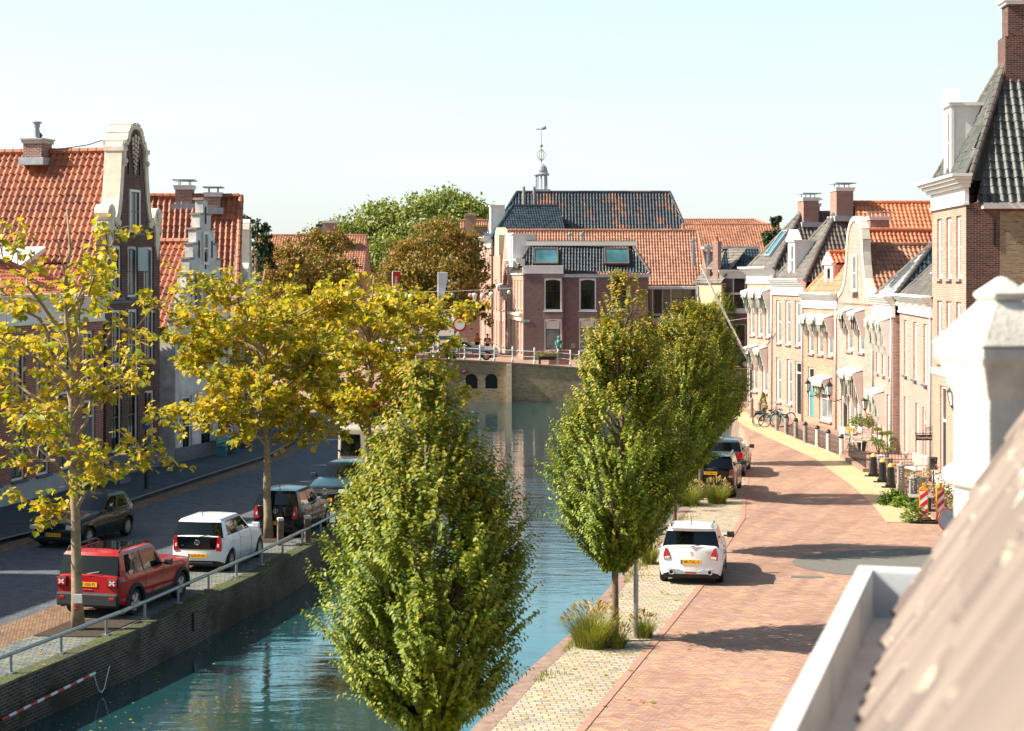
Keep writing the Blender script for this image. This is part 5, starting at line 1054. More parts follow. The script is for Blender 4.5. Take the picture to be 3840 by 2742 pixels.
# weeds and moss patches along the right quay
rg = np.random.default_rng(3); V, Fq = [], []; i = 0
for k in range(2600):
    t = rg.uniform(0, 1); D = 36+32*t; x0 = -.74+.212*(D-32.3)+.36; cl = rg.choice([.2, .35, .5, .9, 1.3]); x = x0+abs(rg.normal())*.25*cl+.02; 
    if math.sin(D*2.1)+math.sin(D*.77+1) < -.1: continue
    a = rg.uniform(0, 6.28); hh = rg.uniform(.05, .2); dx, dy = .07*math.cos(a), .07*math.sin(a); V += [(x-dy*.12, D+dx*.12, .012), (x+dy*.12, D-dx*.12, .012), (x+dx, D+dy, hh), (x+dx*.98, D+dy*.98, hh)]; Fq.append((i, i+1, i+2, i+3)); i += 4
o = put('quay_weeds', np_mesh('quay_weeds', V, Fq, L['grass'], uv=np.zeros((len(Fq)*4, 2)))); tag(o, 'low yellow green weeds growing along the right quay edge', 'weeds', kind='stuff')
# fallen leaves on the water and the quay
n = 420; P = []
while len(P) < n:
    D = rg.uniform(33, 60); x = -10.3+.21*(D-36.4)+abs(rg.normal())*3.0+.1
    if x < -.9+.21*(D-32.3): P.append((x, D, WZ+.006))
leaves('floating_leaves', P, [(math.cos(a), math.sin(a), 0) for a in rg.uniform(0, 6.28, n)], np.tile((0, 0, 1.), (n, 1)), rg.uniform(.03, .075, n), L['plane'], None, HALF_PLANE, .02, .02); tag(bpy.data.objects['floating_leaves'], 'fallen yellow leaves drifting on the dark canal water', 'leaves', kind='stuff')

P = []
while len(P) < 260:
    D = rg.uniform(33, 75); x = (-9.6+.21*(D-36.4)-abs(rg.normal())*1.3-.1) if rg.uniform() < .6 else (-.1+.212*(D-32.3)+abs(rg.normal())*1.6)
    P.append((x, D, .03))
o = leaves('fallen_leaves', P, [(math.cos(a), math.sin(a), 0) for a in rg.uniform(0, 6.28, 260)], np.tile((0, 0, 1.), (260, 1))+rg.normal(size=(260, 3))*.2, rg.uniform(.06, .12, 260), L['plane'], None, HALF_PLANE, .15, .1); tag(o, 'dry fallen leaves lying on both quays', 'leaves', kind='stuff')
# ---------------------------------------------------------------- vehicles (local frame: x to the right, y forward, origin on the ground under the rear axle)
def paint(name, col, rough=.25, metal=0):
    m, nt, b = newmat(name); tc = nd(nt, 'ShaderNodeTexCoord').outputs['Object']; c = hx(col)
    setp(nt, b, Base_Color=mixc(nt, mth(nt, 'MULTIPLY', noise(nt, tc, 2.5, 4), .16), c, (c[0]*.6+.03, c[1]*.6+.03, c[2]*.6+.028, 1)), Roughness=rough, Coat_Weight=.6 if max(c[:3]) > .1 else .4, Coat_Roughness=.04, Specular_IOR_Level=.25, Metallic=metal); return m
def wheel_mesh(r, wd, style):
    key = ('wheel', r, wd, style)
    if key in WC: return WC[key]
    mb = MB(); prof = [(r*.66, -wd/2), (r*.9, -wd/2), (r*.98, -wd*.38), (r, -wd*.2), (r, wd*.2), (r*.98, wd*.38), (r*.9, wd/2), (r*.66, wd/2)]; mb.lathe(prof, n=28, cap=False); ty = mb.mesh('tyre', M['rubber'], False)
    mb = MB(); a = r*.68
    mb.lathe([(a, -wd*.3), (a, wd*.42), (a*.93, wd*.46), (a*.9, wd*.25), (a*.3, wd*.2)], n=28, cap=False)
    n = {'five': 5, 'multi': 10, 'cap': 9}[style]
    for k in range(n):
        t = 2*math.pi*k/n; c, s = math.cos(t), math.sin(t); ww = a*(.17 if style == 'five' else .10 if style == 'multi' else .13); w2 = ww*(1.5 if style == 'five' else 1)
        mb.k = 0; P = [(a*.12*c-s*ww, a*.12*s+c*ww), (a*.94*c-s*w2, a*.94*s+c*w2), (a*.94*c+s*w2, a*.94*s-c*w2), (a*.12*c+s*ww, a*.12*s-c*ww)]
        mb.prism([(x, y, wd*.25) for x, y in P][::-1], (0, 0, wd*.2))
    mb.lathe([(a*.24, wd*.2), (a*.24, wd*.47), (a*.1, wd*.5)], n=14)
    mb.k = 1; mb.lathe([(a*.9, wd*.12), (a*.9, wd*.21)], n=20)
    rm = mb.mesh('rim', [M['alu'], M['black']]); WC[key] = (ty, rm); return ty, rm
def car(name, loc, yaw, label, col, W_, H, wb, ro, fo, zbr, zbf, zhf, yw, yrf, yrr, yrb, wr=.3, back=False, wheels='multi', cat='car', clad=False, roofmat=None, pillars=None, group=None, box=0, sill=.2, rwz=None, metal=0):
    """hatchback: yw windscreen base, yrf/yrr roof front and rear, yrb rear window base (all from the rear axle)"""
    rt = empty(name, (*loc, 0), (math.pi-yaw) if back else -yaw, label, cat, group); pm = paint(name+' paint', col, metal=metal)
    y0, y1 = -ro, wb+fo; hw = W_/2; ra = wr+.065
    ys = {y0, y0+.03, y0+.1, y0+.22, y1, y1-.03, y1-.1, y1-.25, y1-.45, yw, wb/2, wb/2-.4, wb/2+.4, yrb+.0}
    for c in (0, wb):
        for k in range(11): ys.add(round(c-ra*math.cos(math.pi*k/10), 4))
        ys |= {c-ra-.004, c+ra+.004}
    ys = sorted(y for y in ys if y0 <= y <= y1)
    fr = [0, .1, .3, .55, .8, .93, 1]; lat = [.93, .965, .995, 1, .975, .94, .895]
    if box: lat = [.97, .99, 1, 1, .995, .985, .96]
    def zt(y): return np.interp(y, [y0, yrb, yw, yw+.12, y1-.12, y1-.03, y1], [zbr-.03, zbr, zbf, zbf-.005, zhf, zhf-.05, zhf-.14])
    def wq(y):
        a = max(0, (y0+.55-y)/.55); b2 = max(0, (y-(y1-.85))/.85); return hw*(1-(.07 if box else .13)*a**2.2-(.05 if box else .10)*max(0, (y0+.16-y)/.16)**2-.17*b2**2.2-.08*max(0, (y-(y1-.2))/.2)**2)
    def sl(y): return np.interp(y, [y0, y0+.25, y1-.3, y1], [sill+.14, sill+.02, sill, sill+.06])
    rows = []
    for y in ys:
        s0, top, w = sl(y), zt(y), wq(y); zb = s0
        for c in (0, wb):
            if abs(y-c) < ra: zb = max(zb, wr+math.sqrt(max(0, ra*ra-(y-c)**2)))
        pts = []
        for f, l in zip(fr, lat): pts.append((w*l, y, max(s0+(top-s0)*f, min(zb, top-.03))))
        for l, dz in ((.8, .022), (.45, .04), (0, .047)): pts.append((w*l, y, top+dz))
        rows.append(pts)
    mb = MB(); nr = len(rows[0])
    for sgn in (1, -1):
        i0 = len(mb.v)
        for rw in rows: mb.v += [(sgn*p[0], p[1], p[2]) for p in rw]
        for i in range(len(rows)-1):
            for j in range(nr-1):
                a = i0+i*nr+j; q = (a, a+nr, a+nr+1, a+1); mb.f.append(q if sgn > 0 else q[::-1]); mb.m.append(0)
    for rw, fl in ((rows[0], 1), (rows[-1], -1)):
        for j in range(nr-2):
            p, q = rw[j], rw[j+1]; f = [(-p[0], p[1], p[2]), (p[0], p[1], p[2]), (q[0], q[1], q[2]), (-q[0], q[1], q[2])]; mb.poly(f if fl > 0 else f[::-1])
    # cabin
    def ring(z, x, yf, yr, bow, rb):
        xs = np.array([-1, -.5, 0, .5, 1]); fpts = [(x*k*(.97 if abs(k) == 1 else 1), yf-bow*k*k, z) for k in xs]; rp = [(x*k, yr+rb*k*k, z) for k in xs[::-1]]; return fpts, rp
    zw = H-.11; lerp = lambda a, b2, t: a+(b2-a)*t
    sA, sB, sC = .12, pillars or (.46, .52), .9
    def side(z, x, yf, yr): # from front corner back to rear corner
        return [(x, lerp(yf, yr, t), z) for t in (0, .035, (pillars or (.46, .51))[0], (pillars or (.46, .51))[1], .84 if not box else .9, 1)]
    xb, xt, xr = hw*(.89 if not box else .935), hw*(.765 if not box else .85), hw*(.68 if not box else .80)
    zrr = rwz or zbr
    levels = []
    for z, x, yf, yr, bow, rb, side_z in ((None, xb, yw, yrb, .22, .05, 1), (zw, xt, yrf+.1, yrr-.06, .12, .05, 0), (H-.035, xr, yrf, yrr, .10, .05, 0)):
        fz, rz_ = (zbf-.01, zbr-.01) if z is None else (z, z)
        xs = (-1, -.5, 0, .5, 1); fp = [(x*k, yf-bow*k*k, fz) for k in xs]; rp = [(x*k*.985, yr+rb*k*k, rz_) for k in xs]
        sy0, sy1 = fp[4][1], rp[4][1]; ts = (0, .04, *(pillars or (.45, .49)), .85 if not box else .88, 1); sp = [(x*(1 if i not in (5,) else .985), lerp(sy0, sy1, t), lerp(fz, rz_, t)) for i, t in enumerate(ts)]; levels.append((fp, sp, rp))
    wind = MB(); rear = MB(); sides = []
    (f0, s0_, r0), (f1, s1_, r1), (f2, s2_, r2) = levels
    for k in range(4):
        wind.poly([f0[k+1], f0[k], f1[k], f1[k+1]]); mb.poly([f1[k+1], f1[k], f2[k], f2[k+1]]); rear.poly([r0[k], r0[k+1], r1[k+1], r1[k]]); mb.poly([r1[k], r1[k+1], r2[k+1], r2[k]])
    blk = MB()
    for sg in (1, -1):
        m_ = lambda p: (sg*p[0], p[1], p[2]); fl = (lambda q: q) if sg < 0 else (lambda q: q[::-1])
        for k in range(5):
            q = fl([m_(s0_[k]), m_(s0_[k+1]), m_(s1_[k+1]), m_(s1_[k])])
            if k in (1, 3): s_ = MB(); s_.poly(q); sides.append(s_)
            elif k == 2: b_ = MB(); b_.poly(q); b_.build('pillar', M['black'], rt)
            else: mb.poly(q)
            mb.poly(fl([m_(s1_[k]), m_(s1_[k+1]), m_(s2_[k+1]), m_(s2_[k])]))
    # roof
    n = 6; ins = [.0, .25, .5, .75, 1]; G_ = []
    for i in range(n+1):
        t = i/n; row = []
        for k in (-1, -.85, -.4, 0, .4, .85, 1):
            yf = yrf-.10*k*k; yr = yrr+.05*k*k; e = (.035 if box else .05)*(1-abs(k)**3)*(1-abs(2*t-1)**5); row.append((xr*k*(1 if t < .99 else .985), lerp(yf, yr, t), H-.035+e))
        G_.append(row)
    top = MB()
    for i in range(n):
        for k in range(6): top.poly([G_[i][k], G_[i][k+1], G_[i+1][k+1], G_[i+1][k]][::-1])
    def fin(m_, nm, mat, par=rt):
        me = m_.mesh(nm, mat, True); bm = bmesh.new(); bm.from_mesh(me); bmesh.ops.remove_doubles(bm, verts=bm.verts, dist=.0005); bmesh.ops.recalc_face_normals(bm, faces=bm.faces) if nm == 'body' else None; bm.to_mesh(me); bm.free(); me.set_sharp_from_angle(angle=R(38)); return put(nm, me, par)
    fin(mb, 'body', pm); fin(top, 'roof', roofmat or pm); fin(wind, 'windscreen', M['carglass']); fin(rear, 'rear_window', M['carglass']); None
    for s_ in sides: s_.build('side_window', M['carglass'], rt)
    # dark underside and wheels
    u = MB(); u.box(-hw*.86, hw*.86, y0+.12, y1-.15, sill-.02, zbf-.2); u.build('underbody', M['black'], rt)
    ty, rm = wheel_mesh(wr, .2, wheels)
    for sx in (-1, 1):
        for yy in (0, wb):
            w = empty('wheel', (sx*(hw-.115), yy, wr)); w.parent = rt; w.rotation_euler = (0, R(90)*sx, 0); put('tyre', ty, w); put('rim', rm, w)
    # door seams, handles, mirrors
    dm = MB(); ib = min(range(len(ys)), key=lambda i: abs(ys[i]-lerp(s0_[0][1], s0_[5][1], .46)))
    for sg in (-1, 1):
        for yy in (lerp(s0_[0][1], s0_[5][1], .47), lerp(s0_[0][1], s0_[5][1], .0)-.12):
            top_, s0z, w = zt(yy), sl(yy), wq(yy); dm.tube([(sg*w*l, yy, s0z+(top_-s0z)*f) for f, l in zip(fr, lat)], .006, 4)
        dm.tube([(sg*wq(y)*.972, y, sl(y)+(zt(y)-sl(y))*.055) for y in np.linspace(ra+.05, wb-ra-.05, 5)], .006, 4)
    dm.build('door_seam', M['black'], rt)
    for sg in (-1, 1):
        for t in (.32, .68):
            yy = lerp(s0_[0][1], s0_[5][1], t+.08); h_ = MB(); h_.box(sg*wq(yy)*.985-.02, sg*wq(yy)*.985+.02, yy-.09, yy+.09, zt(yy)-.16, zt(yy)-.13); h_.build('door_handle', pm, rt, bevel=.008)
        ym = s0_[0][1]-.12; m2 = MB(); m2.box(sg*hw*.93, sg*(hw+.06), ym-.02, ym+.03, zbf+.02, zbf+.06) if sg > 0 else m2.box(-(hw+.06), -hw*.93, ym-.02, ym+.03, zbf+.02, zbf+.06); xx = sg*(hw+.13); m2.box(xx-.1, xx+.1, ym-.05, ym+.06, zbf-.0, zbf+.15); m2.build('mirror', pm if name == 'x' or col in ('#e3e6e6', '#6d7376') else M['plastic'], rt, bevel=.035, seg=3)
    rt['_g'] = 0; del rt['_g']
    info = dict(root=rt, hw=hw, y0=y0, y1=y1, zt=zt, wq=wq, paint=pm, sl=sl, s0=s0_, xr=xr, H=H, yrf=yrf, yrr=yrr, ra=ra, wr=wr, wb=wb); return info
def plate(ci, txt, z, x=0, front=False, w=.52, tilt=0):
    rt = ci['root']; yy = ci['y1']+.012 if front else ci['y0']-.012; sg = 1 if front else -1
    mb = MB(); mb.box(-w/2, w/2, -.008, .008, -.055, .055); o = mb.build('number_plate', M['plate'], rt); o.location = (x, yy, z); o.rotation_euler = (0, 0, math.pi if front else 0)
    mb = MB(); mb.box(-w/2, -w/2+.045, -.0105, -.0085, -.055, .055); mb.build('blue_band', M['plateblue'], o)
    text_mesh(txt, .105, M['ink'], o, (.025, -.0095, 0), (R(90), 0, 0), spacing=.98, depth=.001); return o
def lamp(ci, pts, y, d, mat, name, mirror=True):
    for sg in ((1, -1) if mirror else (1,)):
        mb = MB(); P = [(sg*x, y, z) for x, z in pts]; mb.prism(P if sg > 0 else P[::-1], (0, d, 0)); mb.build(name, M[mat], ci['root'], bevel=.012)
def badge(ci, txt, z, front=False, r=.06, x=0, y=None):
    yy = y if y is not None else (ci['y1']+.01 if front else ci['y0']-.012); o = empty('badge', (x, yy, z)); o.parent = ci['root']; o.rotation_euler = (0, 0, math.pi if front else 0)
    mb = MB(); P = [(r*math.cos(t*math.pi/12), 0, r*math.sin(t*math.pi/12)) for t in range(25)]; mb.tube(P, r*.13, 6, cap=False); mb.build('ring', M['chrome'], o)
    for q, t in enumerate(txt): text_mesh(t, r*1.0, M['chrome'], o, (0, 0, r*(.42-.8*q) if len(txt) > 1 else 0), (R(90), 0, 0))
def bar(ci, x0, x1, y0, y1, z0, z1, mat, name, bev=.01):
    mb = MB(); mb.box(x0, x1, y0, y1, z0, z1); return mb.build(name, M[mat] if isinstance(mat, str) else mat, ci['root'], bevel=bev)
def wiper_antenna(ci, z=1.0, ant=True):
    rt = ci['root']; mb = MB(); mb.tube([(0, ci['y0']-.02, z), (.32, ci['y0']+.0, z+.06)], .012, 5); mb.build('wiper', M['black'], rt)
    if ant: mb = MB(); mb.tube([(0, ci['yrr']+.25, ci['H']), (0, ci['yrr']+.12, ci['H']+.22)], [.012, .006], 5); mb.build('antenna', M['black'], rt)
PARKL = 'cars parked along the left quay'
# red boxy crossover
c = car('parked_car', (-9.80, 43.5), R(15.5), 'red boxy crossover with black roof rails and dark wheel arches parked at the left quay', '#a80f18', 1.8, 1.66, 2.57, .80, .84, 1.06, 1.04, .96, 1.86, 1.22, -.62, -.76, .345, wheels='five', clad=True, roofmat=None, group=PARKL, box=1, sill=.3)
rt = c['root']; rt.scale = (.96, .96, .96)
mb = MB(); mb.box(-.52, .52, -.15, 1.0, 1.665, 1.672); mb.build('glass_roof', M['carglass'], rt)
for sg in (-1, 1):
    mb = MB(); x = sg*.70; mb.tube([(x, -.52, 1.63), (x, -.42, 1.71), (x, .9, 1.73), (x, 1.1, 1.66)], [.02, .03, .03, .02], 8); mb.build('roof_rail', M['black'], rt)
    for yc in (0, 2.57):
        mb = MB(); n = 12
        P = [(sg*(c['wq'](yc-.41*math.cos(math.pi*k/n))*.985+.01), yc-.43*math.cos(math.pi*k/n), .345+.43*math.sin(math.pi*k/n)) for k in range(n+1)]; P = [(P[0][0], P[0][1], .22)]+P+[(P[-1][0], P[-1][1], .22)]; mb.tube(P, .06, 6); mb.build('arch_flare', M['plastic'], rt)
    mb = MB(); mb.box(sg*.87-.05, sg*.87+.05, .42, 2.16, .26, .45); mb.build('sill_cladding', M['plastic'], rt, bevel=.02)
    # square lamps with bright crosses
    mb = MB(); mb.box(sg*.69-.15, sg*.69+.15, -.85, -.74, .8, 1.04); o = mb.build('tail_lamp', M['black'], rt, bevel=.03)
    mb = MB(); mb.box(sg*.69-.115, sg*.69+.115, -.86, -.84, .83, 1.01); mb.build('red_lens', M['lamp_red'], o)
    mb = MB()
    for a in (.6, -.6): dx, dz = .085*math.cos(a), .085*math.sin(a); nx, nz = -.018*math.sin(a), .018*math.cos(a); mb.prism([(sg*.69-dx+nx, -.872, .92-dz+nz), (sg*.69-dx-nx, -.872, .92-dz-nz), (sg*.69+dx-nx, -.872, .92+dz-nz), (sg*.69+dx+nx, -.872, .92+dz+nz)], (0, .01+.002*(a > 0), 0))
    mb.build('cross', M['lamp_clear'], o)
    mb = MB(); mb.box(sg*.68-.07, sg*.68+.07, -.875, -.83, .5, .57); mb.build('reflector', M['lamp_red'], rt, bevel=.01)
bar(c, -.84, .84, -.865, -.7, .32, .66, 'plastic', 'bumper', .05); bar(c, -.14, .14, -.82, -.79, .72, .75, 'redmark', 'tailgate_handle')
plate(c, 'T-050-FS', .86); wiper_antenna(c, 1.12); 
# white small hatch, black small hatch
def upcar(loc, yaw, label, col, ptxt):
    c = car('parked_car', loc, yaw, label, col, 1.64, 1.48, 2.42, .53, .6, .98, .98, .78, 1.95, 1.2, -.33, -.50, .29, group=PARKL, wheels='multi')
    rt = c['root']; mb = MB(); P = [(-.50, .64), (.50, .64), (.56, .70), (.58, .99), (-.58, .99), (-.56, .70)]; mb.prism([(x, -.545, z) for x, z in P], (0, .04, 0)); mb.build('tailgate_glass', M['carglass'], rt, bevel=.02)
    lamp(c, [(.52, .62), (.68, .60), (.69, .8), (.655, 1.0), (.585, 1.0), (.55, .8)], -.548, .13, 'lamp_red', 'tail_lamp'); lamp(c, [(.57, .72), (.63, .71), (.635, .8), (.58, .82)], -.555, .02, 'lamp_clear', 'reverse_lens')
    badge(c, 'VW', .84, r=.065, y=-.565); plate(c, ptxt, .47); bar(c, -.45, .45, -.52, -.4, .24, .31, 'plastic', 'bumper_insert', .02); wiper_antenna(c, .98)
    return c
c = upcar((-8.48, 49.95), R(10.5), 'small white hatchback with black glass tailgate parked between red crossover and tree', '#e3e6e6', '6-KLP-92'); text_mesh('up!', .07, M['chrome'], c['root'], (-.42, -.552, .76), (R(90), 0, 0))
upcar((-7.2, 56.5), R(10.5), 'small black hatchback with black glass tailgate parked beyond the middle plane tree', '#0e1719', '9-KDL-38')
# dark hatch facing the camera
c = car('parked_car', (-5.75, 65.4), R(12), 'dark green black hatchback parked nose towards the camera with pale striped seats', '#101a1b', 1.66, 1.52, 2.465, .58, .76, 1.0, 1.0, .80, 1.85, 1.05, -.3, -.5, .3, back=True, group=PARKL)
lamp(c, [(.45, .66), (.80, .62), (.82, .72), (.74, .80), (.50, .78)], c['y1']-.14, .15, 'lamp_clear', 'headlight'); plate(c, '46-XL-R', .42, front=True); badge(c, 'VW', .72, front=True, r=.08)
for k in range(3): bar(c, -.42, .42, c['y1']-.05, c['y1']+.006, .64+k*.05, .66+k*.05, 'chrome', 'grille_bar', .004)
bar(c, -.5, .5, c['y1']-.06, c['y1']+.004, .28, .38, 'plastic', 'air_intake')
# dark green hatch driving towards the camera
c = car('driving_car', (-12.75, 56.8), R(16), 'dark teal old hatchback driving towards the camera behind the red crossover', '#0d2326', 1.655, 1.42, 2.41, .60, .73, .96, .94, .76, 1.75, 1.0, -.15, -.48, .29, back=True, wheels='cap')
lamp(c, [(.42, .58), (.76, .57), (.77, .70), (.44, .72)], c['y1']-.1, .125, 'lamp_clear', 'headlight'); plate(c, '49-GT-DG', .42, front=True); badge(c, 'VW', .66, front=True, r=.065)
for k in range(3): bar(c, -.40, .40, c['y1']-.06, c['y1']+.004, .59+k*.045, .615+k*.045, 'black', 'grille_bar', .004)
bar(c, -.78, .78, c['y1']-.12, c['y1']+.01, .28, .37, 'plastic', 'air_intake')
# beige camper van, rear view
def van(loc, yaw):
    rt = empty('camper_van', (*loc, 0), -yaw, 'beige camper van with roof rack and rear doors parked beyond the dark hatchback', 'van', PARKL); pm = paint('beige van paint', '#b7ab98')
    prof = [(-.0, .35), (-.0, 1.1), (.12, 2.18), (.3, 2.27), (3.9, 2.27), (4.5, 1.95), (4.9, 1.3), (5.4, 1.05), (5.5, .4)]
    mb = MB(); mb.prism([(-1.02, y, z) for y, z in prof], (2.04, 0, 0)); mb.build('body', pm, rt, bevel=.12, seg=4)
    for sg in (-1, 1):
        mb = MB(); mb.prism([(sg*.52-.4, -.012, 1.12), (sg*.52+.4, -.012, 1.12), (sg*.52+.36, .085, 1.95), (sg*.52-.36, .085, 1.95)], (0, .03, 0)); mb.build('rear_window', M['carglass'], rt, bevel=.02)
        lamp(dict(root=rt), [(.86, .62), (1.0, .62), (1.0, 1.0), (.86, 1.0)], -.03, .08, 'lamp_red', 'tail_lamp') if sg > 0 else None
        mb = MB(); mb.box(sg*1.015-.01, sg*1.015+.01, .6, 3.6, 1.35, 1.9); mb.build('side_window', M['carglass'], rt)
        mb = MB(); mb.tube([(sg*.85, .5, 2.27), (sg*.85, .5, 2.4), (sg*.85, 3.6, 2.4), (sg*.85, 3.6, 2.27)], .03, 6); mb.build('roof_rack', M['steel'], rt)
        mb = MB(); mb.box(sg*.98-.02, sg*.98+.02, -.03, .05, 1.3, 1.36); mb.build('hinge', M['black'], rt)
    mb = MB(); mb.box(-.55, .1, 1.0, 1.9, 2.28, 2.4); mb.build('roof_hatch', M['white'], rt, bevel=.03); mb = MB(); mb.box(.2, .75, .7, 2.6, 2.29, 2.36); mb.build('solar_panel', M['carglass'], rt)
    mb = MB(); mb.box(-.012, .012, -.014, -.002, .5, 1.1); mb.tube([(.2, -.08, 1.15), (.2, -.02, 1.9), (.8, -.02, 1.9), (.8, -.08, 1.15), (.2, -.08, 1.15)], .02, 6); mb.build('cycle_rack', M['steel'], rt)
    mb = MB(); mb.box(-1.0, 1.0, -.1, .1, .35, .6); mb.build('bumper', M['plastic'], rt, bevel=.03)
    text_mesh('JOINT', .15, M['ink'], rt, (.12, .09, 2.06), (R(84), 0, 0)); mb = MB(); mb.lathe([(.09, 0), (.09, .02)], (-.25, -.02, .95), 16); mb.build('badge', M['chrome'], rt)
    ty, rm = wheel_mesh(.33, .2, 'cap')
    for sx in (-1, 1):
        for yy in (.95, 4.4): w = empty('wheel', (sx*.92, yy, .33)); w.parent = rt; w.rotation_euler = (0, R(90)*sx, 0); put('tyre', ty, w); put('rim', rm, w)
van((-5.75, 70.3), R(3))
c = car('parked_car', (-8.0, 107.6), R(-4), 'small red hatchback parked at the foot of the sunlit ramp', '#b5161c', 1.62, 1.45, 2.4, .55, .6, .95, .95, .78, 1.9, 1.1, -.25, -.5, .29); lamp(c, [(.6, .62), (.76, .62), (.76, .92), (.62, .92)], -.57, .1, 'lamp_red', 'tail_lamp'); plate(c, '21-RB-TK', .55) if False else None
PARKR = 'cars parked along the right quay'
# white hatch
c = car('parked_car', (4.77, 48.1), R(8.5), 'white sporty hatchback with twin exhausts parked on the setts of the right quay', '#efeeeb', 1.695, 1.50, 2.43, .68, .78, 1.0, .98, .82, 1.85, 1.1, -.38, -.58, .31, group=PARKR, pillars=(.43, .47))
rt = c['root']
lamp(c, [(.50, .70), (.70, .66), (.72, .80), (.66, .99), (.60, .97), (.54, .84)], -.69, .16, 'lamp_red', 'tail_lamp'); lamp(c, [(.53, .705), (.67, .68), (.68, .75), (.54, .77)], -.697, .02, 'lamp_clear', 'reverse_lens')
plate(c, '40-TXL-3', .62); text_mesh('S', .12, M['chrome'], rt, (0, -.69, .86), (R(90), 0, 0), 'badge'); text_mesh('SWIFT', .055, M['chrome'], rt, (.45, -.69, .88), (R(90), 0, 0), 'model_lettering', .2); text_mesh('Sport', .045, M['chrome'], rt, (.5, -.69, .83), (R(90), 0, 0), 'model_lettering', .2)
mb = MB(); mb.prism([(x, -.70, z) for x, z in ((-.56, .30), (.56, .30), (.60, .45), (.3, .43), (.2, .38), (-.2, .38), (-.3, .43), (-.60, .45))], (0, .1, 0)); mb.build('rear_diffuser', M['zinc'], rt, bevel=.012)
mb = MB(); mb.box(-.14, .14, -.705, -.69, .32, .365); mb.build('fog_lamp', M['lamp_red'], rt)
for sg in (-1, 1):
    mb = MB(); P = [(sg*.5+.06*math.cos(t*math.pi/10), -.72, .36+.06*math.sin(t*math.pi/10)) for t in range(21)]; mb.tube(P, .014, 6, cap=False); mb.build('exhaust', M['chrome'], rt); mb = MB(); mb.prism([(sg*.5+.055*math.cos(t*math.pi/8), -.712, .36+.055*math.sin(t*math.pi/8)) for t in range(16)], (0, .05, 0)); mb.build('exhaust_bore', M['black'], rt)
    mb = MB(); mb.tube([(sg*.52, -.33, 1.49), (sg*.56, .4, 1.505), (sg*.55, 1.0, 1.49)], .012, 5); mb.build('roof_seam', M['black'], rt)
bar(c, -.55, .55, -.52, -.34, 1.46, 1.49, c['paint'], 'roof_spoiler', .012); wiper_antenna(c, 1.02)
# black crossover
c = car('parked_car', (7.35, 66.7), R(11), 'black crossover with silver roof rails and tall red tail lamps on the right quay', '#15181a', 1.82, 1.55, 2.67, .80, .83, 1.04, 1.02, .92, 1.95, 1.2, -.5, -.68, .34, group=PARKR, box=1, wheels='five', clad=True, sill=.27)
rt = c['root']; lamp(c, [(.66, .76), (.82, .76), (.83, 1.06), (.70, 1.08)], -.83, .14, 'lamp_red', 'tail_lamp'); lamp(c, [(.68, .78), (.80, .78), (.80, .86), (.68, .86)], -.837, .02, 'lamp_clear', 'reverse_lens'); lamp(c, [(.66, .48), (.74, .48), (.74, .58), (.66, .58)], -.86, .06, 'lamp_red', 'reflector')
plate(c, 'SV-566-P', .93); bar(c, -.84, .84, -.85, -.7, .3, .5, 'plastic', 'bumper', .05); text_mesh('COUNTRYMAN', .07, M['chrome'], rt, (0, -.815, .74), (R(90), 0, 0), 'model_lettering', spacing=2.0)
mb = MB(); mb.box(-.13, -.04, -.82, -.81, 1.075, 1.085); mb.box(.04, .13, -.82, -.81, 1.075, 1.085); mb.tube([(.035*math.cos(t*math.pi/8), -.82, 1.08+.035*math.sin(t*math.pi/8)) for t in range(17)], .006, 5); mb.build('badge', M['chrome'], rt)
for sg in (-1, 1): mb = MB(); mb.tube([(sg*.70, -.45, 1.52), (sg*.70, -.3, 1.60), (sg*.70, 1.0, 1.61), (sg*.70, 1.2, 1.54)], .02, 6); mb.build('roof_rail', M['alu'], rt)
wiper_antenna(c, 1.1)
c = car('parked_car', (8.6, 73.6), R(12), 'dark grey hatchback with red lamps parked ahead of the black crossover', '#3c4144', 1.75, 1.5, 2.6, .7, .8, 1.0, 1.0, .85, 1.9, 1.15, -.4, -.6, .31, group=PARKR); lamp(c, [(.6, .78), (.82, .76), (.82, 1.02), (.64, 1.02)], -.72, .16, 'lamp_red', 'tail_lamp')
# cars on the far side
c = car('driving_car', (PX(1691, 134.3), 134.3), R(90), 'grey hatchback driving over the bridge behind the white railing', '#6d7376', 1.8, 1.46, 2.63, .78, .84, .98, .96, .82, 1.95, 1.2, -.15, -.55, .32, wheels='five', metal=.3); c['root'].location.z = 1.93; c['root'].rotation_euler = (0, R(3.2), R(-90))
lamp(c, [(.55, .62), (.82, .6), (.82, .74), (.6, .74)], c['y1']-.16, .14, 'lamp_clear', 'headlight')
c = car('parked_car', (PX(2790, 134), 134), R(-90), 'dark teal car on the far bridge end seen beside the leaning flagpole', '#0f2a2e', 1.8, 1.46, 2.63, .85, .88, .98, .96, .82, 1.95, 1.2, -.15, -.55, .32, wheels='five'); c['root'].location.z = 1.3
c = car('parked_car', (PX(1372, 134.5), 134.5), R(90), 'white car on the bridge glimpsed through the golden leaves', '#dfe2e2', 1.8, 1.5, 2.63, .8, .85, 1.0, .98, .85, 1.95, 1.2, -.15, -.55, .32); c['root'].location.z = 1.9
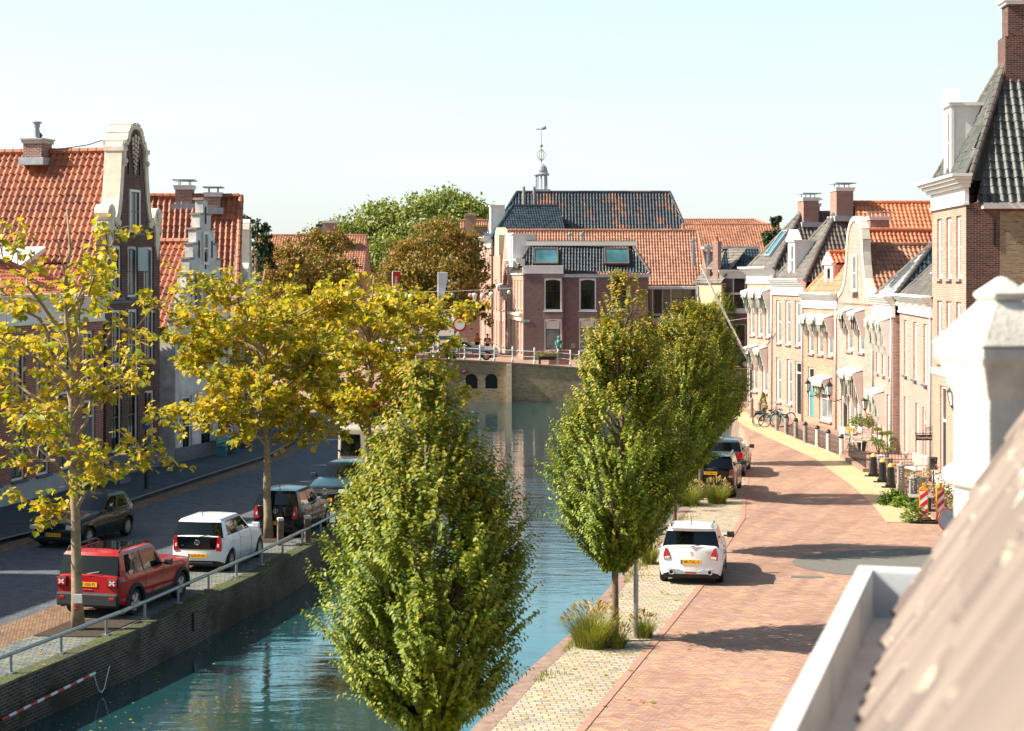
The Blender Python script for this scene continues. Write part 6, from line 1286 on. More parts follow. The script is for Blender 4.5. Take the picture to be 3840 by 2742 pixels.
# ---------------------------------------------------------------- left quay furniture
r = empty('quay_railing', (0, 0, 0), 0, 'long galvanised pipe railing along the left quay edge', 'railing')
line = off([(-11.65, 28.5)]+LQ[2:8], .40); mb = MB(); P = [(x, y, .42) for x, y in line]; mb.tube(P, .045, 10); mb.build('rail', M['steel'], r, smooth=True)
pm_ = MB(); pm_.tube([(0, 0, .024), (0, 0, .4)], .035, 8); pm_.box(-.09, .09, -.09, .09, .024, .05); pmesh = pm_.mesh('post', M['steel'])
def along(line, step, start=0):
    out = []; d = start
    seg = [(Vector(a), Vector(b)) for a, b in zip(line[:-1], line[1:])]
    for a, b in seg:
        L_ = (b-a).length
        while d < L_: out.append((a+(b-a)*(d/L_), math.atan2(b.y-a.y, b.x-a.x))); d += step
        d -= L_
    return out
for p, a in along(line, 2.02, .4): put('post', pmesh, r, (p.x, p.y, 0), a)
mb = MB()
for k, (p, a) in enumerate(along(line, 2.02*3, 1.2)): d = Vector((math.cos(a), math.sin(a))); mb.tube([(p.x-d.x*.07, p.y-d.y*.07, .42), (p.x+d.x*.07, p.y+d.y*.07, .42)], .054, 10)
mb.build('coupling', M['steel'], r)
# red and white pole hung on the wall
a, b2 = G(-160, 2760, -.5), G(340, 2524, -.33); A_ = Vector((-10.14, 35.6, -.61)); B_ = Vector((-9.09, 39.0, -.44)); 
r = empty('marker_pole', A_, 0, 'red and white striped marker pole fixed to the dark quay wall', 'pole'); D_ = B_-A_; nseg = 14
mb = MB()
for k in range(nseg): mb.k = k % 2; mb.tube([D_*(k/nseg)+Vector((.12, -.02, 0)), D_*((k+1)/nseg)+Vector((.12, -.02, 0))], .032, 8, cap=k in (0, nseg-1))
mb.build('striped_pole', [M['red'], M['white']], r)
mb = MB(); P = [D_+Vector((.1, -.02, 0))+Vector((.03*k, .12*k, -.5*math.sin(math.pi*k/6)*(1 if k < 5 else .8))) for k in range(7)]; mb.tube(P, .012, 5); mb.build('rope', M['white'], r)
mb = MB(); mb.tube([(0, 0, 0), (.7, 3.3, .12)], .04, 8); o = mb.build('drain_pipe', M['steel']); p = G(1030, 2320, -.6); o.location = (-5.72, 55.2, -.62); tag(o, 'grey pipe fixed low on the quay wall beside the big hornbeam', 'pipe')
mb = MB(); mb.box(-.012, .02, -.12, .12, -.62, -.18); o = mb.build('slot_shade', M['black']); o.location = (-7.82+.015, 44.65, 0); o.rotation_euler = (0, 0, R(-12)); tag(o, 'upright black plate for the shade of a ladder slot in the left quay wall', 'ladder slot')  # thin black plate on the wall stands for shade inside a slot
# tree pits
for (x, y), lab in (((-9.8, 41.6), 'bare soil tree pit around the nearest plane tree'), ((-7.45, 56.0), 'bare soil tree pit around the middle plane tree'), ((-5.0, 63), 'bare soil tree pit around the third plane tree')):
    mb = MB(); mb.poly([(-.75, -1.1, .03), (.75, -.9, .03), (.8, 1.1, .03), (-.7, .95, .03)]); o = mb.build('tree_pit', M['soil']); o.location = (x, y, 0); o.rotation_euler = (0, 0, R(-12)); tag(o, kind='structure')
# painted band on the nearest trunk
mb = MB(); mb.box(-.06, .12, -.185, -.14, .66, .86); mb.k = 1; mb.box(-.06, .13, -.188, -.14, .60, .62); mb.box(-.06, .12, -.186, -.14, .53, .545); o = mb.build('painted_band', [M['white'], M['redmark']], Q1)
# wooden bollards by the middle tree
def woodpost(x, y, h, lab):
    o = empty('wooden_post', (x, y, 0), R(20), lab, 'post', 'short wooden posts by the middle plane tree'); mb = MB(); mb.box(-.09, .09, -.09, .09, 0, h-.1); mb.build('shaft', M['wood'], o, bevel=.02); mb = MB(); mb.prism([(-.095, -.095, h-.1), (.095, -.095, h-.1), (.095, .095, h-.1), (-.095, .095, h-.1)], (0, 0, .1)); mb.build('white_top', M['stucco'], o, bevel=.03)
woodpost(-6.95, 54.4, .85, 'short wooden post with white top in front of the middle tree'); woodpost(-6.25, 55.4, .78, 'short dark wooden post nearest the black small hatchback')
# road gully
def gully(x, y, rz, lab, w=.9, d=.28):
    o = empty('gully_grate', (x, y, .016), rz, lab, 'drain grate', 'iron gully grates in the road'); mb = MB(); mb.box(-w/2, w/2, -d/2, d/2, -.01, .004); mb.build('frame', M['stone'], o); mb = MB()
    for k in range(14): xx = -w/2+.06+k*(w-.12)/13; mb.box(xx-.012, xx+.012, -d/2+.04, d/2-.04, .004, .012)
    mb.build('bars', M['plastic'], o)
gully(*G(1180, 1651), R(-5), 'grate in the shaded left road near the pavement bend'); gully(*G(3025, 2165), R(-3), 'grate in the sunny right road near the grey patch')
# bench, planter and lamp post, scooter boy
p = G(812, 1715); o = empty('bench', (p[0]+.5, p[1], .13), R(80), 'teal slatted bench against the white stepped gable house', 'bench')
mb = MB()
for k in range(4): mb.box(-.9, .9, -.2+k*.1, -.12+k*.1, .43, .46)
mb.build('seat', M['teal'], o); mb = MB()
for k in range(3): mb.box(-.9, .9, .22, .25, .55+k*.12, .64+k*.12)
mb.build('backrest', M['teal'], o); mb = MB()
for x in (-.8, .8): mb.box(x-.03, x+.03, -.2, .25, 0, .43); mb.box(x-.03, x+.03, .2, .25, .43, .9)
mb.build('legs', M['teal'], o)
p = G(880, 1690); bush('planter_shrub', p[0]+.35, p[1], .13, .35, 1.1, L['darkgreen'], 600, .08, 'dark potted shrub at the end of the teal bench', 'plant', 4)
def signpole(x, y, h, lab, r_=.035, mat='steel', z=0):
    o = empty('metal_pole', (x, y, z), 0, lab, 'pole'); mb = MB(); mb.tube([(0, 0, 0), (0, 0, h*.45)], r_*1.35, 8); mb.build('sleeve', M[mat], o); mb = MB(); mb.tube([(0, 0, h*.45), (0, 0, h)], r_, 8); mb.build('shaft', M[mat], o); return o
p = G(548, 1845); signpole(p[0], p[1], 3.6, 'dark sign pole standing on the pavement before the bell gabled house', .05, 'dark', .13)
mb = MB(); mb.lathe([(.16, 0), (.16, .02)], n=20); o = mb.build('house_plate', M['bluemark']); o.location = (p[0]+.02, p[1]-.07, 2.5); o.rotation_euler = (R(90), 0, 0); tag(o, 'small round blue sign on the dark pole before the bell gabled house', 'sign')
p = G(3, 1); 
signpole(*G(2385, 2395), 3.2, 'tall grey sign pole right of the tall hornbeam trunk', .04); signpole(*G(2364, 2120), 1.9, 'short grey pole behind the tall hornbeam crown', .03); signpole(*G(2338, 2160), 1.6, 'shortest thin grey pole at the quay edge behind the hornbeam', .025)
# ---------------------------------------------------------------- people
def person(name, loc, rz, label, h, pose, shirt, trousers, hair='hair', skin='flesh', cat='person'):
    """skinned figure; pose maps joints to positions for a 1.75 m body"""
    s = h/1.75; rt = empty(name, loc, rz, label, cat)
    base = dict(pel=(0, 0, .95), ch=(0, 0, 1.25), nk=(0, 0, 1.47), hd=(0, -.02, 1.58), ht=(0, -.01, 1.72), ls=(-.19, 0, 1.40), le=(-.25, 0, 1.12), lw=(-.25, -.06, .88), lh=(-.25, -.09, .78), rs=(.19, 0, 1.40), re=(.25, 0, 1.12), rw=(.25, -.06, .88), rh=(.25, -.09, .78), lp=(-.1, 0, .90), lk=(-.11, -.03, .50), la=(-.11, .02, .09), lt=(-.12, -.16, .04), rp=(.1, 0, .90), rk=(.11, -.03, .50), ra=(.11, .02, .09), rtt=(.12, -.16, .04))
    base.update(pose); J = {k: Vector(v)*s for k, v in base.items()}
    def skin_mesh(nm, chains, mat):
        vs, es, rs_ = [], [], []; idx = {}
        for ch in chains:
            prev = None
            for key, rad in ch:
                if key not in idx: idx[key] = len(vs); vs.append(tuple(J[key]) if isinstance(key, str) else tuple(Vector(key)*s)); rs_.append(rad*s)
                if prev is not None: es.append((prev, idx[key]))
                prev = idx[key]
        me = bpy.data.meshes.new(nm); me.from_pydata(vs, es, []); o = bpy.data.objects.new(nm, me); COL.objects.link(o)
        sk = o.modifiers.new('s', 'SKIN'); 
        for v, rr in zip(me.skin_vertices[0].data, rs_): v.radius = (rr, rr)
        me.skin_vertices[0].data[0].use_root = True
        sub = o.modifiers.new('u', 'SUBSURF'); sub.levels = 2; sub.render_levels = 2; bpy.context.view_layer.update()
        m2 = bpy.data.meshes.new_from_object(o.evaluated_get(bpy.context.evaluated_depsgraph_get())); bpy.data.objects.remove(o); m2.materials.clear(); m2.materials.append(mat); m2.name = nm
        m2.polygons.foreach_set('use_smooth', [True]*len(m2.polygons)); return put(nm, m2, rt)
    skin_mesh('body', [[('pel', .13), ('ch', .145), ('nk', .055), ('hd', .095), ('ht', .075)], [('ch', .145), ('ls', .065), ('le', .045), ('lw', .032), ('lh', .035)], [('ch', .145), ('rs', .065), ('re', .045), ('rw', .032), ('rh', .035)], [('pel', .13), ('lp', .09), ('lk', .062), ('la', .042), ('lt', .04)], [('pel', .13), ('rp', .09), ('rk', .062), ('ra', .042), ('rtt', .04)]], M[skin])
    mid = lambda a, b2, t: tuple((Vector(base[a]).lerp(Vector(base[b2]), t)))
    skin_mesh('shirt', [[('pel', .15), ('ch', .165), (mid('ch', 'nk', .7), .085)], [('ch', .165), ('ls', .08), (mid('ls', 'le', .75), .065)], [('ch', .165), ('rs', .08), (mid('rs', 're', .75), .065)]], M[shirt])
    short = trousers[1]; skin_mesh('trousers', [[('pel', .155), ('lp', .105), (mid('lp', 'lk', .85), .08)]+([] if short else [('lk', .075), (mid('lk', 'la', .95), .06)]), [('pel', .155), ('rp', .105), (mid('rp', 'rk', .85), .08)]+([] if short else [('rk', .075), (mid('rk', 'ra', .95), .06)])], M[trousers[0]])
    mb = MB(); c_ = J['hd'].lerp(J['ht'], .55)+Vector((0, .025*s, .02*s)); mb.ball(c_, .108*s, 12, 1.05); mb.build('hair', M[hair], rt, smooth=True)
    mb = MB()
    for k in ('lt', 'rtt'):
        a = J['la' if k == 'lt' else 'ra']; b2 = J[k]; mb.tube([a+Vector((0, .03*s, -.045*s)), a.lerp(b2, .5)+Vector((0, 0, -.03*s)), b2+Vector((0, -.02*s, -.005*s))], [.045*s, .05*s, .035*s], 8)
    mb.build('shoes', M['black'], rt, smooth=True); 
    mb = MB(); f = J['hd']+Vector((0, -.09*s, .03*s))
    mb.prism([f+Vector((-.012*s, -.0, -.02*s)), f+Vector((.012*s, 0, -.02*s)), f+Vector((0, -.0, .03*s))], (0, -.02*s, -.005*s)); mb.build('nose', M[skin], rt)
    mb = MB()
    for sx in (-1, 1): mb.ball(f+Vector((sx*.035*s, -.002*s, .035*s)), .012*s, 6)
    mb.build('eyes', M['black'], rt); return rt
p = (-15.75, 69.2)
M['tealshirt'] = plain('teal shirt cloth', '#1f6f86', .8, .15, 9); M['shorts'] = plain('pale pink grey shorts', '#b79f9f', .85, .1, 9); M['blackcloth'] = plain('black cloth', '#15161a', .9, .2, 9); M['whitecloth'] = plain('white cloth', '#dcdcda', .9, .1, 9)
person('person', (p[0], p[1], .34), R(75), 'child in teal shirt and pale shorts stepping up the stone doorsteps with a scooter', 1.34, dict(lk=(-.11, -.22, .62), la=(-.11, -.02, .28), lt=(-.12, -.2, .2), re=(.28, -.12, 1.15), rw=(.3, -.3, 1.0), rh=(.31, -.36, .95)), 'tealshirt', ('shorts', True))
o = empty('kick_scooter', (p[0]+.5, p[1]+.25, .13), R(40), 'black kick scooter held by the child on the doorsteps', 'scooter'); mb = MB(); mb.tube([(0, .3, .1), (0, .24, .85)], .02, 6); mb.tube([(-.18, .24, .85), (.18, .24, .85)], .018, 6); mb.build('handlebar', M['black'], o); mb = MB(); mb.box(-.05, .05, -.3, .3, .07, .1); mb.build('deck', M['black'], o)
for y in (-.34, .34): mb = MB(); mb.tube([(.07*math.cos(t*math.pi/6)*0, y+.07*math.cos(t*math.pi/6), .08+.07*math.sin(t*math.pi/6)) for t in range(13)], .018, 6); mb.build('wheel', M['rubber'], o)
person('person', (PX(1828, 147), 147, 1.6), R(5), 'man in black shirt walking beside the corner house', 1.8, dict(lk=(-.11, -.15, .52), la=(-.11, -.05, .1), lt=(-.12, -.22, .05), ra=(.11, .2, .14), rtt=(.12, .05, .05)), 'blackcloth', ('blackcloth', False))
person('person', (PX(1790, 152), 152, 1.6), R(20), 'person with orange top standing in the shade of the side street awning', 1.68, {}, 'orange', ('blackcloth', False))
person('person', (PX(1397, 133), 133, 1.95), R(190), 'person in white shirt on the bridge among the golden leaves', 1.75, {}, 'whitecloth', ('blackcloth', False))
# ---------------------------------------------------------------- bridge furniture
r = empty('bridge_railing', (0, 0, 0), 0, 'white iron railing with ball topped posts on the bridge', 'railing')
pts = [(1500, 131.9, 1.98), (1560, 131.9, 2.0), (1625, 131.9, 2.0), (1686, 131.9, 1.98), (1742, 131.9, 1.95), (1800, 131.9, 1.90), (1854, 131.9, 1.86), (1922, 131.9, 1.78), (2004, 131.9, 1.70), (2092, 131.9, 1.62), (2139, 131.9, 1.52), (2172, 131.9, 1.45)]
mb = MB(); mb.lathe([(.09, 0), (.085, .2), (.05, .3), (.04, .55), (.04, .95), (.07, .98), (.07, 1.02), (.04, 1.05), (.06, 1.1), (.055, 1.15), (.02, 1.19)], n=10); pmsh = mb.mesh('post', M['white'], False); W3 = [(PX(x, D), D, z) for x, D, z in pts]
for q in W3: put('post', pmsh, r, q)
for zz_ in (.5, .9):
    mb = MB(); mb.tube([(x, y, z+zz_) for x, y, z in W3], .028, 6); mb.build('rail', M['white'], r)
o = empty('barrier_board', (PX(1800, 131.75), 131.78, 1.88), 0, 'red and white barrier board tied along the bridge railing', 'barrier'); 
mb = MB()
for k in range(9): mb.k = k % 2; mb.box(-2.6+k*.5, -2.1+k*.5, -.02, .02, .70-k*.02, .76-k*.02)
mb.build('striped_board', [M['red'], M['white']], o)
o = empty('flower_box', (PX(2052, 131.6), 131.6, 1.66), 0, 'long box of red flowers hung on the white bridge railing', 'flower box'); mb = MB(); mb.box(-.62, .62, -.15, .15, .35, .6); mb.build('box', M['dark'], o); 
for k in range(4): bush('f', 0, 0, 0, .42, .42, L['box'], 260, .09, '', seed=k, flower=L['flowers'], nf=90, parent=(q := empty('flowering_plant', (-.5+k*.33, 0, .6)))); q.parent = o
o = empty('statue', (PX(2096, 133), 133, 1.6), 0, 'small green bronze statue of a seated boy on a brick pedestal', 'statue'); mb = MB(); mb.box(-.75, .75, -.5, .5, 0, 1.0); mb.box(-.8, .8, -.55, .55, 1.0, 1.06); mb.build('pedestal', B['red'], o)
M['bronze'] = plain('green bronze', '#4f7f72', .6, .25, 8)
mb = MB(); mb.ball((0, 0, 1.3), .2, 10, 1.1); mb.ball((0, -.02, 1.62), .19, 10, 1.3); mb.ball((.0, -.06, 1.98), .13, 10, 1.15); mb.tube([(-.12, -.1, 1.25), (-.15, -.42, 1.32), (-.15, -.45, 1.06)], [.09, .08, .06], 8); mb.tube([(.12, -.1, 1.25), (.15, -.42, 1.36), (.12, -.3, 1.08)], [.09, .08, .06], 8); mb.tube([(-.2, 0, 1.72), (-.28, -.1, 1.5), (-.1, -.32, 1.42)], [.06, .05, .04], 8); mb.tube([(.2, 0, 1.72), (.28, -.12, 1.52), (.12, -.34, 1.46)], [.06, .05, .04], 8); mb.build('figure', M['bronze'], o, smooth=True)
mb = MB(); mb.box(-.09, .09, -.09, .09, 0, 1.0); o = mb.build('wooden_post', M['wood'], bevel=.02); o.location = (PX(2024, 132.6), 132.6, 1.62); tag(o, 'single dark wooden post left of the brick pedestal', 'post')
p = at(1724, 1217, 133); o = empty('round_sign', (p.x, p.y, 1.7), 0, 'round no entry for vehicles sign, white with red rim, on a grey pole', 'road sign'); mb = MB(); mb.tube([(0, 0, 0), (0, 0, p.z-1.7+.3)], .035, 8); mb.build('pole', M['steel'], o)
mb = MB(); mb.lathe([(.52, 0), (.52, .02)], n=32); q = mb.build('red_rim', M['red'], o); q.location = (0, -.05, p.z-1.7); q.rotation_euler = (R(90), 0, 0); mb = MB(); mb.lathe([(.38, .021), (.38, .03)], n=32); mb.build('white_disc', M['white'], q)
p = at(1535, 1530, 108); o = empty('no_parking_sign', (p.x, p.y, 0), 0, 'white board with no parking roundel by the ramp, half hidden by leaves', 'road sign'); zz_ = p.z; mb = MB(); mb.box(-.45, .45, -.02, .02, zz_-.7, zz_+.55); mb.build('board', M['white'], o); mb = MB(); mb.lathe([(.34, 0), (.34, .01)], n=28); q = mb.build('red_ring', M['red'], o); q.location = (0, -.022, zz_); q.rotation_euler = (R(90), 0, 0)
mb = MB(); mb.lathe([(.26, .011), (.26, .016)], n=28); mb.build('blue_disc', M['bluemark'], q); mb = MB(); mb.prism([(-.2, .24, .017), (-.24, .2, .017), (.2, -.24, .017), (.24, -.2, .017)], (0, 0, .004)); mb.build('red_slash', M['red'], q); mb = MB(); mb.box(-.4, -.34, -.01, .03, 0, zz_-.7) if zz_ > .75 else mb.box(-.4, -.34, .021, .06, 0, zz_+.4); mb.build('leg', M['white'], o)
r = empty('white_handrail', (PX(1500, 110), 110, 0), 0, 'white zigzag handrail by the water at the end of the left bank', 'railing'); mb = MB(); P = [(-.9, 2, 1.9), (-.5, 1.5, 1.3), (-.1, 1.2, 1.6), (.2, .8, .9), (.9, .2, .8), (1.5, -.2, .2)]; mb.tube(P, .05, 6); mb.build('rail', M['white'], r); mb = MB()
for q in P[1::2]: mb.tube([q, (q[0], q[1], 0)], .04, 6)
mb.build('posts', M['white'], r)
# banners
def banner(xp, ytop, ybase, D, zb, label, mat, txt=None, w=.9, hgt=3.1):
    p = at(xp, ytop, D); o = empty('banner_flag', (p.x, D, zb), 0, label, 'flag'); H_ = p.z-zb; mb = MB(); mb.tube([(0, 0, 0), (0, 0, H_)], [.05, .03], 8); mb.tube([(0, 0, H_), (w, 0, H_-.02)], .02, 6); mb.build('pole', M['white'], o)
    mb = MB(); n = 8
    for k in range(n):
        a, b2 = k/n, (k+1)/n; za, zc_ = H_-.03-hgt*a, H_-.03-hgt*b2; wa, wb_ = w*(1-.62*a), w*(1-.62*b2); ya, yb = .08*math.sin(a*5), .08*math.sin(b2*5); mb.poly([(.04, ya, za), (.04, yb, zc_), (.04+wb_, yb+.05, zc_), (.04+wa, ya+.05, za)])
    q = mb.build('cloth', mat, o); s_ = q.modifiers.new('s', 'SOLIDIFY'); s_.thickness = .01
    if txt: text_mesh(txt, .3, M['white'], q, (.25, -.03, H_-1.25), (0, R(90), R(-90)) if False else (R(90), R(90), 0), spacing=1.05)
    return o
banner(1643, 1022, 1345, 133, 1.9, 'white pennant banner on a white pole beside the bridge', M['whitecloth'], w=.68, hgt=2.7); banner(1472, 1017, 1300, 133, 1.9, 'red banner with white lettering on a white pole among the golden leaves', M['redmark'], 'HARLINGEN', w=.55, hgt=2.8)
# lantern string
r = empty('lantern_cable', (0, 0, 0), 0, 'thin cable with paper lanterns strung across the bridge approach', 'cable'); P = [at(x, y, 140) for x, y in ((1270, 1118), (1500, 1096), (1655, 1094), (1800, 1088), (1925, 1080))]; mb = MB(); mb.tube(P, .014, 5); mb.build('wire', M['cream'], r)
LN = [(1698, 1107, .27, 'teal', 'b', 'small teal blue lantern hanging left on the string'), (1764, 1108, .30, 'lp1', 'b', 'dusty rose round lantern beside the white one'), (1779, 1111, .36, 'whitecloth', 't', 'white tapering lantern between the two rose lanterns'), (1810, 1109, .38, 'lp2', 'd', 'pale pink faceted lantern right of the white lantern'), (1843, 1105, .37, 'lp3', 'b', 'pale mint round lantern left of the pink cylinder'), (1875, 1104, .33, 'lp1', 'c', 'dusty pink cylinder lantern near the corner house'), (1909, 1096, .27, 'lp3', 'b', 'small mint round lantern nearest the corner house'), (1540, 1112, .36, 'lp4', 'b', 'pale yellow round lantern left of the white banner'), (1495, 1110, .3, 'lp5', 'b', 'pale lilac lantern close to the red banner'), (1333, 1114, .33, 'whitecloth', 'c', 'white cylinder lantern far left among golden leaves')]
for nm, c_ in (('lp1', '#c98a86'), ('lp2', '#e3b7a8'), ('lp3', '#b5cfbe'), ('lp4', '#e0cf9c'), ('lp5', '#b9a6b8')): M[nm] = plain('paper '+nm, c_, .8, .06, 6)
for x, y, r_, m_, sh, lab in LN:
    r_ *= .58; p = at(x, y, 140); o = empty('paper_lantern', p, 0, lab, 'lantern', 'paper lanterns on the string'); mb = MB()
    if sh == 'b': mb.ball((0, 0, 0), r_, 14)
    elif sh == 't': mb.lathe([(r_*.5, -r_*1.6), (r_*.8, -r_*.3), (r_, r_*.5), (r_*.8, r_), (r_*.4, r_*1.15)], n=14)
    elif sh == 'd': mb.lathe([(r_*.4, -r_), (r_*.75, -r_*.75), (r_, .1*r_), (r_*.5, r_)], n=10)
    else: mb.lathe([(r_*.75, -r_*1.2), (r_*.75, r_*1.2)], n=14)
    mb.build('shade', M[m_], o, smooth=sh == 'b'); mb = MB(); mb.tube([(0, 0, r_*.9), (0, 0, r_*.9+.12)], .012, 5); mb.build('cord', M['black'], o)
o = empty('street_lamp', (PX(1705, 133.6), 133.6, 1.7), 0, 'old green street lantern on a post behind the round sign', 'street lamp'); zt_ = ZY(1180, 133.6)-1.7; mb = MB(); mb.lathe([(.14, 0), (.12, .5), (.06, .7), (.045, zt_-.6), (.09, zt_-.5)], n=10); mb.build('post', M['green'], o); mb = MB(); mb.lathe([(.12, zt_-.5), (.24, zt_+.1)], n=6); mb.build('lantern', M['lamp_clear'], o); mb = MB(); mb.lathe([(.28, zt_+.1), (.12, zt_+.32), (.03, zt_+.5)], n=6); mb.build('cap', M['green'], o)
# ---------------------------------------------------------------- gardens and stoops along the right row
PG = 'stone posts along the yellow pavement'
def stone_post(i, x, y, h, mat, cap, lab, r_=.11):
    o = empty('stone_post', (x, y, .01), 0, lab, 'post', PG); mb = MB(); mb.lathe([(r_*1.12, 0), (r_*1.1, .06), (r_, .08), (r_*.95, h-.12), (r_, h-.1), (r_*.9, h-.06)], n=14); mb.build('shaft', mat, o, smooth=False)
    mb = MB(); mb.lathe([(r_*1.08, h-.08), (r_*1.08, h-.02), (r_*.8, h+.05), (r_*.3, h+.1)], n=14); mb.build('cap', cap, o); return o
sp = [((275, 622), 'brown', 'farthest brown stone post at the corner, joined by a chain'), ((345, 652), 'brown', 'second brown stone post from the far corner, joined by a chain'), ((495, 733), 'grey', 'grey stone post in front of the bicycles'), ((577, 764), 'grey', 'grey stone post just right of the bicycles'), ((660, 798), 'grey', 'grey stone post at the middle of the low iron fence'), ((742, 838), 'grey', 'grey stone post where the hooped fence begins'), ((848, 874), 'pale', 'first pale white post with black cap among the hooped fence'), ((943, 914), 'pale', 'second pale white post with black cap among the hooped fence'), ((1058, 962), 'pale', 'nearest pale white post with black cap beside the raised stoop')]
M['brownstone'] = plain('brown stone', '#8d7a68', .85, .2, 6); M['palestone'] = plain('pale painted stone', '#d8cdb8', .7, .12, 6)
SPX = []
for i, ((u, v), k, lab) in enumerate(sp):
    x, y = G(2700+.431*u, 1300+.431*v); SPX.append(Vector((x, y))); stone_post(i, x, y, .92 if k != 'brown' else 1.05, M[{'brown': 'brownstone', 'grey': 'stone', 'pale': 'palestone'}[k]], M['black' if k != 'brown' else 'brownstone'], lab)
def fence_run(a, b2, h, lab, hoops=True, step=.13):
    a, b2 = Vector((*a, 0)), Vector((*b2, 0)); L_ = (b2-a).length; d = (b2-a)/L_; o = empty('iron_fence', a, 0, lab, 'fence', 'low black iron fences'); n = int(L_/step)
    mb = MB(); 
    for z in (.12, .5, h-.12): mb.tube([(0, 0, z), tuple(d*L_+Vector((0, 0, z)))], .013, 5)
    mb.build('rails', M['black'], o); mb = MB()
    for k in range(n+1): p = d*(L_*k/n); mb.tube([(p.x, p.y, .05), (p.x, p.y, h if k % 2 else h-.1)], .008, 4)
    mb.build('bars', M['black'], o)
    if hoops:
        mb = MB()
        for k in range(0, n-1, 2): p = d*(L_*k/n); q = d*(L_*(k+2)/n); mb.tube([p.lerp(q, t/6)+Vector((0, 0, h-.1+.14*math.sin(math.pi*t/6))) for t in range(7)], .007, 4)
        mb.build('hoops', M['black'], o)
for i in range(3, 8): fence_run(SPX[i], SPX[i+1], .62 if i < 5 else .85, ['low black fence starting at the grey post right of the bicycles', 'low black fence from the middle grey post to the last grey post', 'hooped black fence between the last grey post and the first pale post', 'hooped black fence between the first and second pale white posts', 'hooped black fence between the second and nearest pale white posts'][i-3], hoops=i >= 5)
ca, cb = Vector(G(3158, 1716)), Vector(G(3247, 1772)); fence_run(ca+Vector((.1, -1.0)), cb+Vector((.05, .2)), .85, 'nearest black iron fence on the raised brick stoop', False); fence_run(cb+Vector((.05, .2)), cb+Vector((2.2, .3)), .85, 'short black fence return running to the house beside the topiary', False)
mb = MB(); mb.prism([(ca.x-.12, ca.y, 0), (cb.x-.12, cb.y, 0), (cb.x+2.4, cb.y, 0), (ca.x+2.4, ca.y, 0)], (0, 0, .16)); o = mb.build('raised_stoop', B['redkerb']); tag(o, 'raised red brick stoop with garden table and chairs in front of the houses', 'stoop')
for i in (0, 1):
    a, b2 = SPX[i], SPX[i]+Vector((.9, 1.6) if i == 0 else (1.0, 1.5)); 
mb = MB(); P = [Vector((*SPX[0].lerp(SPX[1], t/10), .8-.35*math.sin(math.pi*t/10))) for t in range(11)]; mb.tube(P, .018, 5); o = mb.build('chain', M['black']); tag(o, 'black chain hanging between the two brown corner posts', 'chain')
# black tapered bollards with gold tops, carved stone posts
for k, ((x, y), lab) in enumerate(((G(3276, 1786), 'black tapered bollard with gold top, farthest of its row with a white number'), (G(3310, 1808), 'black tapered bollard with gold top in the middle of its row'), (G(3341, 1828), 'black tapered bollard with gold top nearest the camera, beside the bench'))):
    o = empty('gold_topped_bollard', (x, y, .01), R(-10), lab, 'bollard', 'black bollards with gold tops'); mb = MB(); mb.box(-.21, .21, -.21, .21, 0, .10); mb.box(-.36, .4, -.3, .3, -.006, .002); mb.build('foot', M['black'], o); mb = MB(); mb.lathe([(.17, .1), (.155, .2), (.125, .78)], n=18); mb.build('shaft', M['black'], o); mb = MB(); mb.lathe([(.128, .78), (.11, .85), (.07, .9), (.02, .92)], n=18); mb.build('top', M['gold'], o)
    mb = MB()
    for q in range(9): c = Vector((.13+.012*q, -.1+.02*math.sin(q*2), .72-.075*q)); mb.tube([c+Vector((.022*math.cos(t), 0, .035*math.sin(t))) for t in np.linspace(0, 6.28, 9)], .007, 4)
    mb.build('chain', M['chrome'], o)
for (x, y), lab in ((G(3378, 1846), 'carved grey stone pillar with scalloped top behind the green plant'), (G(3424, 1899), 'carved grey stone pillar with scalloped top nearest the beacon')):
    o = empty('carved_pillar', (x, y, .01), 0, lab, 'pillar', 'carved stone pillars'); mb = MB(); mb.box(-.15, .15, -.15, .15, 0, .3); mb.box(-.125, .125, -.125, .125, .3, .92); mb.build('shaft', M['stone'], o, bevel=.02); mb = MB()
    for q in range(8): mb.ball((.1*math.cos(q*.785), .1*math.sin(q*.785), .98), .07, 8, .9)
    mb.ball((0, 0, 1.02), .1, 8); mb.build('scalloped_top', M['stone'], o); mb = MB()
    for q in range(6): mb.ball((.02*math.sin(q*2), -.13, .86-.09*q), .045-.003*q, 6)
    mb.build('carving', M['stone'], o)
# garden furniture
def gardenchair(x, y, z, rz, lab):
    o = empty('garden_chair', (x, y, z), rz, lab, 'chair', 'white garden chairs'); mb = MB(); mb.box(-.25, .25, -.24, .24, .42, .45); mb.build('seat', M['white'], o, bevel=.01); mb = MB()
    for k in range(6): mb.box(-.24, .24, .22, .245, .5+k*.075, .55+k*.075)
    mb.build('backrest', M['white'], o); mb = MB()
    for sx in (-.25, .25): mb.tube([(sx, -.23, 0), (sx, -.23, .42), (sx, -.2, .64), (sx, .2, .66), (sx, .24, .95)], .016, 6); mb.tube([(sx, .24, 0), (sx, .24, .95)], .016, 6)
    mb.build('frame', M['white'], o)
gx, gy = G(3215, 1705); gardenchair(gx, gy, .16, R(70), 'white garden chair nearest the fence on the raised stoop'); gardenchair(gx-.2, gy+1.5, .16, R(110), 'white garden chair at the back of the raised stoop'); gardenchair(gx+.7, gy+.8, .16, R(20), 'wide white garden seat against the house wall on the stoop')
tx, ty_ = G(3190, 1700); o = empty('garden_table', (tx, ty_, .16), 0, 'small round green garden table with a yellow potted plant', 'table'); mb = MB(); mb.lathe([(.36, .68), (.36, .71)], n=20); mb.build('tabletop', M['green'], o); mb = MB()
for q in range(3): mb.tube([(0, 0, .68), (.26*math.cos(q*2.1), .26*math.sin(q*2.1), 0)], .018, 5)
mb.build('trestle', M['green'], o)
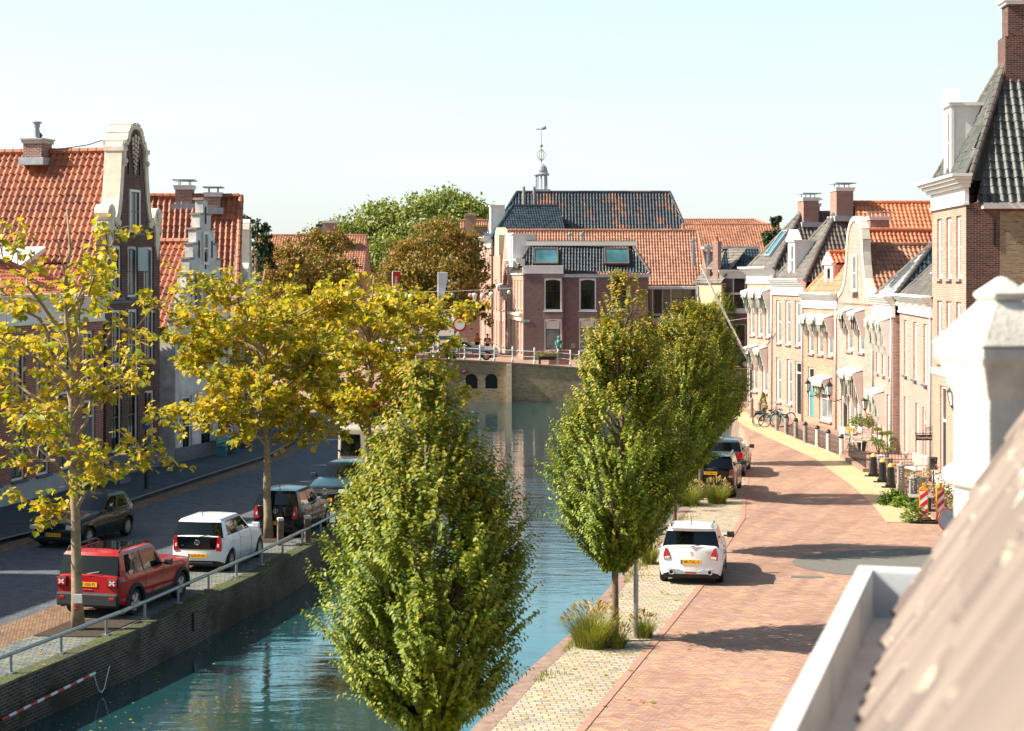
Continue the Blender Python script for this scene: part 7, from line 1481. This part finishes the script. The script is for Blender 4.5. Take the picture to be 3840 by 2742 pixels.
def potted(x, y, z, r_, ph, mat, potm, bh, n, lab, stem=0, seed=0, flower=None, nf=0, cat='potted plant', sz=.06):
    o = empty('potted_plant', (x, y, z), 0, lab, cat); mb = MB(); mb.lathe([(r_*.65, 0), (r_*.9, ph*.85), (r_, ph*.86), (r_, ph), (r_*.85, ph), (r_*.8, ph*.9)], n=16); mb.build('pot', potm, o)
    if stem: mb = MB(); mb.tube([(0, 0, ph*.8), (.02, 0, ph+stem)], .018, 6); mb.build('stem', M['bark'], o)
    q = empty('plant', (0, 0, ph+stem-.05)); q.parent = o; bush('b', 0, 0, 0, bh, bh*.9, mat, n, sz, '', seed=seed, flower=flower, nf=nf, parent=q); return o
M['limepot'] = plain('lime green pot', '#b7cc2a', .5, .06, 4); M['bluepot'] = plain('blue and white pot', '#cfd8e2', .4, .3, 14)
potted(tx, ty_, .87, .13, .18, L['yellowflower'], M['limepot'], .28, 260, 'lime green pot of yellow flowers on the green table', seed=1)
x, y = G(3225, 1715); potted(x+.35, y+1.4, .16, .24, .42, L['plant'], M['dark'], .62, 800, 'small potted tree with reddish green leaves on the raised stoop', stem=.75, seed=2, flower=L['redflower'], nf=60, sz=.09)
for k, ((u, v), hh, lab) in enumerate((((3280, 1752), 1.0, 'cloud pruned topiary in a blue and white pot, the left one'), ((3312, 1764), .9, 'largest cloud pruned topiary in a tall pot behind the black bollards'))):
    x, y = G(u, v); o = empty('topiary', (x+.25, y+.4, .02), 0, lab, 'topiary'); mb = MB(); mb.lathe([(.18, 0), (.24, .3), (.26, .45), (.22, .46)], n=16); mb.build('pot', M['bluepot' if k == 0 else 'stone'], o); mb = MB()
    BL = [(0, 0, .85, .36), (-.28, .05, 1.15, .2), (.26, 0, 1.2, .2), (.05, .05, 1.5, .2)] if k else [(0, 0, .9, .3), (-.2, 0, 1.1, .2), (.2, .05, 1.35, .22), (-.05, 0, 1.55, .18)]
    for bx, by, bz, br in BL: mb.tube([(0, 0, .4), (bx*.5, by, bz*.6+.1), (bx, by, bz)], .022, 5)
    mb.build('stem', M['bark'], o)
    for q, (bx, by, bz, br) in enumerate(BL): e = empty('leaf_ball', (bx, by, bz-.05)); e.parent = o; bush('b', 0, 0, 0, br, br*.75, L['box'], 420, .05, '', seed=q+5*k, parent=e)
x, y = G(3420, 1800); o = empty('garden_bench', (x+.1, y, .02), R(-82), 'pale slatted garden bench in front of the arched windows', 'bench'); mb = MB()
for k in range(5): mb.box(-.75, .75, -.25+k*.1, -.17+k*.1, .42, .45)
mb.build('seat', M['greywood'], o); mb = MB()
for k in range(12): mb.box(-.72+k*.125, -.66+k*.125, .24, .27, .48, .92)
mb.box(-.78, .78, .23, .28, .92, .99); mb.build('backrest', M['greywood'], o); mb = MB()
for sx in (-.76, .76): mb.box(sx-.03, sx+.03, -.26, -.2, 0, .62); mb.box(sx-.03, sx+.03, .22, .28, 0, .95); mb.box(sx-.04, sx+.04, -.28, .26, .62, .66)
mb.build('frame', M['greywood'], o)
x, y = G(3355, 1892); bush('leafy_plant', x, y, .01, .52, .5, L['plant'], 420, .2, 'dark green broad leaved plant at the foot of the carved pillar', 'plant', 6)
x, y = G(3385, 1903); bush('leafy_plant', x, y, .01, .36, .42, L['box'], 300, .13, 'pale lime plant between the two carved pillars', 'plant', 7)
x, y = G(3430, 1958); bush('leafy_plant', x, y, .01, .42, .75, L['box'], 420, .13, 'lime green plant left of the striped beacon', 'plant', 8)
x, y = G(3440, 1890); bush('flower_bush', x, y, .5, .4, .45, L['plant'], 250, .06, 'purple flowering plant in a planter beside the carved pillar', 'plant', 9, flower=L['purpleflower'], nf=260)
x, y = G(3500, 1880); bush('flower_bush', x, y, .02, .8, 1.3, L['plant'], 600, .1, 'big pink flowering bush behind the striped beacons', 'plant', 10, flower=L['flowers'], nf=220)
x, y = G(3555, 1915); bush('flower_bush', x, y, .02, .6, 1.1, L['plant'], 420, .1, 'pink and red flowers at the right behind the second beacon', 'plant', 11, flower=L['flowers'], nf=180)
x, y = G(3395, 1830); bush('flower_bush', x+.3, y+.6, .02, .7, .6, L['plant'], 420, .09, 'low mixed shrub behind the carved pillars', 'plant', 12, flower=L['redflower'], nf=50)
x, y = G(3400, 1875); bush('flower_bush', x, y, .05, .35, .85, L['plant'], 240, .06, 'thin pink flowering stems leaning on the first carved pillar', 'plant', 13, flower=L['flowers'], nf=80)
def planter(x, y, w, d, h, lab):
    o = empty('planter_box', (x, y, 0), R(-8), lab, 'planter'); mb = MB(); mb.box(-w/2, w/2, -d/2, d/2, .01, h); mb.build('box', M['dark'], o, bevel=.01); mb = MB(); mb.box(-w/2-.03, w/2+.03, -d/2-.03, d/2+.03, h, h+.04); mb.build('rim', M['stone'], o)
planter(*G(3450, 1915), .7, .7, .48, 'dark square planter holding purple flowers behind the beacon')
# beacons
def beacon(x, y, rz, lab):
    o = empty('striped_beacon', (x, y, .01), rz, lab, 'road beacon', 'red and white roadwork beacons'); mb = MB(); mb.box(-.45, .4, -.2, .25, 0, .07); mb.build('foot', M['black'], o, bevel=.02); mb = MB(); mb.prism([(-.15, 0, .1), (.15, 0, .1), (.15, 0, 1.12), (.06, 0, 1.16), (.04, 0, 1.3), (-.04, 0, 1.3), (-.06, 0, 1.16), (-.15, 0, 1.12)], (0, .06, 0)); mb.build('frame', M['orange'], o, bevel=.012)
    mb = MB(); mb.box(-.12, .12, -.006, -.001, .14, 1.07); mb.build('white_panel', M['white'], o); mb = MB(); z0, z1 = .14, 1.07
    for k in range(-1, 5):
        a = z0+k*.3; P = []
        poly = [(-.12, a), (.12, a+.2), (.12, a+.35), (-.12, a+.15)]
        def clip(pl, lo, hi):
            out = []
            for i in range(len(pl)):
                (xa, za), (xb_, zb_) = pl[i], pl[(i+1) % len(pl)]
                for lim, sg in (): pass
                out.append((xa, min(hi, max(lo, za))))
            return out
        q = clip(poly, z0, z1)
        if max(z for _, z in q)-min(z for _, z in q) > .02: mb.prism([(u, -.012, z) for u, z in q], (0, .005, 0))
    mb.build('red_stripes', M['red'], o)
x, y = G(3464, 1962); beacon(x, y, R(-10), 'red and white striped beacon in yellow frame, the left and fuller one'); x, y = G(3528, 1960); beacon(x, y, R(18), 'red and white striped beacon in yellow frame, partly behind the near roof')
x, y = G(3552, 2000); o = empty('fallen_round_sign', (x, y, .42), R(25), 'round road sign with orange rim seen from behind, leaning by the beacons', 'road sign'); mb = MB(); mb.lathe([(.34, 0), (.34, .02)], n=28); q = mb.build('grey_back', M['zinc'], o); q.rotation_euler = (R(82), 0, 0); mb = MB(); mb.tube([(.35*math.cos(t*math.pi/14), .35*math.sin(t*math.pi/14), .01) for t in range(29)], .018, 6); q2 = mb.build('orange_rim', M['red'], o); q2.rotation_euler = (R(82), 0, 0)
# bicycles
def bicycle(x, y, rz, col, lab, lean=8):
    o = empty('bicycle', (x, y, .01), rz, lab, 'bicycle', 'bicycles parked before the corner house'); o.rotation_euler = (R(lean), 0, rz); r_ = .34
    for cx_ in (-.52, .52):
        mb = MB(); mb.tube([(cx_+r_*math.cos(t*math.pi/14), 0, r_+r_*math.sin(t*math.pi/14)) for t in range(29)], .022, 6, cap=False)
        w = mb.build('wheel', M['rubber'], o); mb = MB()
        for t in range(9): a = t*math.pi/9; mb.tube([(cx_-r_*math.cos(a), 0, r_-r_*math.sin(a)), (cx_+r_*math.cos(a), 0, r_+r_*math.sin(a))], .003, 3)
        mb.build('spokes', M['steel'], w)
        mb = MB(); mb.tube([(cx_+(r_+.04)*math.cos(t*math.pi/10), 0, r_+(r_+.04)*math.sin(t*math.pi/10)) for t in range(1, 9)], .02, 5); mb.build('mudguard', col, o)
    mb = MB(); mb.tube([(.52, 0, r_), (.40, 0, .78), (.36, 0, .98)], .018, 6); mb.tube([(-.52, 0, r_), (-.08, 0, .3), (.38, 0, .82)], .017, 6); mb.tube([(-.08, 0, .3), (-.22, 0, .85)], .017, 6); mb.tube([(.40, 0, .70), (-.1, 0, .42)], .015, 6); mb.tube([(-.52, 0, r_), (-.18, 0, .62)], .013, 5); mb.build('frame', col, o)
    mb = MB(); mb.tube([(.28, -.28, 1.0), (.36, -.2, 1.03), (.36, .2, 1.03), (.28, .28, 1.0)], .014, 6); mb.build('handlebar', M['chrome'], o); mb = MB(); mb.ball((-.24, 0, .9), .11, 10, .45, 1.2, .8); mb.build('saddle', M['black'], o); mb = MB(); mb.box(-.72, -.3, -.07, .07, .74, .76); mb.build('carrier', M['black'], o); mb = MB(); mb.ball((.46, 0, .88), .05, 8); mb.build('headlamp', M['chrome'], o)
M['mint'] = plain('mint blue enamel', '#79c4c8', .35, .06, 5)
x, y = G(2900, 1602); bicycle(x, y, R(15), M['mint'], 'mint blue bicycle in front, leaning on its stand'); bicycle(x-.3, y+.5, R(20), M['black'], 'black bicycle just behind the mint one'); bicycle(x+.6, y+.9, R(30), M['mint'], 'pale blue bicycle with basket nearest the doors'); bicycle(x-.1, y+1.3, R(10), M['dark'], 'dark bicycle at the back of the group')
x, y = G(2868, 1560); o = empty('conifer_pot', (x, y+.6, .01), 0, 'small cone shaped conifer in a pot by the corner house', 'potted plant'); mb = MB(); mb.lathe([(.16, 0), (.2, .3), (.17, .3)], n=14); mb.build('pot', M['stone'], o)
rg = np.random.default_rng(4); n = 900; t = rg.uniform(0, 1, n); a = rg.uniform(0, 6.28, n); rr = .26*(1-t)**.8*rg.uniform(.7, 1.05, n); P = np.stack([rr*np.cos(a), rr*np.sin(a), .3+1.0*t], 1); leaves('foliage', P, np.stack([np.cos(a), np.sin(a), np.full(n, .8)], 1), rnd_dir(n, rg), rg.uniform(.05, .09, n), L['box'], o)
# wall lanterns, flower baskets, hanging sign, letter box, flagpole
def wall_lantern(xp, yp, D, lab, s=1.0, arm=.55):
    p = at(xp, yp, D); o = empty('wall_lantern', p, 0, lab, 'wall lamp', 'old lanterns on wall brackets'); mb = MB(); mb.lathe([(.09*s, -.22*s), (.17*s, .16*s)], n=6); mb.build('glass', M['lamp_clear'], o); mb = MB(); mb.lathe([(.2*s, .16*s), (.09*s, .3*s), (.03*s, .36*s), (.03*s, .45*s)], n=6); mb.lathe([(.03*s, -.34*s), (.1*s, -.22*s)], n=6)
    for k in range(6): a = k*math.pi/3; mb.tube([(.092*s*math.cos(a), .092*s*math.sin(a), -.22*s), (.175*s*math.cos(a), .175*s*math.sin(a), .16*s)], .011*s, 4)
    mb.build('cap', M['dark'], o); mb = MB(); mb.tube([(0, 0, -.34*s), (.05, -.01, -.5*s), (.25*s, -.02, -.52*s), (arm*s, -.03, -.42*s)], .022*s, 6); mb.tube([(.1*s, 0, -.5*s), (.25*s, 0, -.38*s), (arm*s, -.03, -.62*s)], .012, 5); mb.build('bracket', M['dark'], o)
wall_lantern(3030, 1450, 96.5, 'wall lantern beside the teal door of the orange brick house'); wall_lantern(3110, 1462, 94.0, 'wall lantern between the orange house and the bell gable house', 1.15); wall_lantern(3244, 1515, 88.5, 'wall lantern between the bell gable house and the green awnings'); wall_lantern(3575, 1490, 66, 'big wall lantern on the tall house beside the white pillar', 1.3, .7)
def basket(xp, yp, D, lab):
    p = at(xp, yp, D); o = empty('flower_basket', p, 0, lab, 'flower basket', 'flower baskets on the house walls'); mb = MB(); mb.lathe([(.04, -.3), (.14, -.18), (.19, 0), (.16, 0)], n=14); mb.build('basket', M['stone'], o); e = empty('flowers', (0, 0, 0)); e.parent = o; bush('b', 0, 0, 0, .22, .2, L['plant'], 120, .06, '', seed=3, flower=L['redflower'], nf=160, parent=e); mb = MB(); mb.tube([(0, 0, .05), (.12, 0, .3), (.3, 0, .3)], .01, 4); mb.build('hook', M['black'], o)
basket(3259, 1585, 88.5, 'red flower basket on the bell gable house wall'); basket(3352, 1604, 83.2, 'red flower basket on the house with deep green awnings')
p = at(3465, 1641, 71.3); o = empty('hanging_sign', p, R(0), 'dark hanging house sign with white script lettering on a curled iron bracket', 'sign'); mb = MB(); mb.box(-.32, .32, -.02, .02, -.11, .11); mb.build('board', M['dark'], o, bevel=.008); text_mesh('Tempelhuys', .135, M['white'], o, (0, -.026, 0), (R(90), 0, 0), shear=.35, depth=.002); mb = MB(); mb.tube([(-.36, 0, .17), (.55, 0, .17)], .018, 6)
for sx in (-.25, .25): mb.tube([(sx, 0, .11), (sx, 0, .17)], .008, 4)
for k, (cx_, cz, rr) in enumerate(((.15, .32, .1), (.36, .36, .14), (.45, .6, .08))): mb.tube([(cx_+rr*(1-t/30)*math.cos(t*.5), 0, cz+rr*(1-t/30)*math.sin(t*.5)) for t in range(22)], .011, 4)
mb.build('bracket', M['black'], o)
p = at(3501, 1742, 68.8); o = empty('letter_box', p, R(-8), 'dark grey letter box on a post beside the tall house door', 'letter box'); mb = MB(); mb.box(-.13, .13, -.1, .1, -.2, .2); mb.build('box', M['plastic'], o, bevel=.01); mb = MB(); mb.prism([(-.15, -.13, .2), (.15, -.13, .2), (.15, .1, .26), (-.15, .1, .26)], (0, 0, .02)); mb.build('lid', M['black'], o); mb = MB(); mb.box(-.03, .03, -.03, .03, -p.z+.02, -.2); mb.build('post', M['black'], o)
a, b2 = at(2803, 1345, 110), at(2628, 998, 105.5); o = empty('flagpole', a, 0, 'long white flagpole leaning out from the corner house over the street', 'flagpole'); mb = MB(); d = b2-a; mb.tube([(0, 0, 0), d*.5, d], [.075, .06, .045], 10); mb.ball(d, .07, 8); mb.build('pole', M['white'], o, smooth=True); mb = MB(); mb.tube([d*.42, Vector((.55, .9, d.z*.42+.15))], .018, 5); mb.tube([d*.02+Vector((-.08, 0, 0)), d*.5+Vector((-.16, 0, -.25)), d*.97], .009, 4); mb.build('stay', M['white'], o)
# ---------------------------------------------------------------- the near roof under the camera, lower right
uu, nn = Vector((.266, .964)), Vector((.964, -.266)); C0 = Vector((1.60, 8.05)); E0 = C0-uu*7.6
r, Wd = house('near_roof_house', C0, E0, 'blurred near house roof with pale tiles and white box gutter at the lower right'); ZE = 6.8
mb = MB(); mb.box(-.065, Wd, -.065, 0, ZE-.45, ZE); mb.box(-.065, 0, 0, .75, ZE-.45, ZE); mb.k = 1; mb.box(.0, Wd, .0, .006, ZE-.21, ZE-.012); mb.box(0.006, .012, .006, .75, ZE-.21, ZE-.012); mb.k = 2; mb.box(.0, Wd, .006, .5, ZE-.33, ZE-.21)
for k in range(6): mb.k = 1; mb.box(.7+k*1.25, .705+k*1.25, .006, .012, ZE-.21, ZE-.012)
mb.build('gutter', [M['white'], plain('pale grey gutter zinc', '#c3c9cc', .6, .1, 3), M['pinkzinc'] if 'pinkzinc' in M else plain('brightened gutter floor', '#e2d6c8', .8, .15, 4)], r)  # floor colour paled to stand for sunlight in the shaded gutter
mb = MB(); mb.box(0, Wd, .3, 6, 0, ZE-.43); mb.build('wall', B['red'], r)
T['near'] = tiles('weathered pale brown pantiles', [(0, '#75675d'), (.5, '#86776b'), (1, '#62564e')], rough=.75, dirt='#514a44', dirt_amt=.3, lichen='#d8cfae')
zb, pt = ZE-.2, 1.68; hp = [((.12, .2, zb+.05), (3.1, 3.2, zb+.05+3*pt))]
o = roof(r, [((.12, .2, zb), (Wd, .2, zb), (Wd, 3.2, zb+3*pt), (3.12, 3.2, zb+3*pt)), ((.12, 6.2, zb), (.12, .2, zb), (3.12, 3.2, zb+3*pt), (3.12, 3.2, zb+3*pt))], T['near'], pw=.23, ph=.34, a=.072, lift=.03); ridge(o, hp, T['near'], r=.085, step=.32)
def onroof(x, y, up=.06): n_ = Vector((0, -pt, 1)).normalized(); return Vector((x, y, zb+(y-.2)*pt))+n_*up
sc_ = [(1.8, .86), (1.86, .8), (1.92, .79), (1.95, .72), (2.03, .70), (2.05, .64), (2.14, .61), (2.17, .55), (2.3, .52), (2.5, .56), (2.7, .62), (3.0, .8), (2.8, 1.5), (1.9, 1.5)]
mb = MB(); n_ = Vector((0, -pt, 1)).normalized(); mb.prism([onroof(x, y, .03) for x, y in sc_], n_*.05); mb.build('white_flashing', M['white'], r)
mb = MB(); mb.prism([(3.25, .02, ZE-.25), (3.4, .0, ZE-.22), (3.42, .3, ZE-.18), (3.24, .3, ZE-.22)], (0, 0, .03)); mb.build('fallen_slate', M['bluestone'], r)
def pier(x, y, rz, lab):
    o = empty('stucco_pier', (x, y, 0), rz, lab, 'pier', 'white stuccoed piers by the near roof'); W_ = M['whitestucco']
    def sq(levels, nm):
        mb = MB(); mb.lathe([(h*1.414*.86, z) for h, z in levels], n=4, rz=math.pi/4); q = mb.build(nm, W_, o, bevel=.012)
    sq([(.2, 5.0), (.2, 7.5), (.225, 7.56), (.26, 7.66), (.285, 7.70), (.285, 7.75)], 'shaft'); sq([(.29, 7.752), (.29, 7.765), (.11, 7.965), (.11, 7.975)], 'cap'); sq([(.10, 7.976), (.125, 8.0), (.12, 8.015), (.02, 8.095)], 'finial'); sq([(.23, 7.05), (.25, 7.09), (.25, 7.13), (.205, 7.16)], 'moulding')
M['whitestucco'] = plain('sunlit white stucco', '#d9d3c4', .85, .2, 7, bmp=.3)
pier(2.43, 9.0, R(15), 'white stuccoed pier with pyramid cap, blurred in the right foreground'); pier(2.83, 9.75, R(15), 'second stuccoed pier cap just visible behind the first at the right edge')
